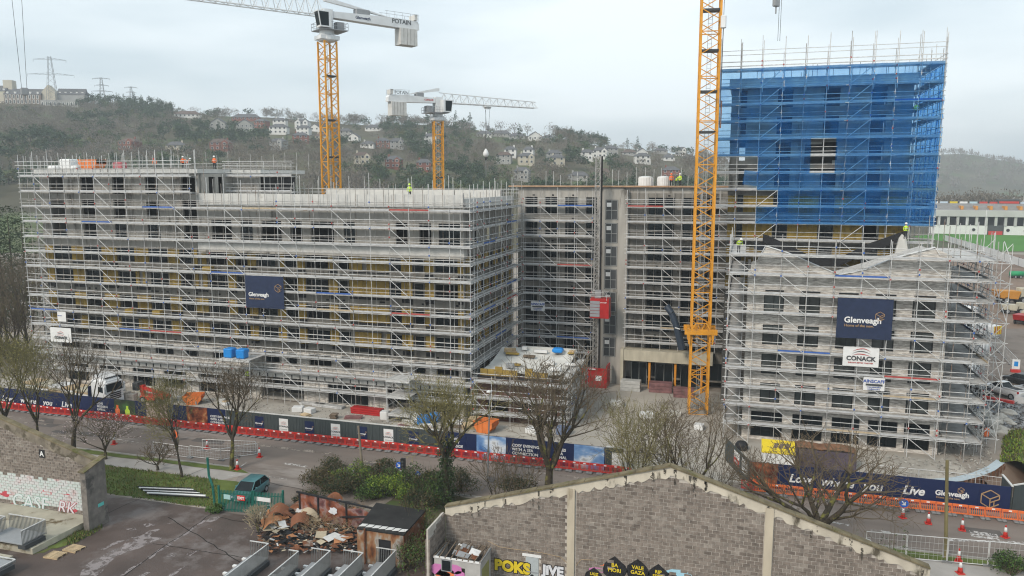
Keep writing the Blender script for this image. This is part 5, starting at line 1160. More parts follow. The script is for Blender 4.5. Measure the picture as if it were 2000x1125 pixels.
# ---------------------------------------------------------------- plastic road barriers
def barrier_proto(name, m, bm, w, label, group):
    t = thing(name, label, 'barrier', (0,0,0), 0, group); h = 1.0
    mb = MB(); mb.bbox(-w/2,-.035,.78,w/2,.035,h,.012); mb.box(-w/2,-.03,.16,w/2,.03,.26); mb.box(-w/2,-.031,.261,-w/2+.07,.031,.779); mb.box(w/2-.07,-.031,.261,w/2,.031,.779)
    n = 8
    for i in range(1, n): x = -w/2+w*i/n; mb.box(x-.022,-.022,.262,x+.022,.022,.778)
    put('panel', mb.mesh('panel', m), t, local=True)
    put('reflector', MB().box(-.12,-.042,.83,.12,-.037,.95).mesh('reflector', white_m), t, local=True)
    for s_ in (-.36,.36): put('foot', MB().bbox(s_*w-.17,-.42,.004,s_*w+.17,.3,.17,.05).mesh('foot', bm), t, local=True)
    return t
bp = barrier_proto('road_barrier', red_m, base_m, .98, 'red plastic barrier in the row along the left hoarding', 'red road barriers'); first = True
x = -93.0
while x < sx(1238, 925):
    if not (sx(868, 890) < x < sx(880, 890)):
        M = Matrix.Translation((x, 70.75+R.uniform(-.05,.05), .004)) @ Matrix.Rotation(R.uniform(-.05,.05), 4, 'Z')
        seg = 'navy script hoarding' if x < sx(442, 840) else 'ribbed poster hoarding' if x < sx(868, 880) else 'landscape picture hoarding'; lb = 'red plastic barrier in the row before the '+seg
        if first: bp.matrix_basis = M; WM[bp.name] = M; first = False; bp['label'] = lb; bp['group'] = 'red barriers before the '+seg
        else: copy_tree(bp, None, M, lb, 'red barriers before the '+seg)
    x += 1.0
bo = barrier_proto('road_barrier', orange_m, base_m, 1.18, 'orange plastic barrier in the row along the right navy hoarding', 'orange road barriers'); x = 2.2; first = True
while x < 26:
    M = Matrix.Translation((x, 70.35+R.uniform(-.04,.04)-(x-2)*.01, .004)) @ Matrix.Rotation(R.uniform(-.04,.04), 4, 'Z')
    if first: bo.matrix_basis = M; first = False
    else: copy_tree(bo, None, M)
    x += 1.21
for i, (px, py) in enumerate(((1458,958),(1470,961))):
    g = G(px, py); c = copy_tree(bp, None, Matrix.Translation((g.x, g.y, .004)), ('left' if i == 0 else 'right')+' of two red barriers at the corner of the return hoarding', 'red barriers at the site corner')
# ---------------------------------------------------------------- cones
cone = thing('traffic_cone', 'cone', 'cone', (0,0,0), 0, 'traffic cones on the road')
put('base', MB().bbox(-.21,-.21,0,.21,.21,.06,.02).mesh('base', red_m), cone, local=True); put('body', MB().lathe([(.155,.06),(.105,.36),(.1,.38)], n=12).mesh('body', red_m, True), cone, local=True)
put('sleeve', MB().lathe([(.1,.38),(.06,.68)], n=12).mesh('sleeve', white_m, True), cone, local=True); put('tip', MB().lathe([(.06,.68),(.035,.8),(.02,.82)], n=12).mesh('tip', red_m, True), cone, local=True)
CN = [(507,893,'cone on the road beside the mesh fence panels'),(464,917,'cone at the gateway kerb below the bare tree trunk'),(405,877,'cone behind the yellowish tree at the road edge'),(742,925,'cone at the foot of the leaning timber pole'),(743,930,'spare'),(774,928,'cone standing alone right of the leaning timber pole'),(783,935,'cone beside the temporary traffic light'),(817,947,'cone under the small blue arrow sign'),
      (1763,1012,'cone carrying the blue arrow sign before navy hoarding'),(1813,1023,'cone right of the blue arrow sign cone'),(1879,1036,'cone just right of the tall timber pole'),(1963,1050,'rightmost cone on the road'),(1872,1097,'upper of two cones at the tall pole base'),(1875,1120,'lower of two cones at the tall pole base'),(1183,752,'cone at the red hoist enclosure'),(223,868,'cone on the road at the far left behind the blossom tree')]
first = True
for (px, py, lb) in CN:
    if lb == 'spare': continue
    g = G(px, py); M = Matrix.Translation((g.x, g.y, .01)) @ Matrix.Rotation(R.uniform(0,1.5), 4, 'Z') @ Matrix.Diagonal((1.25,1.25,1.25,1))
    if first: cone.matrix_basis = M; cone['label'] = lb; first = False
    else: copy_tree(cone, None, M, lb)
# blue arrow signs
def arrow_sign(px, py, h, lb, r=.32):
    g = G(px, py); t = thing('arrow_sign', lb, 'sign', (g.x, g.y, 0)); y = g.y-.05
    tubeo('stem', (g.x, g.y, 0), (g.x, g.y, h+r), .03, grey_m, t); n = 20
    MB().prism([(g.x+r*math.cos(2*PI*i/n), y, h+r+r*math.sin(2*PI*i/n)) for i in range(n)], (0,.02,0)).build('disc', flat('sign_blue', (.02,.13,.55), .4), t)
    MB().prism([(g.x+a*r, y-.012, h+r+b*r) for a, b in ((-.5,.45),(-.35,.6),(.2,.0),(.2,.35),(.42,.35),(.42,-.45),(-.4,-.45),(-.4,-.22),(.02,-.22))], (0,.01,0)).build('arrow', white_m, t)
arrow_sign(1763, 1012, .95, 'blue arrow disc on a cone before the navy hoarding', .36); arrow_sign(780, 935, 1.0, 'blue arrow disc beside the temporary traffic light'); arrow_sign(817, 947, .8, 'smaller blue arrow disc right of the traffic light', .26)
g = G(788, 940); t = thing('traffic_light', 'temporary black traffic light at the roadside', 'traffic light', (g.x, g.y, 0))
boxo('head', g.x-.2, g.y-.15, 1.1, g.x+.2, g.y+.15, 2.2, black_m, t); tubeo('mast', (g.x, g.y, .3), (g.x, g.y, 1.1), .05, dgrey_m, t); boxo('battery_box', g.x-.45, g.y-.3, 0, g.x+.45, g.y+.3, .5, white_m, t)
for k in range(3): MB().tube((g.x, g.y-.19, 1.3+k*.32), (g.x, g.y-.15, 1.3+k*.32), .11, n=10).build('lens', dgrey_m, t)
# diamond warning sign and road works sign
for (px, py, lb) in ((1478,957,'orange diamond works sign at the hoarding corner'),(342,862,'orange works sign behind the yellowish tree')):
    g = G(px, py); t = thing('works_sign', lb, 'sign', (g.x, g.y, 0)); MB().prism([(g.x-.5,g.y,.75),(g.x,g.y,.2),(g.x+.5,g.y,.75),(g.x,g.y,1.3)], (0,.03,0)).build('plate', orange_hi, t); tubeo('leg', (g.x-.2,g.y+.06,0), (g.x-.1,g.y+.05,.7), .02, dgrey_m, t); tubeo('leg', (g.x+.2,g.y+.06,0), (g.x+.1,g.y+.05,.7), .02, dgrey_m, t); MB().prism([(g.x-.1,g.y-.01,.5),(g.x+.15,g.y-.01,.5),(g.x+.05,g.y-.01,1.0),(g.x-.05,g.y-.01,1.0)], (0,-.006,0)).build('pictogram', black_m, t)
# ================================================================ foreground sheds
blk = [mat('block_a', (.212,.178,.152), .95, .3, 3.5, .3, dirt=((.15,.13,.115), .7, .6)), mat('block_b', (.238,.203,.175), .95, .3, 3.5, .3, dirt=((.17,.15,.13), .7, .62)), mat('block_c', (.165,.138,.118), .95, .3, 3.5, .3), mat('block_d', (.275,.24,.208), .95, .25, 3.5, .3)]
mortar = mat('lime_mortar', (.5,.46,.41), .95, .15, 2)
stained = mat('stained_render', (.55,.5,.41), .9, .16, 1.2, .3, stretch=(1,1,.35), dirt=((.1,.085,.06), .9, .58), bscale=5)
moss = mat('mossy_coping', (.17,.14,.085), .95, .35, 1.5, .5, dirt=((.1,.1,.03), 1, .55))
def block_wall(T, y, x0, x1, top, z0, n_ind, seed, cols=(), cl=.48, ch=.245, pick=None, paint=None):
    """courses of blocks standing 15 mm proud of the mortar; top(x) is the roofline"""
    rr = random.Random(seed); xs = [x0]+[x0+(x1-x0)*i/24 for i in range(1, 24)]+[x1]
    MB().prism([(x0,y+.02,z0)]+[(x1,y+.02,z0)]+[(x,y+.02,top(x)) for x in reversed(xs)], (0,.2,0)).build('mortar_bed', mortar, T)
    cells = []; r_ = 0; z = z0
    while z < max(top(x) for x in xs):
        x = x0-(cl/2 if r_ % 2 else 0)
        while x < x1:
            a, b = max(x0, x)+.02, min(x1, x+cl)-.02
            for c0, c1, cz0, cz1 in cols:
                if z < cz1 and z+ch > cz0:
                    if a < c0 < b: b = c0-.013
                    elif a < c1 < b: a = c1+.013
                    elif a >= c0 and b <= c1: b = a
            if b-a > .08 and z+ch < min(top(a), top(b))+.02 : cells.append((a, b, z+.019, z+ch-.019))
            x += cl
        z += ch; r_ += 1
    key = pick or (lambda c: abs((c[0]+c[1])/2-(x0+x1)/2)+abs(c[2]-4.8)*2)
    cells.sort(key=key); mass = MB(); allm = blk+([paint[0]] if paint else [])
    for i, (a, b, c, d) in enumerate(cells):
        k = rr.choices((0,1,2,3), (6,4,1.3,.8))[0]
        if noise.noise((a*.4, c*.7, seed)) > .34: k = rr.choice((2,0,0))
        pr = .03+rr.uniform(-.008,.012); m = blk[k]; j = k
        if paint and paint[1](a, c): m = paint[0]; j = 4
        if i < n_ind: boxo('block', a, y+.02-pr, c, b, y+.1, d, m, T)
        else: mass.mi = j; mass.box(a, y+.02-pr, c, b, y+.1, d)
    if mass.v: tag(mass.build('blockwork', allm, T), kind='stuff')
GW = 49.0; GX0, GX1, GA, GE, GP = -19.6, 11.2, -4.1, 4.9, 9.55
gtop = lambda x: GE+(GP-GE)*(1-abs(x-GA)/((GA-GX0) if x < GA else (GX1-GA)))
GWT = thing('gable_wall', 'wide block gable wall with stained cream coping in front', 'wall', (GA, GW, 0))
door = (-13.75, -12.75, 0, 2.1); hutc = None
block_wall(GWT, GW, GX0, GX1, lambda x: gtop(x)-.45, 0, 300, 5, cols=[(-10.85,-10.2,0,20),(1.75,2.35,0,20),door])
for (a, b) in ((GX0, GA), (GA, GX1)):
    rr3 = random.Random(int(a*7)); n = 60; up = []; lo = []
    for i in range(n+1):
        x = a+(b-a)*i/n; up.append((x, GW-.06, gtop(x)+.03)); lo.append((x, GW-.06, gtop(x)-.55-rr3.uniform(-.08,.2)-.12*noise.noise((x*1.3, 0, 4))))
    mb = MB(); vs = lo+up; fs = [(i, i+1, n+2+i, n+1+i) for i in range(n)]; mb.add(vs, fs); mb.add([(v[0], GW+.019, v[2]) for v in lo]+lo, [(i, i+1, n+2+i, n+1+i) for i in range(n)])
    mb.build('render_band', stained, GWT)
    for i in range(14):      # coping stones
        xa, xb = a+(b-a)*i/14, a+(b-a)*(i+1)/14-.02
        MB().prism([(xa,GW-.2,gtop(xa)+.035),(xb,GW-.2,gtop(xb)+.035),(xb,GW-.2,gtop(xb)+.16+R.uniform(-.015,.02)),(xa,GW-.2,gtop(xa)+.15+R.uniform(-.015,.02))], (0,.55,0)).build('coping_stone', moss, GWT)
drip = mat('damp_streak', (.085,.075,.06), .95, .2, 2); ragged(drip, 3.0, .52)
for i in range(30):
    x = GX0+.4+R.random()*(GX1-GX0-.8); l = R.uniform(.6,1.7); w_ = R.uniform(.04,.12); z = gtop(x)+.02
    MB().prism([(x-w_,GW-.075,z-.06),(x-w_*.5,GW-.075,z-l*.8),(x+w_*.2,GW-.075,z-l),(x+w_*.7,GW-.075,z-l*.6),(x+w_,GW-.075,z-.05)], (0,-.002,0)).build('damp_streak', drip, GWT)
cream_col = mat('cream_column', (.5,.44,.34), .9, .12, 1.2, stretch=(1,1,.4), dirt=((.3,.25,.18), .8, .6))
for x in (-10.8, 1.8): boxo('column', x, GW-.13, 0, x+.5, GW+.019, gtop(x)-.2, cream_col, GWT)
dr = boxo('door', -13.7, GW-.02, 0, -12.8, GW+.05, 2.08, flat('door_grey', (.42,.46,.47), .5), GWT); boxo('door_bar', -13.62, GW-.08, .98, -12.88, GW-.03, 1.04, grey_m, dr); boxo('door_head', -13.95, GW-.05, 2.1, -12.6, GW+.04, 2.3, white_m, GWT)
MB().prism([(-13.25+.16*math.cos(a*PI/5), GW-.025, .6+.24*math.sin(a*PI/5)) for a in range(10)], (0,-.004,0)).build('door_mark', black_m, dr)
def graffiti(txt, px, py, w, size, m, parent, bold=.05, ol=.11, olm=black_m, shear=0):
    p = AW(px, py, w)
    o = put('graffiti', text_mesh(txt, size, olm, ol, shear), parent, Matrix.Translation((p.x, w-.012, p.z)) @ Matrix.Rotation(PI/2, 4, 'X'))
    put('graffiti_fill', text_mesh(txt, size, m, bold, shear), o, Matrix.Translation((p.x, w-.022, p.z)) @ Matrix.Rotation(PI/2, 4, 'X'))
gy = flat('spray_yellow', (.72,.55,.03), .6); gpink = flat('spray_pink', (.6,.2,.45), .6); gora = flat('spray_orange', (.8,.2,.08), .6); gwh = flat('spray_white', (.68,.69,.72), .6)
graffiti('POKS', 966, 1111, GW-.01, 1.05, gy, GWT, .06, .12); graffiti('JiVE', 1060, 1120, GW-.01, .92, gwh, GWT, .05, .1)
for (px, py, s_) in ((1160,1142,.9),(1200,1132,1.2),(1245,1136,1.15),(1285,1142,1.05)):
    p = AW(px, py, GW-.02); mb = MB(); rr4 = random.Random(px)
    n = 12; mb.prism([(p.x+s_*.62*math.cos(2*PI*i/n)*(1+.2*rr4.random()), GW-.015, p.z+s_*.6*(1+math.sin(2*PI*i/n)*(1+.3*(i == 3)))) for i in range(n)], (0,-.005,0)); mb.build('graffiti', black_m, GWT)
    put('graffiti_fill', text_mesh({1160:'UGZ',1200:'BA\nMORI',1245:'VALE\nGAZA',1285:'RIP\nSEPO'}[px], s_*.3, gy, .008, 0, 'CENTER'), GWT, Matrix.Translation((p.x, GW-.03, p.z+s_*.75)) @ Matrix.Rotation(PI/2, 4, 'X'))
for (px, py, m, r_) in ((1168,1115,gpink,.5),(1185,1107,gora,.35),(1305,1125,gpink,.5),(1325,1122,flat('spray_blue', (.35,.6,.72), .6),.7)):
    p = AW(px, py, GW); MB().prism([(p.x+r_*1.3*math.cos(2*PI*i/9), GW-.008, p.z+r_*.5*math.sin(2*PI*i/9)) for i in range(9)], (0,-.003,0)).build('spray_patch', m, GWT)
for pts in ([(952,1056),(975,1068),(1000,1072),(1030,1076),(1060,1080),(1095,1088),(1108,1100)], [(1125,1105),(1135,1093),(1160,1094)]):
    MB().path([AW(a, b, GW-.05) for a, b in pts], .022, 4).build('loose_cable', mat('old_cable', (.42,.31,.2), .8), GWT)
# left return of the gable wall and the hut in its corner
rt = thing('return_wall', 'broken block return at the left end of gable wall', 'wall', (GX0, 47, 0)); rng = random.Random(2)
MB().box(GX0-.24, 46.1, 0, GX0-.12, 48.98, 4.5).build('mortar_bed', mortar, rt)
for r_ in range(20):
    for k in range(6):
        y0 = 46.1+k*.48; 
        if r_ > 15+k*.7: continue
        boxo('block', GX0-.33, y0+.006, r_*.235+.006, GX0-.02, y0+.47, r_*.235+.229, rng.choice(blk), rt)
hx0, hx1, hy0, hy1 = AW(848, 1085, 46.4).x, AW(938, 1102, 46.4).x, 46.4, 48.6
hz = AW(848, 1085, 46.4).z; HT_ = thing('hut', 'small graffitied hut with broken roof in the wall corner', 'hut', ((hx0+hx1)/2, 47.5, 0))
hutm = mat('hut_render', (.45,.44,.42), .85, .12, 1.5, dirt=((.35,.33,.3), 1, .6))
boxo('front_wall', hx0, hy0, 0, AW(888, 1100, 46.4).x, hy0+.12, hz-.05, hutm, HT_); boxo('front_wall', AW(908, 1100, 46.4).x, hy0, 0, hx1, hy0+.12, hz-.05, hutm, HT_); boxo('door_head', AW(888, 1100, 46.4).x, hy0, hz-.62, AW(908, 1100, 46.4).x, hy0+.12, hz-.05, hutm, HT_)
boxo('side_wall', hx1-.12, hy0+.121, 0, hx1, hy1, hz-.06, hutm, HT_); boxo('side_wall', hx0, hy0+.121, 0, hx0+.12, hy1, hz-.06, hutm, HT_); boxo('floor', hx0+.13, hy0+.13, .01, hx1-.13, hy1, .05, dgrey_m, HT_)
wx = AW(862, 1092, 46.4).x; boxo('window_frame', wx, hy0-.05, hz-1.0, wx+.75, hy0-.002, hz-.15, grey_m, HT_); boxo('pane', wx+.07, hy0-.07, hz-.93, wx+.68, hy0-.055, hz-.22, glass, HT_)
for i in range(9): a = hx0+(hx1-hx0)*i/8; MB().tube((a,hy0-.1,hz),(a+R.uniform(-.15,.15),hy1,hz+.12), .05, n=4).build('rafter', timber_old, HT_)
for i in range(11):
    a, b = R.uniform(hx0+.2, hx1-.7), R.uniform(hy0+.1, hy1-.7); w_, d_ = R.uniform(.4,.9), R.uniform(.3,.8); z = hz+R.uniform(.0,.1)
    MB().prism([(a,b,z),(a+w_,b+R.uniform(-.1,.1),z-R.uniform(0,.25)),(a+w_,b+d_,z-.05),(a,b+d_,z+.1)], (0,0,.03)).build('roof_fragment', (grey_m, rust, timber_old, white_m)[i % 4], HT_)
boxo('fascia', hx0-.05, hy0-.08, hz-.1, hx1+.05, hy0-.003, hz+.02, white_m, HT_); boxo('fascia', hx1+.003, hy0, hz-.1, hx1+.06, hy1, hz+.05, grey_m, HT_)
for (px, py, m, r_) in ((856,1112,gpink,.6),(872,1120,gora,.55),(888,1112,gpink,.5),(866,1124,gora,.5),(898,1122,gpink,.35)):
    p = AW(px, py, hy0); MB().prism([(p.x+r_*math.cos(2*PI*i/10)*(1+.2*(i % 2)), hy0-.006, p.z+r_*.7*math.sin(2*PI*i/10)) for i in range(10)], (0,-.003,0)).build('graffiti', m, HT_)
boxo('graffiti', hx1+.002, hy0+.3, .6, hx1+.008, hy1-.4, 1.9, flat('spray_olive', (.3,.3,.12), .7), HT_)
# ---------------------------------------------------------------- wall A and its yard slab
A0 = -76.0; AY = 48.6; ax1 = -49.75
za, zb_ = AW(163, 897, AY).z, AW(0, 817, AY).z; xl = AW(0, 817, AY).x
atop = lambda x: za+(zb_-za)*(x-ax1)/(xl-ax1)
WA = thing('shed_wall', 'sloping block end wall marked A with pale graffiti', 'wall', (-55, AY, 0))
graf_m = photo_mat('sprayed_mural', [(.5,.3,.3),(.6,.56,.56),(.6,.6,.6),(.52,.6,.57),(.62,.62,.62),(.4,.42,.42)], .9, (1,1,1.3))
block_wall(WA, AY, -66, ax1, lambda x: atop(x)-.6, 0, 280, 9, pick=lambda c: -c[0], paint=(graf_m, lambda x, z: .55 < z < 3.0+.35*noise.noise((x*1.5, 0, 2)) and x > -61))
mint = flat('spray_mint', (.35,.58,.47), .7); gred = flat('spray_red', (.5,.07,.09), .7)
graffiti('CASE', 24, 988, AY-.01, 1.7, gwh, WA, -.01, .03, mint, .15); graffiti('RK', 112, 1000, AY-.01, 1.5, gwh, WA, .0, .04, gred, .3)
for (px, py, w_, m_) in ((10,965,.9,gred),(30,985,.5,gred),(60,990,.9,flat('spray_pale_blue', (.35,.5,.58), .7)),(92,962,.7,gred),(140,995,.7,gred),(128,965,.5,gred)):
    q = AW(px, py, AY); rq = random.Random(px); MB().prism([(q.x+w_*math.cos(2*PI*i/9)*rq.uniform(.4,1.1), AY-.008, q.z+w_*.35*math.sin(2*PI*i/9)*rq.uniform(.4,1.2)) for i in range(9)], (0,-.002,0)).build('spray_patch', m_, WA)
n = 30; xs = [-66+(ax1+66)*i/n for i in range(n+1)]; rr3 = random.Random(4)
lo = [(x, AY-.05, atop(x)-.75-rr3.uniform(-.05,.15)) for x in xs]; up = [(x, AY-.05, atop(x)) for x in xs]
MB().add(lo+up, [(i, i+1, n+2+i, n+1+i) for i in range(n)]).build('render_band', mat('dark_stained_render', (.22,.19,.15), .95, .3, 1.5, .4, dirt=((.1,.085,.06), 1, .5)), WA)
for i in range(12): xa, xb = xs[0]+(ax1-xs[0])*i/12, xs[0]+(ax1-xs[0])*(i+1)/12-.02; MB().prism([(xa,AY-.15,atop(xa)+.005),(xb,AY-.15,atop(xb)+.005),(xb,AY-.15,atop(xb)+.13),(xa,AY-.15,atop(xa)+.13)], (0,.5,0)).build('coping_stone', moss, WA)
fin = mat('grey_pebbledash', (.2,.18,.16), .95, .25, 2, .6, dirt=((.09,.085,.08), .8, .55), bscale=14)
MB().prism([(ax1+.02,46.9,0),(ax1+.02,48.9,0),(ax1+.02,48.9,za+.25),(ax1+.02,46.9,za-.3)], (.55,0,0)).build('end_fin', fin, WA); MB().prism([(ax1-.02,46.75,za-.34),(ax1-.02,49.0,za+.23),(ax1-.02,49.0,za+.33),(ax1-.02,46.75,za-.24)], (.65,0,0)).build('fin_capping', moss, WA)
boxo('teal_plate', ax1+.573, 47.9, 1.62, ax1+.59, 48.5, 1.9, flat('teal_plate', (.15,.6,.55), .5), WA)
p = AW(82, 886, AY); sg = boxo('letter_plate', p.x-.3, AY-.03, p.z-.35, p.x+.3, AY-.004, p.z+.35, black_m, WA); letter('A', p.x, AY-.04, p.z-.2, .6, white_m, sg, .02, align='CENTER')
slabm = mat('mossy_concrete_slab', (.42,.39,.31), .9, .2, .6, .3, dirt=((.12,.085,.04), .5, .55))
SL = thing('concrete_plinth', 'raised mossy concrete plinth at lower left', 'plinth', (-55, 43, 0))
boxo('slab', -76, 42.6, 0, -50.35, 48.55, .42, slabm, SL); boxo('slab', -76, 30, 0, -50.9, 41.6, .3, slabm, SL); boxo('slab_edge', -50.345, 42.6, 0, -50.2, 48.5, .46, ivory, SL)
tag(sheet('plinth_moss', wobble([(-50.15,42.5),(-49.2,44),(-49.3,47),(-50.1,47)], .4, .2, 3), .02, grass_m), kind='structure')
for i, (px, py, rz) in enumerate(((108, 1086, .05), (145, 1073, -.05))):
    g = G(px, py); t = thing('timber_pallet', ('nearer' if i == 0 else 'farther')+' pale timber pallet lying on the yard asphalt', 'pallet', (g.x, g.y, .01), rz)
    for k in range(9): put('top_slat', MB().box(-.62+k*.138,-.5,.1,-.52+k*.138,.5,.12).mesh('top_slat', timber), t, local=True)
    for k in (-.45,0,.45): put('bearer', MB().box(-.62,k-.05,.0,.62,k+.05,.099).mesh('bearer', timber), t, local=True)
# ---------------------------------------------------------------- steel trays with railings
rail_m = mat('grey_steel_rail', (.2,.21,.21), .5, .1, 2, metal=.2)
def tray(px, py, L_, W_, label, z0=.02, top=1.5, zb=0.0):
    g = G(px, py, top+zb); x1, y1 = g.x, g.y; x0, y0 = x1-W_, y1-L_; t = thing('steel_tray', label, 'tray', ((x0+x1)/2, y1, zb), 0, 'steel trays in the yard')
    boxo('deck', x0+.05, y0, zb+.35, x1-.05, y1-.05, zb+.42, grey_m, t); boxo('side_box', x1-.45, y0, zb+.02, x1+.25, y1-.3, zb+.349, dgrey_m, t)
    boxo('side_rail', x1-.04, y0, zb+top-.05, x1+.04, y1, zb+top, galv, t); boxo('rear_rail', x0, y1-.04, zb+top-.045, x1-.041, y1+.04, zb+top, galv, t)
    b = MB(); n = int(L_/.11)
    for i in range(n): b.box(x1-.018, y0+i*.11, zb+.35, x1+.018, y0+i*.11+.04, zb+top-.05)
    tag(b.build('side_bars', rail_m, t), kind='stuff')
    n = int(W_/.13)
    for i in range(n+1): boxo('rear_bar', x0+i*W_/n-.015, y1-.015, zb+.3, x0+i*W_/n+.015, y1+.015, zb+top-.05, rail_m, t)
    for k in range(int(L_/1.1)): boxo('pad', x0-.35, y1-.6-k*1.1, zb+.2, x0+.1, y1-.4-k*1.1, zb+.34, white_m, t)
    return t
for i, (px, py) in enumerate(((524,1061),(583,1076),(645,1075),(709,1079),(773,1074))):
    tray(px, py, 7.0, 1.55 if i != 1 else .8, ('first','second','third','fourth','fifth')[i]+' railed steel tray from the left at bottom of yard')
tray(88, 1014, 2.1, 3.6, 'railed steel tray standing on the mossy plinth', zb=.43); tray(10, 1008, 2.0, 2.5, 'railed tray cut by the left frame edge beside wall A', zb=.43); tray(30, 1092, 3.0, 3.0, 'lowest railed tray with glass at bottom left corner', zb=.3, top=.55)
# ---------------------------------------------------------------- burnt shed
BS = thing('burnt_shed', 'burnt-out shed with rusty front and sagging black roof', 'shed', (-29, 53, 0))
rc = [G(697,1034,2.5), G(789,1047,2.5), G(831,999,2.6), G(735,984,2.7)]
MB().prism(rc, (0,0,.1)).build('roof', mat('charred_felt', (.022,.021,.02), .8, .4, 1, .3, dirt=((.06,.055,.05), .8, .6)), BS)
f0, f1 = rc[0], rc[1]; D = (f1-f0); up = Vector((0,0,1)); nn = Vector((-D.y, D.x, 0)).normalized()
def wseg(name, a, b, z0, z1, m, off=0.0):
    p, q = f0.lerp(f1, a), f0.lerp(f1, b); MB().prism([(p.x,p.y,z0),(q.x,q.y,z0),(q.x,q.y,z1),(p.x,p.y,z1)], nn*.08).build(name, m, BS)
shedm = photo_mat('peeling_rusty_wall', [(.08,.035,.02),(.22,.09,.04),(.3,.17,.09),(.34,.33,.3),(.2,.09,.05),(.4,.38,.34)], 1.1, (1,1,.6))
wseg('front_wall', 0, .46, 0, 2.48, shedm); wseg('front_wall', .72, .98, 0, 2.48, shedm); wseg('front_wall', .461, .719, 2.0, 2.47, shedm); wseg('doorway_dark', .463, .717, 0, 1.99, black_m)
MB().prism([(f1.x,f1.y,0),(rc[2].x,rc[2].y,0),(rc[2].x,rc[2].y,2.55),(f1.x,f1.y,2.48)], (-.07,0,0)).build('side_wall', rust, BS)
tubeo('downpipe', (f0.lerp(f1,.18).x, f0.lerp(f1,.18).y-.12, 0), (f0.lerp(f1,.18).x, f0.lerp(f1,.18).y-.12, 2.7), .07, rust, BS)
bw = [G(585,962,2.4), G(735,990,2.4)]; graf2 = photo_mat('scorched_graffiti', [(.03,.02,.018),(.16,.045,.025),(.26,.09,.05),(.3,.2,.19),(.14,.05,.05),(.05,.04,.04)], 1.0)
MB().prism([(bw[0].x,bw[0].y,0),(bw[1].x,bw[1].y,0),(bw[1].x,bw[1].y,1.5),(bw[0].lerp(bw[1],.8).x,bw[0].lerp(bw[1],.8).y,2.0),(bw[0].lerp(bw[1],.62).x,bw[0].lerp(bw[1],.62).y,1.75),(bw[0].lerp(bw[1],.45).x,bw[0].lerp(bw[1],.45).y,2.2),(bw[0].lerp(bw[1],.2).x,bw[0].lerp(bw[1],.2).y,2.3),(bw[0].x,bw[0].y,2.45)], (.02,.08,0)).build('rear_wall', graf2, BS)
for a in (0, .25, .62, .98): q = bw[0].lerp(bw[1], a); boxo('stud', q.x-.06, q.y-.1, 0, q.x+.06, q.y-.01, 2.4, black_m, BS)
MB().tube((bw[0].x-.2,bw[0].y-.1,2.5),(bw[1].x+.8,bw[1].y-.1,2.2), .09, n=4).build('charred_beam', black_m, BS); MB().tube(G(640,1010,.4),(bw[1].x+.5,bw[1].y-1.5,2.3), .08, n=4).build('charred_beam', black_m, BS); MB().tube(G(625,990,1.2),G(665,975,1.6), .04, n=4).build('blue_pipe', flat('pipe_blue', (.12,.2,.42), .5), BS)
fl_ = [G(512,1052,.25), G(575,985,.25), G(700,1010,.25), G(697,1075,.25)]
MB().prism(fl_, (0,0,-.2)).build('scorched_floor', mat('scorched_floor', (.03,.027,.025), .9, .5, 1, .5, dirt=((.3,.22,.14), .5, .62)), BS)
MB().prism([fl_[0], fl_[3], fl_[3]+Vector((0,.12,0)), fl_[0]+Vector((0,.12,0))], (0,0,.15)).build('floor_edge', black_m, BS)
sm = [flat('sheet_orange', (.45,.2,.09), .8), flat('sheet_cream', (.5,.42,.3), .8), flat('sheet_brown', (.2,.08,.04), .8), flat('sheet_white', (.6,.59,.57), .7), rust]
for i in range(40):
    q = [(R.uniform(520,560),R.uniform(1010,1035)),(R.uniform(560,690),R.uniform(1010,1070)),(R.uniform(600,690),R.uniform(1045,1070))][i % 3]
    if i < 14: q = (R.uniform(522,600), R.uniform(1000,1040))
    p = G(*q, .35+(R.uniform(0,.7) if i < 14 else .0)+.006*i); a = R.uniform(0, 3); w_, d_ = R.uniform(.4,1.3), R.uniform(.3,.8); ca, sa = math.cos(a), math.sin(a); ti = R.uniform(-.25,.5) if i < 14 else R.uniform(-.04,.04)
    pts = [p+Vector((u*ca-v*sa, u*sa+v*ca, ti*u+.05*k)) for k, (u, v) in enumerate(((-w_/2,-d_/2),(w_/2,-d_/2),(w_/2*.9,d_/2),(-w_/2,d_/2*.9)))]
    MB().prism(pts, (0,0,.02)).build('fallen_sheet', sm[i % 5], BS)
for (qx, qy, w_, a_, m_) in ((540,1008,1.5,.3,sm[2]),(570,1000,1.8,-.4,rust),(600,1012,1.7,.2,sm[1]),(530,1030,1.2,.8,sm[0]),(640,985,1.6,-.2,rust),(585,1028,1.4,.5,sm[2])):
    c = G(qx, qy, .7); vs = []; n_ = 6
    for k in range(n_+1):
        u = (k/n_-.5)*w_; z_ = .35*math.cos(u/w_*3.6); vs += [c+Vector((u*math.cos(a_), u*math.sin(a_), z_)), c+Vector((u*math.cos(a_)-1.1*math.sin(a_), u*math.sin(a_)+1.1*math.cos(a_), z_+.35))]
    MB().add(vs, [(2*k, 2*k+2, 2*k+3, 2*k+1) for k in range(n_)]).build('buckled_roof_sheet', m_, BS, smooth=True)
MB().prism([bw[0].lerp(bw[1], .45)+Vector(((.3+.1*(k % 3))*math.cos(2*PI*k/14), -.06, -1.0+(.26+.07*(k % 2))*math.sin(2*PI*k/14))) for k in range(14)], (0,-.01,0)).build('graffiti', gwh, BS)
for i in range(7): p = G(700+i*13, 1028+i*1.8, 2.62); MB().prism([p, p+Vector((.5,.1,.02)), p+Vector((.55,.5,.03)), p+Vector((.1,.45,.02))], (0,0,.015)).build('peeling_strip', sm[3], BS)
deb = MB(); dm = [black_m, rust, sm[1], sm[2], sm[3], timber_old, sm[0]]
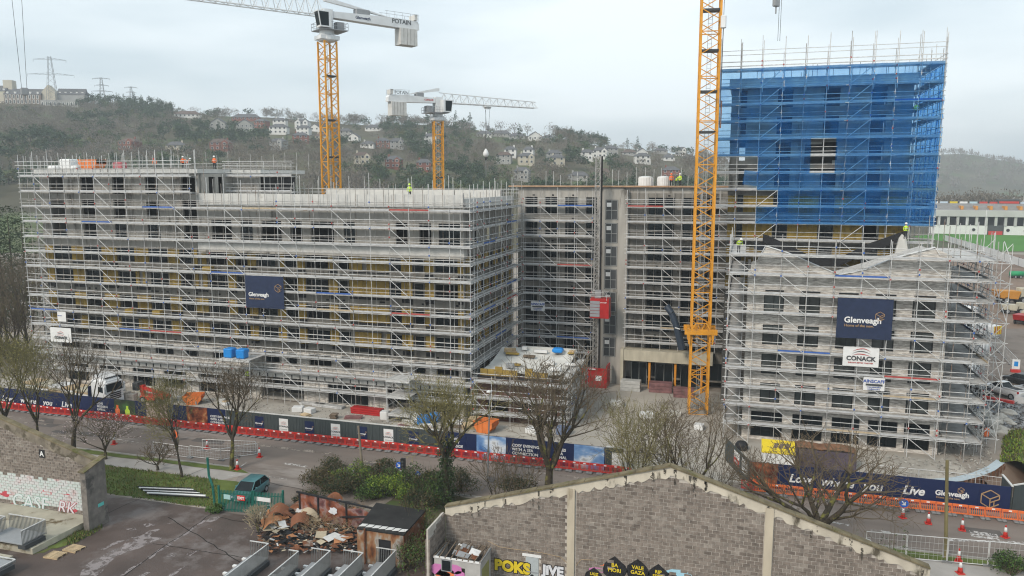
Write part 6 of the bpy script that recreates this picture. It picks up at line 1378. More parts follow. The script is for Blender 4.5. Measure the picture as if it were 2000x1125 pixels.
for i in range(900):
    q = G(R.uniform(505,705), R.uniform(995,1085)); 
    u = (q-fl_[0]); c = Vector((q.x, q.y, .27+abs(R.gauss(0,.1)))); s2 = R.uniform(.05,.28); deb.mi = R.choices(range(7), (5,2,1,1.5,1,2.5,1))[0]; a_ = R.uniform(0,6.28); e1 = Vector((math.cos(a_), math.sin(a_), R.uniform(-.3,.4)))*s2; e2 = Vector((-math.sin(a_), math.cos(a_), R.uniform(-.2,.2)))*s2*R.uniform(.15,.8); deb.prism([c-e1-e2, c+e1-e2, c+e1+e2, c-e1+e2], (0,0,.02))
tag(deb.build('charred_debris', dm), 'tangled charred debris strewn over the burnt shed floor', 'debris', kind='stuff')
br = MB()
for i in range(700):
    p = G(R.uniform(590,712), R.uniform(985,1038), R.uniform(.3,1.0)); d = Vector((R.uniform(-1,1), R.uniform(-.6,.6), R.uniform(-.1,.9))); br.tube(p, p+d*R.uniform(.4,1.1), .014, .006, n=3, cap=False)
tag(br.build('brambles', mat('dead_bramble', (.3,.22,.13), .9, .2, 3)), 'dry pale brambles growing through the burnt shed', 'brambles', kind='stuff')
# ---------------------------------------------------------------- palisade gate with signs
ga, gb = G(428, 1000), G(553, 1008); PG = thing('palisade_gate', 'closed green palisade gate with red exit sign', 'gate', ga.lerp(gb, .5)); d = (gb-ga)
for i in range(44):
    p = ga+d*((i+.5)/44); hgt = 2.0; MB().prism([(p.x-.035,p.y,.1),(p.x+.035,p.y,.1),(p.x+.035,p.y,hgt-.08),(p.x,p.y,hgt),(p.x-.035,p.y,hgt-.08)], (0,.025,0)).build('pale', green_st, PG)
for z in (.25, 1.65): MB().tube(ga+Vector((0,.06,z)), gb+Vector((0,.06,z)), .045, n=4).build('rail', green_st, PG)
for k, h in ((0, 2.3), (.52, 2.0), (.55, 2.0), (1, 2.2)): q = ga+d*k; boxo('post', q.x-.07, q.y+.03, 0, q.x+.07, q.y+.17, h, green_st, PG)
p = ga+d*.36; sg = boxo('exit_sign', p.x-.38, p.y-.05, 1.15, p.x+.38, p.y-.02, 1.6, red_m, PG); letter('EXIT', p.x, p.y-.06, 1.26, .32, white_m, sg, .012, align='CENTER')
p = ga+d*.68; boxo('sign', p.x-.85, p.y-.05, 1.2, p.x+.85, p.y-.02, 1.55, white_m, PG); p = ga+d*.14; boxo('sign', p.x-.35, p.y-.05, 1.2, p.x+.35, p.y-.02, 1.6, flat('pale_teal', (.35,.55,.55), .5), PG)
q = G(421, 998); t = thing('green_post', 'tall bent green post left of the palisade gate', 'post', q); MB().path([q, q+Vector((-.15,0,2.2)), q+Vector((-.55,.1,3.0)), q+Vector((-.6,.1,4.6))], .1, 6).build('post_shaft', green_st, t)
t = thing('gutter_pile', 'white and black gutters lying in the verge grass', 'pile', G(345, 958))
for i in range(7): a = G(268+i*4, 952+i*3.2); b = G(372+i*6, 956+i*3.4); MB().tube(a+Vector((0,0,.1+.03*i)), b+Vector((0,0,.12+.02*i)), .06+.02*(i % 3), n=6).build('gutter', white_m if i % 2 else black_m, t)
# ================================================================ vehicles
head_m = flat('headlight', (.7,.72,.75), .15); tail_m = flat('tail_light', (.45,.02,.02), .3); plate_m = flat('number_plate', (.7,.68,.6), .5)
def wheel(t, x, y, r, w):
    o = put('wheel', MB().tube((x,y-w/2,r),(x,y+w/2,r), r, n=16).mesh('wheel', rubber), t, local=True); put('rim', MB().tube((x,y-w/2-.01,r),(x,y+w/2+.01,r), r*.6, n=12).mesh('rim', grey_m), o, local=True)
def loft(secs):
    """secs: list of (x, [(y,z) half outline bottom to top]) mirrored in y"""
    vs = []; fs = []; n = len(secs[0][1])*2
    for x, h in secs: vs += [(x, -y, z) for y, z in h]+[(x, y, z) for y, z in reversed(h)]
    for i in range(len(secs)-1):
        for j in range(n): fs.append((i*n+j, i*n+(j+1) % n, (i+1)*n+(j+1) % n, (i+1)*n+j))
    fs += [tuple(range(n-1,-1,-1)), tuple(range((len(secs)-1)*n, len(secs)*n))]
    return MB().add(vs, fs)
def car(label, loc, rz, m, kind='hatch', group=None):
    """nose towards local +X"""
    t = thing('car' if kind != 'pickup' else 'pickup_truck', label, 'car' if kind != 'pickup' else 'pickup', loc, rz, group); L_ = {'hatch': 4.1, 'sedan': 4.7, 'pickup': 5.3}[kind]; W = .9 if kind != 'pickup' else .95; k = .25 if kind == 'pickup' else 0
    a, b = -L_/2, L_/2
    sec = lambda x, w, z0, z1: (x, [(w*.9, z0), (w, z0+.15), (w, z1-.12), (w*.93, z1)])
    body = loft([sec(a, W*.86, .42, .85+k), sec(a+.15, W*.97, .28+k*.5, .98+k), sec(a+.9, W, .24+k*.5, .98+k), sec(b-1.3, W, .24+k*.5, .95+k), sec(b-.25, W*.95, .26+k*.5, .78+k), sec(b, W*.8, .4+k*.4, .66+k)])
    put('body', body.mesh('body', m, True), t, local=True)
    ca, cb = {'hatch': (a+.15, b-1.05), 'sedan': (a+.6, b-1.15), 'pickup': (a+2.0, b-1.35)}[kind]; h = 1.47 if kind != 'pickup' else 1.78; z0 = .96+k
    r0, r1 = ca+(.45 if kind != 'sedan' else .75), cb-.75
    gh = MB().add([(ca,-W*.92,z0),(cb,-W*.92,z0),(cb,W*.92,z0),(ca,W*.92,z0),(r0,-W*.74,h),(r1,-W*.74,h),(r1,W*.74,h),(r0,W*.74,h)], [(0,1,5,4),(1,2,6,5),(2,3,7,6),(3,0,4,7)])
    put('glazing', gh.mesh('glazing', glass), t, local=True)
    put('roof', MB().bbox(r0-.03,-W*.76,h-.01,r1+.03,W*.76,h+.05,.03).mesh('roof', m, True), t, local=True)
    pl = MB()
    for s_ in (-1,1):
        for (p, q) in (((ca,s_*W*.925,z0),(r0,s_*W*.75,h)),((cb,s_*W*.925,z0),(r1,s_*W*.75,h)),(((ca+cb)/2,s_*W*.93,z0),((r0+r1)/2,s_*W*.76,h))): pl.tube(p, q, .045, n=4)
    put('pillars', pl.mesh('pillars', m), t, local=True)
    for s_ in (-1,1):
        put('headlight', MB().bbox(b-.3,s_*W*.66-.2,.58+k,b-.03,s_*W*.66+.2,.74+k,.03).mesh('headlight', head_m), t, local=True); put('tail_light', MB().bbox(a-.02,s_*W*.8-.12,.65+k,a+.12,s_*W*.8+.12,.92+k,.02).mesh('tail_light', tail_m), t, local=True); put('mirror', MB().bbox(cb-.6,s_*W*1.08-.09,.98+k,cb-.45,s_*W*1.08+.09,1.12+k,.02).mesh('mirror', m), t, local=True)
        for x in (a+.8, b-.85): wheel(t, x, s_*(W-.08), .32+k*.3, .2)
    put('number_plate', MB().box(b+.0,-.26,.42+k,b+.02,.26,.54+k).mesh('number_plate', plate_m), t, local=True); put('number_plate', MB().box(a-.03,-.26,.6+k,a-.005,.26,.72+k).mesh('number_plate', plate_m), t, local=True)
    if kind == 'pickup': put('load_bed', MB().box(a+.12,-W*.8,.99+k,ca-.1,W*.8,1.0+k).mesh('load_bed', black_m), t, local=True); put('bed_side', MB().box(a+.05,-W*.98,.97+k,ca,-W*.84,1.12+k).box(a+.05,W*.84,.97+k,ca,W*.98,1.12+k).box(a-.0,-W*.84,.97+k,a+.11,W*.84,1.12+k).mesh('bed_side', m), t, local=True)
    return t
paint = lambda n, c: flat(n, c, .3, spec=.5)
teal = paint('teal_paint', (.06,.17,.185)); g = G(470, 980)
car('teal hatchback parked behind the green palisade gate', (g.x+.1, g.y+1.2, .006), -PI/2+.08, teal)
cw_ = paint('car_white', (.72,.72,.72)); cb_ = paint('car_black', (.02,.021,.024)); cs_ = paint('car_silver', (.4,.41,.42))
g = G(1955, 772); car('white pickup seen from behind in the gravel car park', (g.x+.2, g.y, .01), 2.2, cw_, 'pickup')
g = G(1988, 752); car('black saloon parked beyond the white pickup', (g.x+.6, g.y+.6, .01), 2.2, cb_, 'sedan'); g = G(2003, 770); car('silver car cut by the right frame edge', (g.x+1.0, g.y, .01), 2.2, cs_, 'sedan')
def van(label, px, py, rz, m, L_=5.4, chev=False, load=False):
    g = G(px, py); t = thing('van', label, 'van', (g.x, g.y, .01), rz); a, b = -L_/2, L_/2; W = 1.0
    sec = lambda x, w, z0, z1: (x, [(w*.95, z0), (w, z0+.2), (w, z1-.25), (w*.86, z1)])
    put('body', loft([sec(a, W*.97, .35, 2.3), sec(b-2.2, W, .35, 2.3), sec(b-1.5, W*.97, .35, 2.15), sec(b-.8, W*.96, .35, 1.3), sec(b, W*.88, .38, 1.0)]).mesh('body', m, True), t, local=True)
    put('windscreen', MB().add([(b-1.46,-W*.78,2.02),(b-.83,-W*.85,1.33),(b-.83,W*.85,1.33),(b-1.46,W*.78,2.02)], [(0,1,2,3)]).mesh('windscreen', glass), t, Matrix.Translation((.05,0,.04)), local=True)
    for s_ in (-1,1):
        put('side_window', MB().box(b-2.3,s_*W*1.005-.01,1.35,b-1.35,s_*W*1.005+.01,1.95).mesh('side_window', glass), t, local=True); put('tail_light', MB().box(a-.03,s_*.86-.07,.8,a+.02,s_*.86+.07,1.5).mesh('tail_light', tail_m), t, local=True)
        for x in (a+.95, b-.95): wheel(t, x, s_*.92, .34, .22)
    if chev:
        for i in range(7): put('chevron', MB().prism([(a-.02,-.9+i*.27,.8),(a-.02,-.76+i*.27,.8),(a-.02,-.56+i*.27,2.2),(a-.02,-.7+i*.27,2.2)], (-.01,0,0)).mesh('chevron', gy if i % 2 == 0 else red_m), t, local=True)
        put('chevron_board', MB().box(a-.015,-.98,.75,a-.005,.98,2.25).mesh('chevron_board', gy), t, local=True)
    return t
van('white van with yellow and red chevrons on its rear', 1914, 655, 2.25, cw_, 6.5, True)
VN = [(1880,618,'white van farthest along the row behind the scaffold'),(1862,640,'second white van in the row behind the scaffold'),(1895,690,'white flat van with red sign right of scaffold'),(1866,660,'third white van in the row behind the scaffold'),(1868,735,'white van beside the dark pickup behind the scaffold')]
for px, py, lb in VN: van(lb, px, py, 2.25, cw_)
g = G(1892, 768); car('dark grey pickup behind the scaffold at right', (g.x, g.y, .01), 2.2, cb_, 'pickup')
# ---------------------------------------------------------------- flatbed lorry behind the hoarding
g = G(217, 806); LR = thing('lorry', 'white tractor cab of a flatbed lorry behind the left hoarding', 'lorry', (g.x-1.2, g.y+2.0, .01), -.1)
def LP(name, mb, m, par=None, sm=False): return put(name, mb.mesh(name, m, sm), par or LR, local=True)
sec = lambda x, w, z0, z1: (x, [(w*.97, z0), (w, z0+.2), (w, z1-.3), (w*.8, z1)])
LP('cab', loft([sec(-2.4,1.25,.9,3.6), sec(-.6,1.25,.5,3.75), sec(-.15,1.25,.45,3.45), sec(.0,1.22,.42,2.6), sec(.12,1.2,.4,1.0), sec(.08,1.15,.35,.5)]), cw_, sm=False)
ws = LP('windscreen', MB().add([(-.13,-1.1,3.1),(.03,-1.15,2.15),(.03,1.15,2.15),(-.13,1.1,3.1)], [(0,1,2,3)]), glass); ws.location.x += .05
for s_ in (-1,1):
    LP('side_window', MB().add([(-1.3,s_*1.262,2.15),(-.3,s_*1.262,2.0),(-.25,s_*1.262,2.75),(-1.2,s_*1.262,2.75)], [(0,1,2,3)]), glass); LP('mirror', MB().bbox(-.15,s_*1.45-.1,2.0,.1,s_*1.45+.1,2.9,.04), cw_); LP('headlight', MB().bbox(.02,s_*.9-.25,.75,.17,s_*.9+.25,1.0,.04), head_m)
    for x in (-.9, -4.2, -5.4, -12, -13.3, -14.6): wheel(LR, x, s_*1.05, .5, .32)
for k in range(4): LP('grille_bar', MB().box(.1,-.8,1.1+k*.24,.16,.8,1.23+k*.24), black_m)
LP('sun_visor', MB().bbox(-.3,-1.15,3.12,.12,1.15,3.3,.04), cw_)
for k in range(6): LP('roof_lamp', MB().tube((-.55,-.75+k*.3,3.72),(-.4,-.75+k*.3,3.76), .11, n=8), dgrey_m)
LP('roof_hatch', MB().bbox(-1.6,-.3,3.7,-1.0,.3,3.76,.02), glass); LP('air_deflector', MB().prism([(-2.3,-1.05,3.6),(-.8,-1.0,3.72),(-2.3,-1.05,4.05)], (0,2.1,0)), cw_)
LP('chassis', MB().box(-15.5,-1.2,1.0,-2.5,1.2,1.25), dgrey_m); LP('headboard', MB().box(-3.1,-1.2,1.26,-3.0,1.2,2.6), navy)
for i in range(5):
    z0 = 1.26
    for r_ in range(3): LP('panel_load', MB().box(-14.9+i*2.35,-1.1,z0+.25*r_,-12.7+i*2.35,1.1,z0+.22+.25*r_), (ivory, white_m, timber)[(i+r_) % 3])
# ================================================================ clutter in the compound
def bundle(px, py, w, d, h, m, label, cat, rz=0.0, n=1, name=None):
    g = G(px, py); t = thing(name or cat.replace(' ', '_'), label, cat, (g.x, g.y, .008), rz)
    for i in range(n): put('layer', MB().bbox(-w/2,-d/2,i*h/n,w/2,d/2,(i+1)*h/n-.02,.03).mesh('layer', m), t, Matrix.Translation((R.uniform(-.04,.04), 0, 0)), local=True)
    return t
brickp = mat('pallet_of_bricks', (.5,.43,.37), .9, .2, 6); dbrk = mat('wrapped_dark_bricks', (.22,.11,.11), .5, .3, 2)
bundle(245, 782, 1.1, 1.0, 1.1, brickp, 'left stack of pale bricks right of the lorry cab', 'brick stack', .2, 3); bundle(258, 787, 1.1, 1.0, 1.2, brickp, 'right stack of pale bricks right of the lorry cab', 'brick stack', .2, 3)
g = G(373, 790); skip('skip', g.x, g.y+.6, .01, skip_or, 'tilted orange skip left of the bare street tree', 2.2, 1.1, .4); g = G(946, 845); skip('skip', g.x, g.y+.6, .01, skip_or, 'orange skip near the podium scaffold', 2.3, 1.2, -.15)
bundle(583, 803, 1.3, 1.0, .6, white_m, 'left white wrapped sack below the passage', 'sack', .3); bundle(605, 806, 1.2, .9, .6, white_m, 'right white wrapped sack below the passage', 'sack', -.2)
bundle(642, 795, 4.2, .9, .3, galv, 'stack of grey steel sections on the dusty ground', 'steel stack', -.05, 2); bundle(612, 790, 3.5, .8, .3, galv, 'second stack of grey sections before the brick wall', 'steel stack', .02, 2)
bundle(718, 808, 4.0, 1.1, .75, red_st, 'stack of dark red steel beams with white wrap', 'beam stack', -.06, 3); bundle(752, 818, .9, .9, .95, white_m, 'small white tank beside the red beams', 'tank', .1)
bundle(828, 828, 1.2, 1.1, 1.0, blue_m, 'left blue wrapped pallet near the street hoarding', 'pallet'); bundle(849, 823, 1.1, 1.0, 1.0, blue_m, 'right blue wrapped pallet near the street hoarding', 'pallet'); bundle(812, 825, 1.0, 1.0, 1.0, white_m, 'cream container left of the blue pallets', 'container')
bundle(930, 828, 1.6, 1.2, .8, timber, 'taller pile of timber pallets by the orange skip', 'pallet stack', .1, 6); bundle(918, 836, 1.8, 1.2, .5, timber, 'lower pile of timber pallets by the orange skip', 'pallet stack', .3, 4)
bundle(1232, 762, 2.6, 1.4, 1.4, mat('wrapped_grey_pack', (.5,.5,.48), .4, .15, 2), 'clear-wrapped grey pack before the entrance canopy', 'pack', 0, 3); bundle(1290, 765, 3.0, 1.4, 1.3, dbrk, 'dark red wrapped brick pack before the canopy', 'pack', .05, 3); bundle(1335, 775, 2.6, 1.3, 1.2, dbrk, 'dark red brick pack at the crane base', 'pack', .05, 3)
for i, (px, py, w_) in enumerate(((1205,792,1.6),(1262,815,1.7),(1318,812,1.2),(1365,838,1.0),(1100,835,1.1),(1040,845,1.3),(1128,808,1.0))): bundle(px, py, w_, 1.1, .6, white_m if i % 2 else white_mem, ('crumpled white heap below the entrance canopy','larger white heap in the courtyard middle','upright white sack beside the crane','white bulk bag nearest the brick block','blue-grey crate and sheet behind the big tree','white sheet by the podium scaffold foot','pale sheets by the podium steps')[i], 'heap', R.uniform(-.4,.4))
bundle(1100, 848, 1.4, 1.0, .9, flat('grey_blue', (.16,.2,.3), .6), 'grey-blue crate behind the big tree', 'crate', -.1)
g = G(1448, 878); t = thing('bulk_bag', 'black bulk bag at the foot of the brick block', 'bag', g); MB().lathe([(.55,0),(.68,.2),(.64,.6),(.45,.85),(.2,.92)], g, 10).build('bag_body', black_m, t, smooth=True)
# red telehandler near the lorry
g = G(302, 785); t = thing('telehandler', 'red boom lift folded beside the pale bricks', 'machine', g, .1)
for nm, mb, m in (('chassis', MB().bbox(-1.6,-.7,.35,1.4,.7,.9,.08), red_m), ('boom', MB().prism([(-1.6,-.2,1.6),(2.3,-.2,.75),(2.3,-.2,1.05),(-1.6,-.2,2.0)], (0,.4,0)), red_m), ('arm', MB().prism([(-1.7,-.25,.9),(-1.3,-.25,.9),(-1.3,-.25,2.1),(-1.9,-.25,2.1)], (0,.5,0)), red_m), ('basket', MB().bbox(-2.6,-.6,1.5,-1.8,.6,2.5,.05), dgrey_m)): put(nm, mb.mesh(nm, m), t, local=True)
for x in (-1.1, 1.0):
    for s_ in (-1, 1): wheel(t, x, s_*.65, .42, .3)
rg = random.Random(44); mts = (timber, white_m, brickp, grey_m, timber_old, precast, dbrk)
for i in range(44):
    x_ = rg.uniform(-84, -30); y_ = rg.uniform(78.0, 81.2) if i % 3 else rg.uniform(74.6, 77.5)
    if -59 < x_ < -51.5: continue
    t = thing('material_stack', 'low stack of building material on the dusty compound by the long block', 'stack', (x_, y_, .008), rg.uniform(-.3,.3), 'stacks along the long block'); w_, d_, n_ = rg.uniform(.6,2.2), rg.uniform(.4,1.0), rg.randint(1,4)
    for k in range(n_): put('layer', MB().bbox(-w_/2,-d_/2,k*.16,w_/2,d_/2,k*.16+.14,.02).mesh('layer', mts[i % 7]), t, Matrix.Translation((rg.uniform(-.08,.08), rg.uniform(-.04,.04), 0)), local=True)
mb = MB()
for i in range(2600):
    x_ = rg.uniform(-90, -2); y_ = 73.5+8.3*rg.random()**.6 if x_ < -30 else rg.uniform(73.5, 98); s_ = rg.uniform(.03,.13); c = Vector((x_, y_, .01)); mb.mi = rg.randrange(3); vs = [c+Vector((rg.uniform(-1,1), rg.uniform(-1,1), rg.uniform(-.2,1)))*s_ for _ in range(5)]; mb.add(vs, [(0,1,2),(0,2,3),(0,3,4),(0,4,1)])
tag(mb.build('site_rubble', [precast, concrete_dark, timber_old]), 'scattered rubble and offcuts over the dusty compound', 'rubble', kind='stuff')
# chute
a, b, c, d_ = AW(1302,598,101.5), AW(1312,612,101.2), AW(1322,640,101), AW(1332,682,101); t = thing('debris_chute', 'dark bent debris chute hanging on the middle block', 'chute', (a.x, 101, 10)); MB().tube(a, b, .42, n=10).tube(b, c, .42, n=10).tube(c, d_, .42, .5, n=10).build('chute_tube', flat('chute_blue_black', (.035,.05,.075), .5), t); tubeo('strap', AW(1318,640,100.6), AW(1328,643,100.6), .08, white_m, t)
# yellow container and purple skips behind right hoarding
g = G(1512, 912); t = thing('site_container', 'yellow topped site container behind the right hoarding', 'container', (g.x+.3, g.y+.3, 0)); put('box', MB().box(-1.5,-1.0,0,1.5,1.0,1.6).mesh('box', white_m), t, local=True); put('lid', MB().prism([(-1.55,-1.05,1.6),(1.55,-1.05,1.6),(1.55,1.1,2.2),(-1.55,1.1,2.2)], (0,0,.1)).mesh('lid', flat('yellow_lid', (.75,.56,.03), .6)), t, local=True)
for i in range(3): put('lid_patch', MB().prism([(-.5+i*.5,-.3,1.83),(-.1+i*.5,-.3,1.83),(.1+i*.5,.5,2.06),(-.3+i*.5,.5,2.06)], (0,0,.012)).mesh('lid_patch', timber_old), t, Matrix.Translation((0,0,.09)), local=True)
purp = mat('faded_purple_steel', (.1,.08,.105), .6, .2, 1)
for i, px in enumerate((1572, 1635)):
    g = G(px, 912+i*6); t = thing('muck_skip', ('left' if i == 0 else 'right')+' faded purple skip of soil behind right hoarding', 'skip', (g.x, g.y+1.2, 0)); put('box', MB().box(-1.7,-1.1,0,1.7,1.1,1.7).mesh('box', purp), t, local=True)
    for k in range(8): put('rib', MB().box(-1.6+k*.44,-1.16,.05,-1.5+k*.44,-1.1,1.65).mesh('rib', purp), t, local=True)
    vs = [(x_, y_, 1.7+.5*math.cos(x_/1.7*1.4)*math.cos(y_/1.1*1.3)+R.uniform(-.06,.06)) for y_ in (-1.05,-.5,0,.5,1.05) for x_ in (-1.65,-1,-.4,.3,1,1.65)]; put('soil', MB().add(vs, [(j*6+k, j*6+k+1, j*6+k+7, j*6+k+6) for j in range(4) for k in range(5)]).mesh('soil', mat('red_soil', (.2,.1,.055), .95, .25, 2, .5) if i == 0 else bpy.data.materials['red_soil'], True), t, local=True)
# sheet piles, boulders, lifebuoy at the river
SP = thing('sheet_pile_wall', 'curved rusty sheet pile wall above the river', 'wall', (18, 77.5, -2)); path = [(10.9,77.35),(14,77.25),(17.7,77.25),(20,78.4),(22,80.2),(23.8,82.4),(25.3,84.9)]; pts = []
for a, b in zip(path, path[1:]):
    a, b = Vector(a), Vector(b); n = max(1, round((b-a).length/.45)); pts += [a.lerp(b, i/n) for i in range(n)]
pts.append(Vector(path[-1]))
for i, (a, b) in enumerate(zip(pts, pts[1:])):
    d = (b-a).normalized(); nr = Vector((d.y, -d.x))*(.16 if i % 2 else -.02); MB().prism([(a.x+nr.x,a.y+nr.y,-3.3),(b.x+nr.x,b.y+nr.y,-3.3),(b.x+nr.x,b.y+nr.y,.05+R.uniform(-.03,.03)),(a.x+nr.x,a.y+nr.y,.05)], (nr.x*.2-d.y*.06, nr.y*.2+d.x*.06, 0)).build('sheet_pile', sheetpile_m, SP)
MB().add([(p.x, p.y+.15, .06) for p in pts]+[(p.x-.5, p.y+1.0, .06) for p in pts], [(i, i+1, len(pts)+i+1, len(pts)+i) for i in range(len(pts)-1)]).build('blue_liner', flat('pale_blue_liner', (.45,.52,.56), .6), SP)
rock_m = [mat('pale_rock', (.42,.4,.36), .95, .2, 1.5, .3), mat('grey_rock', (.26,.27,.28), .95, .25, 1.5, .3)]
def rock(r, seed):
    bm = bmesh.new(); bmesh.ops.create_icosphere(bm, subdivisions=1, radius=r)
    for v in bm.verts: v.co *= 1+.35*noise.noise(v.co*1.7/r+Vector((seed*3,0,0))); v.co.z *= .7
    me = bpy.data.meshes.new('rock'); bm.to_mesh(me); bm.free(); return me
RK = [[], []]
for k in range(2):
    for i in range(4): me = rock(.5, i+k*5); me.materials.append(rock_m[k]); RK[k].append(me)
for i in range(26):
    g = G(R.uniform(1885,1990), R.uniform(805,850)) if i < 14 else G(R.uniform(1930,1975), R.uniform(815,860)); s_ = R.uniform(.9,2.0)
    tag(put('boulder', RK[0][i % 4], None, Matrix.Translation((g.x, g.y, .15)) @ Matrix.Rotation(R.uniform(0,6), 4, 'Z') @ Matrix.Scale(s_, 4)), 'pale boulder on the river bank beside the brick block', 'boulder', 'pale boulders on the river bank')
mb = MB()
for i in range(900):
    g = G(R.uniform(1905,2010), R.uniform(783,838)); s_ = R.uniform(.12,.42); c = Vector((g.x, g.y, .05)); vs = [c+Vector((R.uniform(-1,1),R.uniform(-1,1),R.uniform(-.3,1)))*s_ for _ in range(6)]; mb.add(vs, [(0,1,2),(0,2,3),(0,3,4),(0,4,1),(5,2,1),(5,3,2),(5,4,3),(5,1,4)])
tag(mb.build('riprap', rock_m[1]), 'grey broken stone slope below the white pickup', 'stones', kind='stuff')
mb = MB()
for i in range(1500):
    g = G(R.uniform(1700,1935), R.uniform(800,930)); 
    if g.x < 19.6 or g.x > 26: 
        if not (g.y < 84 and 0 < g.x): continue
    s_ = R.uniform(.05,.22); c = Vector((g.x, g.y, .02)); vs = [c+Vector((R.uniform(-1,1),R.uniform(-1,1),R.uniform(-.3,1)))*s_ for _ in range(5)]; mb.add(vs, [(0,1,2),(0,2,3),(0,3,4),(0,4,1)])
tag(mb.build('rubble', rock_m[0]), 'pale stone rubble strewn round the brick block', 'rubble', kind='stuff')
vs = []; fs = []
for j in range(15):
    for i in range(9):
        u, v = i/8, j/14; x_ = 24.9+u*3.1+v*3.4; y_ = 85.2+v*11-u*1.0; vs.append((x_, y_, .8*math.sin(u*PI)*(.6+.4*math.sin(v*PI))+.2*noise.noise((x_,y_,0))-(2.6*max(0,u-.7)/.3)))
for j in range(14):
    for i in range(8): a = j*9+i; fs.append((a, a+1, a+10, a+9))
tag(MB().add(vs, fs).build('grassy_bank', mat('rough_grass', (.12,.135,.035), .95, .35, .9, .7, dirt=((.22,.18,.12), .5, .57), bscale=6), smooth=True), kind='structure')
g = G(1925, 862); t = thing('lifebuoy_stand', 'orange lifebuoy housing on a post at the river bank', 'lifebuoy', g); tubeo('post', g, g+Vector((0,0,1.3)), .05, grey_m, t); MB().bbox(g.x-.25,g.y-.12,g.z+.5,g.x+.25,g.y+.12,g.z+1.5,.1).build('housing', orange_hi, t)
a, b = G(1918, 781), G(1980, 792); t = thing('water_barrier', 'long red barrier lying before the white pickup', 'barrier', a.lerp(b, .5)); d = (b-a).normalized(); boxd('beam', a.lerp(b, .5), d.to_2d(), (-d.y, d.x), (b-a).length, .5, .02, .55, red_m, t); boxd('white_board', G(1990,790), d.to_2d(), (-d.y, d.x), 1.1, .08, .1, 1.0, white_m, t)
# orange dumper, green tank, excavator group on the mud
def mach(px, py, m, label, s_=1.0, rz=0.0):
    g = G(px, py); t = thing('dumper', label, 'machine', g, rz)
    for nm, mb, mm in (('skip_body', MB().prism([(-2.2*s_,-1.1*s_,1.0*s_),(.6*s_,-1.1*s_,.8*s_),(1.0*s_,-1.1*s_,2.1*s_),(-2.8*s_,-1.1*s_,2.2*s_)], (0,2.2*s_,0)), m), ('chassis', MB().bbox(-1.8*s_,-.6*s_,.5*s_,2.6*s_,.6*s_,.95*s_,.05), dgrey_m), ('cab', MB().bbox(1.2*s_,-.7*s_,.95*s_,2.4*s_,.7*s_,2.6*s_,.08), ivory)): put(nm, mb.mesh(nm, mm), t, local=True)
    for x_ in (-1.3, 1.6):
        for sd in (-1, 1): wheel(t, x_*s_, sd*.9*s_, .6*s_, .4*s_)
mach(1973, 592, flat('dumper_orange', (.55,.24,.03), .6), 'orange dumper on the muddy track', 1.35, .3); mach(1975, 612, ivory, 'pale mixer in front of the orange dumper', .9, .2); mach(1996, 632, red_st, 'red machine cut by right frame edge on the mud', .9, 1.0)
g = G(1985, 543); t = thing('bowser', 'green water bowser on the muddy track', 'tank', g, .2); put('tank', MB().tube((-1.7,0,1.2),(1.7,0,1.2), .8, n=14).mesh('tank', flat('bowser_green', (.02,.3,.12), .5), True), t, local=True); put('frame', MB().box(-1.9,-.8,.38,1.9,.8,.5).mesh('frame', dgrey_m), t, local=True)
for s_ in (-1,1): wheel(t, -.7, s_*.85, .42, .25); wheel(t, .7, s_*.85, .42, .25)
# fence of white sheets along the far track
a, b = G(1845, 470), G(2020, 530); t = thing('sheeted_fence', 'white sheeted fence curving along the far muddy track', 'fence', a.lerp(b, .5)); n = 16
for i in range(n):
    p, q = a.lerp(b, i/n), a.lerp(b, (i+1)/n); d = (q-p).normalized(); boxd('fence_sheet', p.lerp(q, .5), d.to_2d(), (-d.y, d.x), (q-p).length-.15, .1, .1, 2.6, white_m, t); tubeo('post', p, p+Vector((0,0,2.9)), .1, dgrey_m, t)
# ================================================================ stadium
a, b = G(1815, 456), G(2060, 461); d = (b-a).normalized(); nr = Vector((-d.y, d.x, 0)); Ls = (b-a).length; k = s2l(a.x, a.y)[1]/FPX
ST = thing('stadium_stand', 'long white stadium stand beyond the pitch at right', 'stadium', a.lerp(b, .5)); sc = mat('stand_concrete', (.5,.5,.49), .85, .1, .1); seat = mat('terrace_grey', (.3,.3,.3), .9, .1, .3)
def sb(name, u0, u1, d0, d1, z0, z1, m): return boxd(name, a+d*((u0+u1)/2)+nr*((d0+d1)/2), d.to_2d(), nr.to_2d(), u1-u0, d1-d0, z0*k, z1*k, m, ST)
sb('base_wall', 0, Ls, 0, 1, 0, 17, white_m); sb('void_back', 0, Ls, 4, 5, 16, 38, interior); sb('upper_parapet', 0, Ls, -1, 2, 34, 46, sc)
for i in range(14):
    u = 4+i*Ls/13; sb('column', u-.6, u+.6, -.4, .9, 17, 34, sc)
    if i < 5: p = a+d*(20+i*7.6)+nr*-.05; MB().tube(p+Vector((0,0,9*k)), p+Vector((0,0,9*k))-nr*.15, 3*k, n=14).build('porthole', black_m, ST)
for i in range(5): sb('terrace_step', 0, Ls, 2+i*3, 5+i*3, 44+i*2.6, 47+i*2.6, seat)
for i in range(7): u = 14+i*Ls/8.5; sb('stairway', u, u+1.1, 1.9, 9, 47, 54, bpy.data.materials['post_orange'])
ads = (white_m, flat('ad_pale_blue', (.5,.6,.68), .5), gy, white_m, flat('ad_teal', (.45,.6,.65), .5), red_m, red_m, white_m)
for i in range(12): u = 2+i*Ls/12; sb('advert_board', u, u+Ls/12-1, 17, 17.4, 56, 61, ads[i % 8])
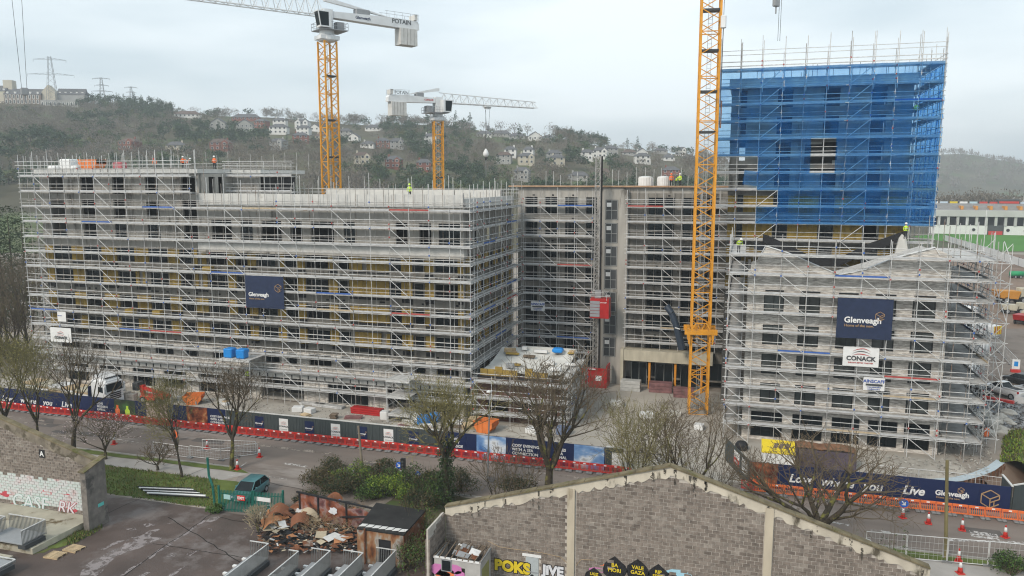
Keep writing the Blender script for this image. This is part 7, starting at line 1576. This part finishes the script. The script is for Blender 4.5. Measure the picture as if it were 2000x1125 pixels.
u0 = Ls*.47; sb('tunnel_gate', u0, u0+Ls*.13, -.3, -.05, 0, 18, dgrey_m); sb('tunnel_lower', u0+.5, u0+Ls*.13-.5, -.5, -.31, 0, 7, red_m); sb('press_box', Ls*.6, Ls*.78, 16, 22, 55, 66, dgrey_m); sb('press_box_sign', Ls*.61, Ls*.77, 15.6, 15.9, 58, 62, red_m)
# ================================================================ poles, lamps, mesh fences
def lean_pole(label, pxb, pyb, pxt, pyt, m, r=.13, cat='pole', name='timber_pole'):
    g = G(pxb, pyb); q = AW(pxt, pyt, g.y); t = thing(name, label, cat, g); MB().tube(g, q, r, r*.8, n=9).build('shaft', m, t); return t, g, q
t, g, q = lean_pole('short leaning timber pole at the near road edge', 709, 930, 700, 832, mat('pole_timber', (.24,.2,.15), .9, .25, 2, stretch=(1,1,.2)))
t, g, q = lean_pole('tall mossy timber pole before the navy hoarding at right', 1847, 1090, 1850, 899, mat('mossy_pole', (.2,.17,.08), .9, .3, 2, stretch=(1,1,.2)), .14); tubeo('cable_guard', g+Vector((-.16,0,0)), g+Vector((-.16,0,2.4)), .05, grey_m, t)
g = G(952, 935); t = thing('street_lamp', 'grey street lamp between the ivy tree and the big tree', 'lamp post', g); q = AW(957, 765, g.y); MB().tube(g, q, .09, .06, n=8).build('column', grey_m, t); MB().bbox(q.x-.2, q.y-.5, q.z, q.x+.2, q.y+.1, q.z+.14, .04).build('lantern', white_m, t)
g = G(337, 862); t = thing('street_lamp', 'grey street lamp at left with arm over the compound', 'lamp post', g); q = AW(335, 735, g.y); MB().path([g, q, q+Vector((.6,0,.7)), q+Vector((1.6,0,.9))], .06, 8).build('column', grey_m, t); MB().bbox(q.x+1.5, q.y-.15, q.z+.82, q.x+2.4, q.y+.15, q.z+1.0, .05).build('lantern', grey_m, t)
def mesh_panel(a, b, h, label, group, zb=0.02):
    t = thing('mesh_fence_panel', label, 'fence', a.lerp(b, .5), 0, group); d = (b-a); up = Vector((0,0,h)); fr = MB()
    for (p, q) in ((a, a+up), (b, b+up), (a+Vector((0,0,.1)), b+Vector((0,0,.1))), (a+up, b+up)): fr.tube(p, q, .03, n=5)
    fr.build('frame', galv, t); w = MB(); n = int(d.length/.3)
    for i in range(1, n): p = a+d*(i/n); w.tube(p+Vector((0,0,.1)), p+up, .008, n=3, cap=False)
    for i in range(1, 4): w.tube(a+up*(i/4), b+up*(i/4), .008, n=3, cap=False)
    w.build('mesh', galv, t)
    for p in (a, b): boxo('foot', p.x-.3, p.y-.12, 0, p.x+.3, p.y+.12, .12, base_m, t)
FP = [((372,893),(432,900)),((432,900),(463,893)),((463,893),(503,888)),((396,880),(500,884)),((300,885),(370,895))]
for i, (u, v) in enumerate(FP): mesh_panel(G(*u), G(*v), 1.2, ('first','second','third','fourth','fifth')[i]+' low mesh fence panel round the bare street tree', None)
for i in range(5): mesh_panel(G(1690+i*80, 1085+i*7), G(1768+i*80, 1092+i*7), 1.9, ('leftmost','second','third','fourth','rightmost')[i]+' clear mesh fence panel beside the tall mossy pole', None)
for i in range(5): a = Vector((11.3+i*2.3, 76.2, .02)); mesh_panel(a, a+Vector((2.25,-.05*i,0)), 1.6, ('first','second','third','fourth','fifth')[i]+' mesh panel from left above the sheet piles', None)
g0 = G(1925, 660); g1 = G(1985, 725)
for i in range(6): mesh_panel(g0.lerp(g1, i/6), g0.lerp(g1, (i+1)/6), 1.9, 'mesh fence panel along the muddy compound near chevron van', 'mesh panels in the muddy compound')
g = G(1983, 727); t = thing('info_sign', 'blue and white sign on a red foot in the muddy compound', 'sign', g); boxo('plate', g.x-.5, g.y-.04, .5, g.x+.5, g.y+.04, 1.9, white_m, t); boxo('symbol', g.x-.25, g.y-.06, .9, g.x+.25, g.y-.041, 1.6, blue_m, t); boxo('foot', g.x-.6, g.y-.3, 0, g.x+.6, g.y+.3, .4, red_m, t)
# ================================================================ people
def figure(pose):
    J = {'stand': [((0,0,.95),(.13,.1)),((0,0,1.2),(.15,.1)),((0,0,1.42),(.17,.1)),((0,0,1.53),(.06,.06)),((0,.0,1.66),(.09,.1)),((0,0,1.76),(.07,.08)),
          ((.1,0,.88),(.09,.09)),((.11,.02,.48),(.065,.065)),((.11,.0,.08),(.045,.05)),((.11,-.14,.04),(.04,.03)),((-.1,0,.88),(.09,.09)),((-.11,-.02,.48),(.065,.065)),((-.12,.06,.08),(.045,.05)),((-.12,-.08,.04),(.04,.03)),
          ((.21,0,1.42),(.055,.055)),((.27,.02,1.14),(.045,.045)),((.22,-.15,.92),(.035,.035)),((-.21,0,1.42),(.055,.055)),((-.28,.02,1.14),(.045,.045)),((-.24,-.13,.9),(.035,.035))]}['stand']
    E_ = [(0,1),(1,2),(2,3),(3,4),(4,5),(0,6),(6,7),(7,8),(8,9),(0,10),(10,11),(11,12),(12,13),(2,14),(14,15),(15,16),(2,17),(17,18),(18,19)]
    pts = [Vector(p) for p, r in J]
    if pose == 'bend':
        for i in (1,2,3,4,5,14,15,16,17,18,19):
            d = pts[i]-pts[0]; d.rotate(Quaternion((1,0,0), .75)); pts[i] = pts[0]+d
        pts[16] = pts[15]+Vector((0,-.15,-.22)); pts[19] = pts[18]+Vector((0,-.15,-.22))
    if pose == 'reach': pts[15] = Vector((.33,-.2,1.35)); pts[16] = Vector((.3,-.45,1.42))
    me = bpy.data.meshes.new('body'); me.from_pydata([p[:] for p in pts], E_, []); o = bpy.data.objects.new('tmp', me); COL.objects.link(o)
    md = o.modifiers.new('s', 'SKIN'); sv = me.skin_vertices[0].data
    for i, (p, r) in enumerate(J): sv[i].radius = r
    sv[0].use_root = True
    s2 = o.modifiers.new('d', 'SUBSURF'); s2.levels = 1
    dg = bpy.context.evaluated_depsgraph_get(); out = bpy.data.meshes.new_from_object(o.evaluated_get(dg)); bpy.data.objects.remove(o); return out, pts
PF = {k: figure(k) for k in ("stand", "bend", "reach")}
FIG = {}
def person(p, rz, vest, label, pose='stand', helmet=None, legs=None):
    k = (pose,)
    if k not in FIG: FIG[k] = PF[pose]
    me0, pts = FIG[k]; me = me0.copy(); me.materials.clear(); me.materials.append(legs or dark_cloth); me.materials.append(vest); me.materials.append(skin_m)
    hz_ = pts[3]; tz = pts[0]
    ax = (pts[2]-pts[0]).normalized()
    for f in me.polygons:
        c = f.center; u = (c-pts[0]).dot(ax)
        f.material_index = 2 if u > .56 else 1 if u > -.02 else 0; f.use_smooth = True
    t = thing('person', label, 'person', p, rz); put('body', me, t, local=True)
    hp = pts[5]; put('helmet', MB().lathe([(.17,-.02),(.145,.0),(.14,.08),(.09,.15),(.03,.17)], hp+Vector((0,0,-.06)), 10).mesh('helmet', helmet or white_m, True), t, local=True)
    b = MB(); b.lathe([(.235,-.0),(.24,.04)], pts[1]+Vector((0,0,-.02)), 10); put('reflective_band', b.mesh('reflective_band', white_m), t, local=True)
def onroof(px, py, w, z): q = AW(px, py, w); return Vector((q.x, w, z))
person(onroof(419, 325, 91, 29.1), YAW, orange_hi, 'person in orange hi-vis and white helmet on raised roof', 'stand'); person(onroof(358, 328, 91, 29.1), 1, orange_hi, 'person in orange jacket, left of a pair on raised roof', 'reach'); person(onroof(364, 328, 92, 29.1), 2, orange_hi, 'person in orange jacket, right of a pair on raised roof', 'bend'); person(onroof(303, 326, 93, 29.1), .5, orange_hi, 'person with pink helmet low behind roof rails', 'bend', red_m)
person(onroof(1311, 357, 107, 26.75), .3, orange_hi, 'person in orange on the middle block roof', 'stand', orange_hi); person(onroof(1320, 358, 107.6, 26.75), 1.4, yellow_hi, 'person bending in yellow vest on middle roof', 'bend'); person(onroof(1328, 357, 107.2, 26.75), -.6, yellow_hi, 'person standing in yellow vest on middle roof', 'stand')
person(onroof(800, 385, 86, 25.45), .3, yellow_hi, 'person in yellow behind the long parapet', 'stand', yellow_hi)
person(onroof(516, 612, 82.9, 10.24), .6, dark_cloth, 'person in dark clothes under the navy banner', 'reach', grey_m); person(Vector((AW(484, 748, 82.9).x, 82.9, 2.25)), .2, yellow_hi, 'person in yellow vest low on the long block scaffold', 'stand')
person(onroof(1768, 465, 96.5, AW(1768, 467, 96.5).z), .4, yellow_hi, 'person in yellow on the butterfly roof edge', 'stand'); person(onroof(1789, 228, 99.6, 34.6), PI+.3, yellow_hi, 'person in yellow vest on the tower scaffold behind net', 'stand'); person(onroof(1444, 460, 85.2, 20.12), .4, yellow_hi, 'person in yellow at the top corner of the brick block', 'bend')
g = G(1966, 605); person(g, 1, yellow_hi, 'person in yellow vest beside the pale mixer', 'stand')
# ================================================================ bare street trees
bark = mat('bark', (.06,.048,.034), .95, .35, 2.5, .4, dirt=((.2,.19,.05), 1.5, .54)); twig_m = mat('twig_olive', (.2,.175,.075), .95, .3, 1.5); twig_b = mat('twig_brown', (.13,.1,.065), .95, .3, 1.5); ivy_m = mat('ivy_leaf', (.035,.06,.02), .8, .35, 2)
bud_m = mat('yellow_bud', (.3,.26,.09), .9, .3, 3); blos_m = mat('pale_blossom', (.5,.4,.4), .9, .2, 3)
def make_tree(seed, h, spread, trunk_h, r0, nl=5, lean=(0,0), dens=1.0, up=.35):
    rg = random.Random(seed); T, B = MB(), MB(); tips = []
    def grow(p, d, r, l, lev):
        mb = T if lev <= 2 else B; n = 4 if lev < 2 else 3; q = p; sides = (9, 7, 5, 4, 3, 3)[min(lev, 5)]
        for i in range(n):
            d = (d+Vector((rg.gauss(0,.13), rg.gauss(0,.13), rg.gauss(.03,.09)))*(1 if lev else .45)).normalized(); q2 = q+d*l/n
            ra, rb = max(.017, r*(1-.42*i/n)), max(.014, r*(1-.42*(i+1)/n)); mb.tube(q, q2, ra, rb, n=sides, cap=False)
            if lev >= 1 and lev < nl and i > 0:
                for _ in range(1 if rg.random() < .7*dens else 0):
                    ax = d.orthogonal().normalized(); ax.rotate(Quaternion(d, rg.uniform(0, 2*PI))); nd = (d*rg.uniform(.35,.8)+ax*rg.uniform(.6,1.0)+Vector((0,0,up*.6))).normalized(); grow(q2, nd, rb*rg.uniform(.4,.6), l*rg.uniform(.4,.65), lev+1)
            q = q2
        if lev < nl:
            k = {0: 5, 1: 3, 2: 3, 3: 2, 4: 2}.get(lev, 2); ph = rg.uniform(0, 6)
            for j in range(k):
                ax = d.orthogonal().normalized(); ax.rotate(Quaternion(d, ph+2*PI*j/k+rg.uniform(-.5,.5))); a = rg.uniform(.35,.75)*(spread if lev == 0 else 1)
                nd = (d*math.cos(a)+ax*math.sin(a)+Vector((0,0,up if lev < 3 else .1))).normalized(); grow(q, nd, r*.58*rg.uniform(.7,1), (h-trunk_h)*(.42,.32,.22,.14,.1)[min(lev,4)]*rg.uniform(.75,1.2), lev+1)
        else: tips.append(q)
    grow(Vector((0,0,-.1)), Vector((lean[0],lean[1],1)).normalized(), r0, trunk_h, 0)
    return T, B, tips
def buds(tips, rg, n, s, k=1): 
    mb = MB()
    for q in tips:
        for _ in range(n):
            c = q+Vector((rg.gauss(0,.25), rg.gauss(0,.25), rg.gauss(-.1,.25))); mb.add([c+Vector((rg.uniform(-s,s), rg.uniform(-s,s), rg.uniform(-s,s))) for _ in range(3)], [(0,1,2)])
    return mb
def street_tree(px, w, pyt, label, seed, spread=1.0, trunk=.28, r0=.28, tw=None, nl=5, lean=(0,0), ivy=0, bud=None, dens=1.0, up=.35, pyb=None, wpx=None):
    g = G(px, pyb) if pyb else None
    x = g.x if g else AW(px, 950, w).x; w = g.y if g else w; h = AW(px, pyt, w).z
    T, B, tips = make_tree(seed, h, spread, h*trunk, r0*1.25, nl, lean, dens, up); t = thing('street_tree', label, 'tree', (x, w, 0)); zmax = max(q.z for q in tips); s_ = h/zmax
    sx_ = s_
    if wpx:
        ex = sorted(abs(q.x) for q in tips); sx_ = max(.7*s_, min(2.2*s_, (wpx*w/FPX/2)/ex[int(len(ex)*.93)]))
    M = Matrix.Diagonal((sx_, (sx_+s_)/2, s_, 1)); tr_ = put('trunk', T.mesh('trunk', bark, True), t, M, local=True); put('twigs', B.mesh('twigs', tw or twig_m), t, M, local=True); rg = random.Random(seed)
    if bud: put('buds', buds(tips, rg, bud[1], bud[2]).mesh('buds', bud[0]), t, M, local=True)
    if ivy:
        mb = MB()
        for i in range(ivy):
            z = rg.uniform(0, h*.5); a = rg.uniform(0, 6.28); r_ = (.35+.5*rg.random())*(1-.6*z/h)*(1.2 if rg.random() < .5 else .8); c = Vector((r_*math.cos(a)+lean[0]*z, r_*math.sin(a)+lean[1]*z, z)); s2 = .16; mb.add([c+Vector((rg.uniform(-s2,s2), rg.uniform(-s2,s2), rg.uniform(-s2,s2))) for _ in range(3)], [(0,1,2)])
        put('ivy', mb.mesh('ivy', ivy_m), t, local=True)
ST_ = [dict(px=22, w=61, pyt=640, label='yellow-green twigged tree at the far left edge', seed=1, wpx=150, spread=1.0, bud=(bud_m,1,.12)), dict(px=80, w=60.6, pyt=655, label='slender twin-stemmed bare tree second from left', seed=2, wpx=120, r0=.2, tw=twig_m, bud=(bud_m,1,.1)), dict(px=148, w=60.8, pyt=655, dens=.6, label='stout dark bare tree before the lorry cab', seed=3, wpx=190, r0=.32, lean=(.05,0), tw=twig_b),
  dict(px=455, w=61.7, pyt=692, label='bare street tree with clean trunk at the gateway', seed=4, wpx=150, r0=.26, trunk=.32, tw=twig_b), dict(px=357, w=58.7, pyt=722, label='yellowish budding tree left of the gateway', seed=5, wpx=110, r0=.16, bud=(bud_m,1,.08)), dict(px=872, w=60, pyt=728, label='ivy-clad bare tree in the middle of the verge', seed=6, wpx=170, r0=.3, ivy=1600, trunk=.4, bud=(bud_m,1,.07)),
  dict(px=1072, w=59, pyt=672, label='largest bare tree, wide crown before the podium', seed=7, wpx=230, r0=.42, trunk=.36, spread=1.15, tw=twig_b, nl=5), dict(px=1222, w=59, pyt=762, label='greenish bare tree left of the gable peak', seed=8, wpx=170, r0=.2, spread=1.25, trunk=.22, bud=(bud_m,1,.06)), dict(px=1322, w=59.5, pyt=765, label='reddish bare tree right of the gable peak', seed=9, wpx=190, r0=.26, tw=twig_b, spread=1.2, trunk=.25),
  dict(px=1612, w=59.5, pyt=826, label='low spreading bare tree before the navy hoarding', seed=12, wpx=310, r0=.42, tw=twig_b, spread=1.55, trunk=.22, up=.15), dict(px=210, w=60.5, pyt=800, label='pale blossoming low tree behind wall A', seed=13, wpx=150, r0=.12, trunk=.2, spread=1.4, tw=twig_b, bud=(blos_m,3,.07), nl=4), dict(px=310, w=59.5, pyt=860, label='small dark thorn tree left of the budding tree', seed=14, wpx=90, r0=.1, trunk=.2, spread=1.3, nl=4, tw=twig_b), dict(px=1390, w=60, pyt=840, label='thin brown tree right of the gable peak near hoarding', seed=15, wpx=120, r0=.12, trunk=.2, spread=1.3, nl=4, tw=twig_b), dict(px=980, w=58.5, pyt=870, label='thicket of thin bare stems left of the largest tree', seed=16, wpx=150, r0=.1, trunk=.12, spread=1.6, nl=4, tw=twig_b)]
for s_ in ST_: street_tree(**s_)
street_tree(505, 50, 985, 'small pale dead shrub at the burnt shed corner', 21, 1.3, .15, .05, tw=mat('pale_dead_twig', (.36,.3,.2), .9), nl=4, pyb=1050)
# ---------------------------------------------------------------- shrubs
def shrub(px, py, r, h, ms, label, seed, n=500, s=.09, twiggy=0, loc=None, group=None):
    g = loc or G(px, py); rg = random.Random(seed); t = thing('shrub', label, 'shrub', g, 0, group); mb = MB(); cl = [(rg.uniform(-.6,.6)*r, rg.uniform(-.6,.6)*r, rg.uniform(.25,.75)*h, rg.uniform(.3,.55)) for _ in range(9)]
    for i in range(n):
        q = rg.choice(cl); a = rg.uniform(0,6.28); b = math.acos(rg.uniform(-.6,1)); k = q[3]*(.5+.6*rg.random()); c = Vector((q[0]+r*k*math.sin(b)*math.cos(a), q[1]+r*k*math.sin(b)*math.sin(a), max(.05, q[2]+h*k*.8*math.cos(b)))); mb.mi = rg.randrange(len(ms)); v = [c+Vector((rg.uniform(-1,1),rg.uniform(-1,1),rg.uniform(-1,1)))*s for _ in range(4)]; mb.add(v[:3], [(0,1,2)])
    put('foliage', mb.mesh('foliage', ms), t, local=True); st = MB()
    for i in range(14+twiggy):
        a = rg.uniform(0,6.28); e = Vector((r*.8*math.cos(a)*rg.random(), r*.8*math.sin(a)*rg.random(), h*rg.uniform(.6,1.15))); st.tube((e.x*.2,e.y*.2,0), e, .02, .006, n=3, cap=False)
    put('stems', st.mesh('stems', twig_b), t, local=True)
lg, dg_, yg, br_ = mat('shrub_green', (.075,.135,.03), .9, .3, 2), mat('shrub_dark', (.03,.05,.02), .9, .3, 2), mat('shrub_lime', (.2,.27,.035), .9, .25, 2), mat('shrub_brown', (.1,.08,.04), .95, .3, 2)
SH = [(640,960,2.6,1.7,[br_,dg_],'dull brown shrub at the left of the thicket'),(700,950,2.4,1.9,[br_,dg_,lg],'tall dull shrub below the leaning pole'),(670,948,1.2,1.7,[yg,lg],'small lime green shrub in the thicket'),(705,940,1.3,2.0,[yg,lg],'larger lime green shrub below the leaning pole'),(760,968,2.0,1.7,[lg,yg],'bright green shrub behind the burnt roof'),(800,965,2.2,1.8,[lg,dg_],'green shrub right of the burnt roof'),(830,958,2.0,2.2,[dg_,br_],'dark shrub beside the ivy tree'),(850,985,2.0,2.4,[lg,dg_],'ivy shrub at the gable wall end'),(820,1000,1.8,2.2,[dg_,br_],'dark shrub between burnt roof and gable wall'),(815,1060,2.1,3.2,[br_,lg,mat('shrub_olive', (.14,.14,.045), .9, .3, 2)],'tall olive bush between the shed and hut'),(800,1110,1.8,2.6,[br_,lg],'lower olive bush at the frame bottom'),(1975,1122,1.6,1.3,[lg,dg_],'green bush at the lower right corner'),(420,1000,.8,.8,[lg],'small green tuft at the gate post'),(590,985,1.6,1.2,[br_,dg_],'brown shrub behind the burnt shed left end'),(900,960,2.0,2.0,[dg_,br_],'dark scrub right of the ivy tree'),(1010,975,2.2,2.2,[br_,dg_],'brown scrub behind the gable slope'),(735,955,2.4,1.7,[dg_,br_],'dark middle shrub of the thicket'),(620,945,2.0,1.4,[br_],'low brown shrub near the gate hinge side'),(780,945,2.0,1.8,[dg_,lg],'dark shrub under the traffic light'),(670,965,2.2,1.5,[dg_,br_],'dark shrub just behind the scorched wall'),(730,975,1.8,1.5,[lg,dg_],'green shrub just behind the burnt roof'),(845,960,1.6,2.0,[lg,dg_],'green shrub left of the ivy tree foot'),(715,962,1.5,1.9,[yg,lg],'lime shrub centred behind the scorched wall'),(780,975,1.7,1.9,[lg,yg],'broad bright shrub over the burnt roof edge'),(655,930,2.2,1.5,[br_,dg_],'brown shrub nearest the road in the thicket'),(750,935,2.2,1.6,[br_,dg_],'brown shrub behind the bright green ones')]
for i, (px, py, r_, h, ms, lb) in enumerate(SH): shrub(px, py, r_, h, ms, lb, 40+i, n=2400 if r_ > 1.5 else 1100, s=.1, twiggy=30)
q = AW(1745, 1060, 51.5); shrub(0, 0, 1.0, q.z+1.0, [lg, dg_], 'dark green sapling rising behind the right gable slope', 77, 900, .09, loc=Vector((q.x, 51.5, 0))); q = AW(1663, 1035, 51); shrub(0, 0, .4, q.z+.3, [lg], 'tiny green sprout on the gable coping', 78, 220, .07, loc=Vector((q.x, 50.2, 0)))
# ---------------------------------------------------------------- evergreens and scrub left of the long block
def big_tree(px, w, pyt, kind, label, seed, m, n=2600, s=.3, wd=.26):
    x = AW(px, 600, w).x; h = AW(px, pyt, w).z; rg = random.Random(seed); t = thing('evergreen_tree' if kind == 'cone' else 'bare_tree', label, 'tree', (x, w, 0)); mb = MB()
    if kind == 'cone':
        for i in range(n):
            u = rg.random()**.7; z = h*(1-u*.95); r_ = h*wd*(.25+.75*u)*(.35+.65*rg.random())*(1+.25*math.sin(z*2.2)); a = rg.uniform(0,6.28); c = Vector((r_*math.cos(a), r_*math.sin(a), z-.25*r_)); v = [c+Vector((rg.uniform(-1,1),rg.uniform(-1,1),rg.uniform(-1,.6)))*s for _ in range(3)]; mb.add(v, [(0,1,2)])
        put('crown', mb.mesh('crown', m), t, local=True); put('trunk', MB().tube((0,0,-.1),(0,0,h*.9), .3, .06, n=8).mesh('trunk', bark), t, local=True)
    else:
        T, B, tips = make_tree(seed, h, .8, h*.3, .25, 4); s_ = h/max(q.z for q in tips); M = Matrix.Diagonal((s_,s_,s_,1)); put('trunk', T.mesh('trunk', bark, True), t, M, local=True); put('twigs', B.mesh('twigs', twig_b), t, M, local=True)
evm = mat('evergreen_needles', (.03,.05,.02), .9, .35, 1.5)
big_tree(8, 112, 396, 'cone', 'tall dark evergreen at left frame edge, frontmost', 31, evm); big_tree(30, 120, 398, 'cone', 'second dark evergreen behind the left scaffold edge', 32, evm); big_tree(-12, 118, 390, 'cone', 'dark evergreen cut by the left frame edge', 33, evm); big_tree(55, 130, 402, 'cone', 'dark evergreen seen through the end scaffold', 34, evm)
for i, (px, w, pyt) in enumerate(((10,100,470),(28,98,500),(45,102,520),(0,95,540),(20,90,560),(40,92,590),(-8,88,600),(60,110,480),(85,112,470))): big_tree(px, w, pyt, 'bare', ('first','second','third','fourth','fifth','sixth','seventh','eighth','ninth')[i]+' bare tree from the road side in left edge thicket', 50+i, None)
for i in range(8): shrub(0, 0, 3.2, 3.0, [br_, dg_], 'brown undergrowth bush left of the long block', 90+i, 900, .18, 30, loc=Vector((-101-R.uniform(0,8)-i*.6, 78+i*4, 0)), group='undergrowth left of the long block')
tb = MB(); rg = random.Random(15)
for i in range(1800):
    u, v = rg.random(), rg.random(); x_ = 24.9+u*2.6+v*3.4; y_ = 85.2+v*11-u; z_ = .8*math.sin(u*PI)*(.6+.4*math.sin(v*PI)); tb.mi = rg.randrange(3); e = Vector((rg.uniform(-.12,.12), rg.uniform(-.12,.12), 0)); c = Vector((x_, y_, z_-.05)); tb.add([c+e, c-e, c+Vector((rg.uniform(-.2,.2), rg.uniform(-.2,.2), rg.uniform(.1,.4)))], [(0,1,2)])
tag(tb.build('bank_grass', [lg, yg, br_]), 'rough tufts of grass on the river bank mound', 'grass', kind='stuff')
# grass tufts and ground litter
mb = MB(); rg = random.Random(5)
for i in range(7000):
    g = G(rg.uniform(195, 425), rg.uniform(905, 1000)) if i < 5200 else G(rg.uniform(130,200), rg.uniform(1010,1065))
    if i < 5200 and not (53.4 < g.y < 59.2 and g.x < -42): continue
    if i >= 5200 and not (g.x > -50.1 and g.x < -48.6): continue
    h = rg.uniform(.08,.3); a = rg.uniform(0,6.28); e = Vector((math.cos(a), math.sin(a), 0))*.05; mb.mi = rg.randrange(2); mb.add([g+e, g-e, g+Vector((rg.uniform(-.1,.1), rg.uniform(-.1,.1), h))], [(0,1,2)])
tag(mb.build('grass', [mat('blade_green', (.1,.16,.03), .9, .3, 2), mat('blade_dry', (.17,.15,.05), .9, .3, 2)]), 'rough grass growing on the verge by the gate', 'grass', kind='stuff')
# ================================================================ haze
hz_m = bpy.data.materials.new('pale_haze'); hz_m.use_nodes = True; t = hz_m.node_tree; t.nodes.clear(); o_ = t.nodes.new('ShaderNodeOutputMaterial'); v_ = t.nodes.new('ShaderNodeVolumePrincipled')
v_.inputs['Color'].default_value = (.86,.92,.97,1); v_.inputs['Density'].default_value = HAZE; v_.inputs['Anisotropy'].default_value = 0.0; t.links.new(v_.outputs[0], o_.inputs['Volume'])
tag(MB().box(-1390,-55,-4.4,1390,2550,150).build('haze', hz_m), kind='stuff')
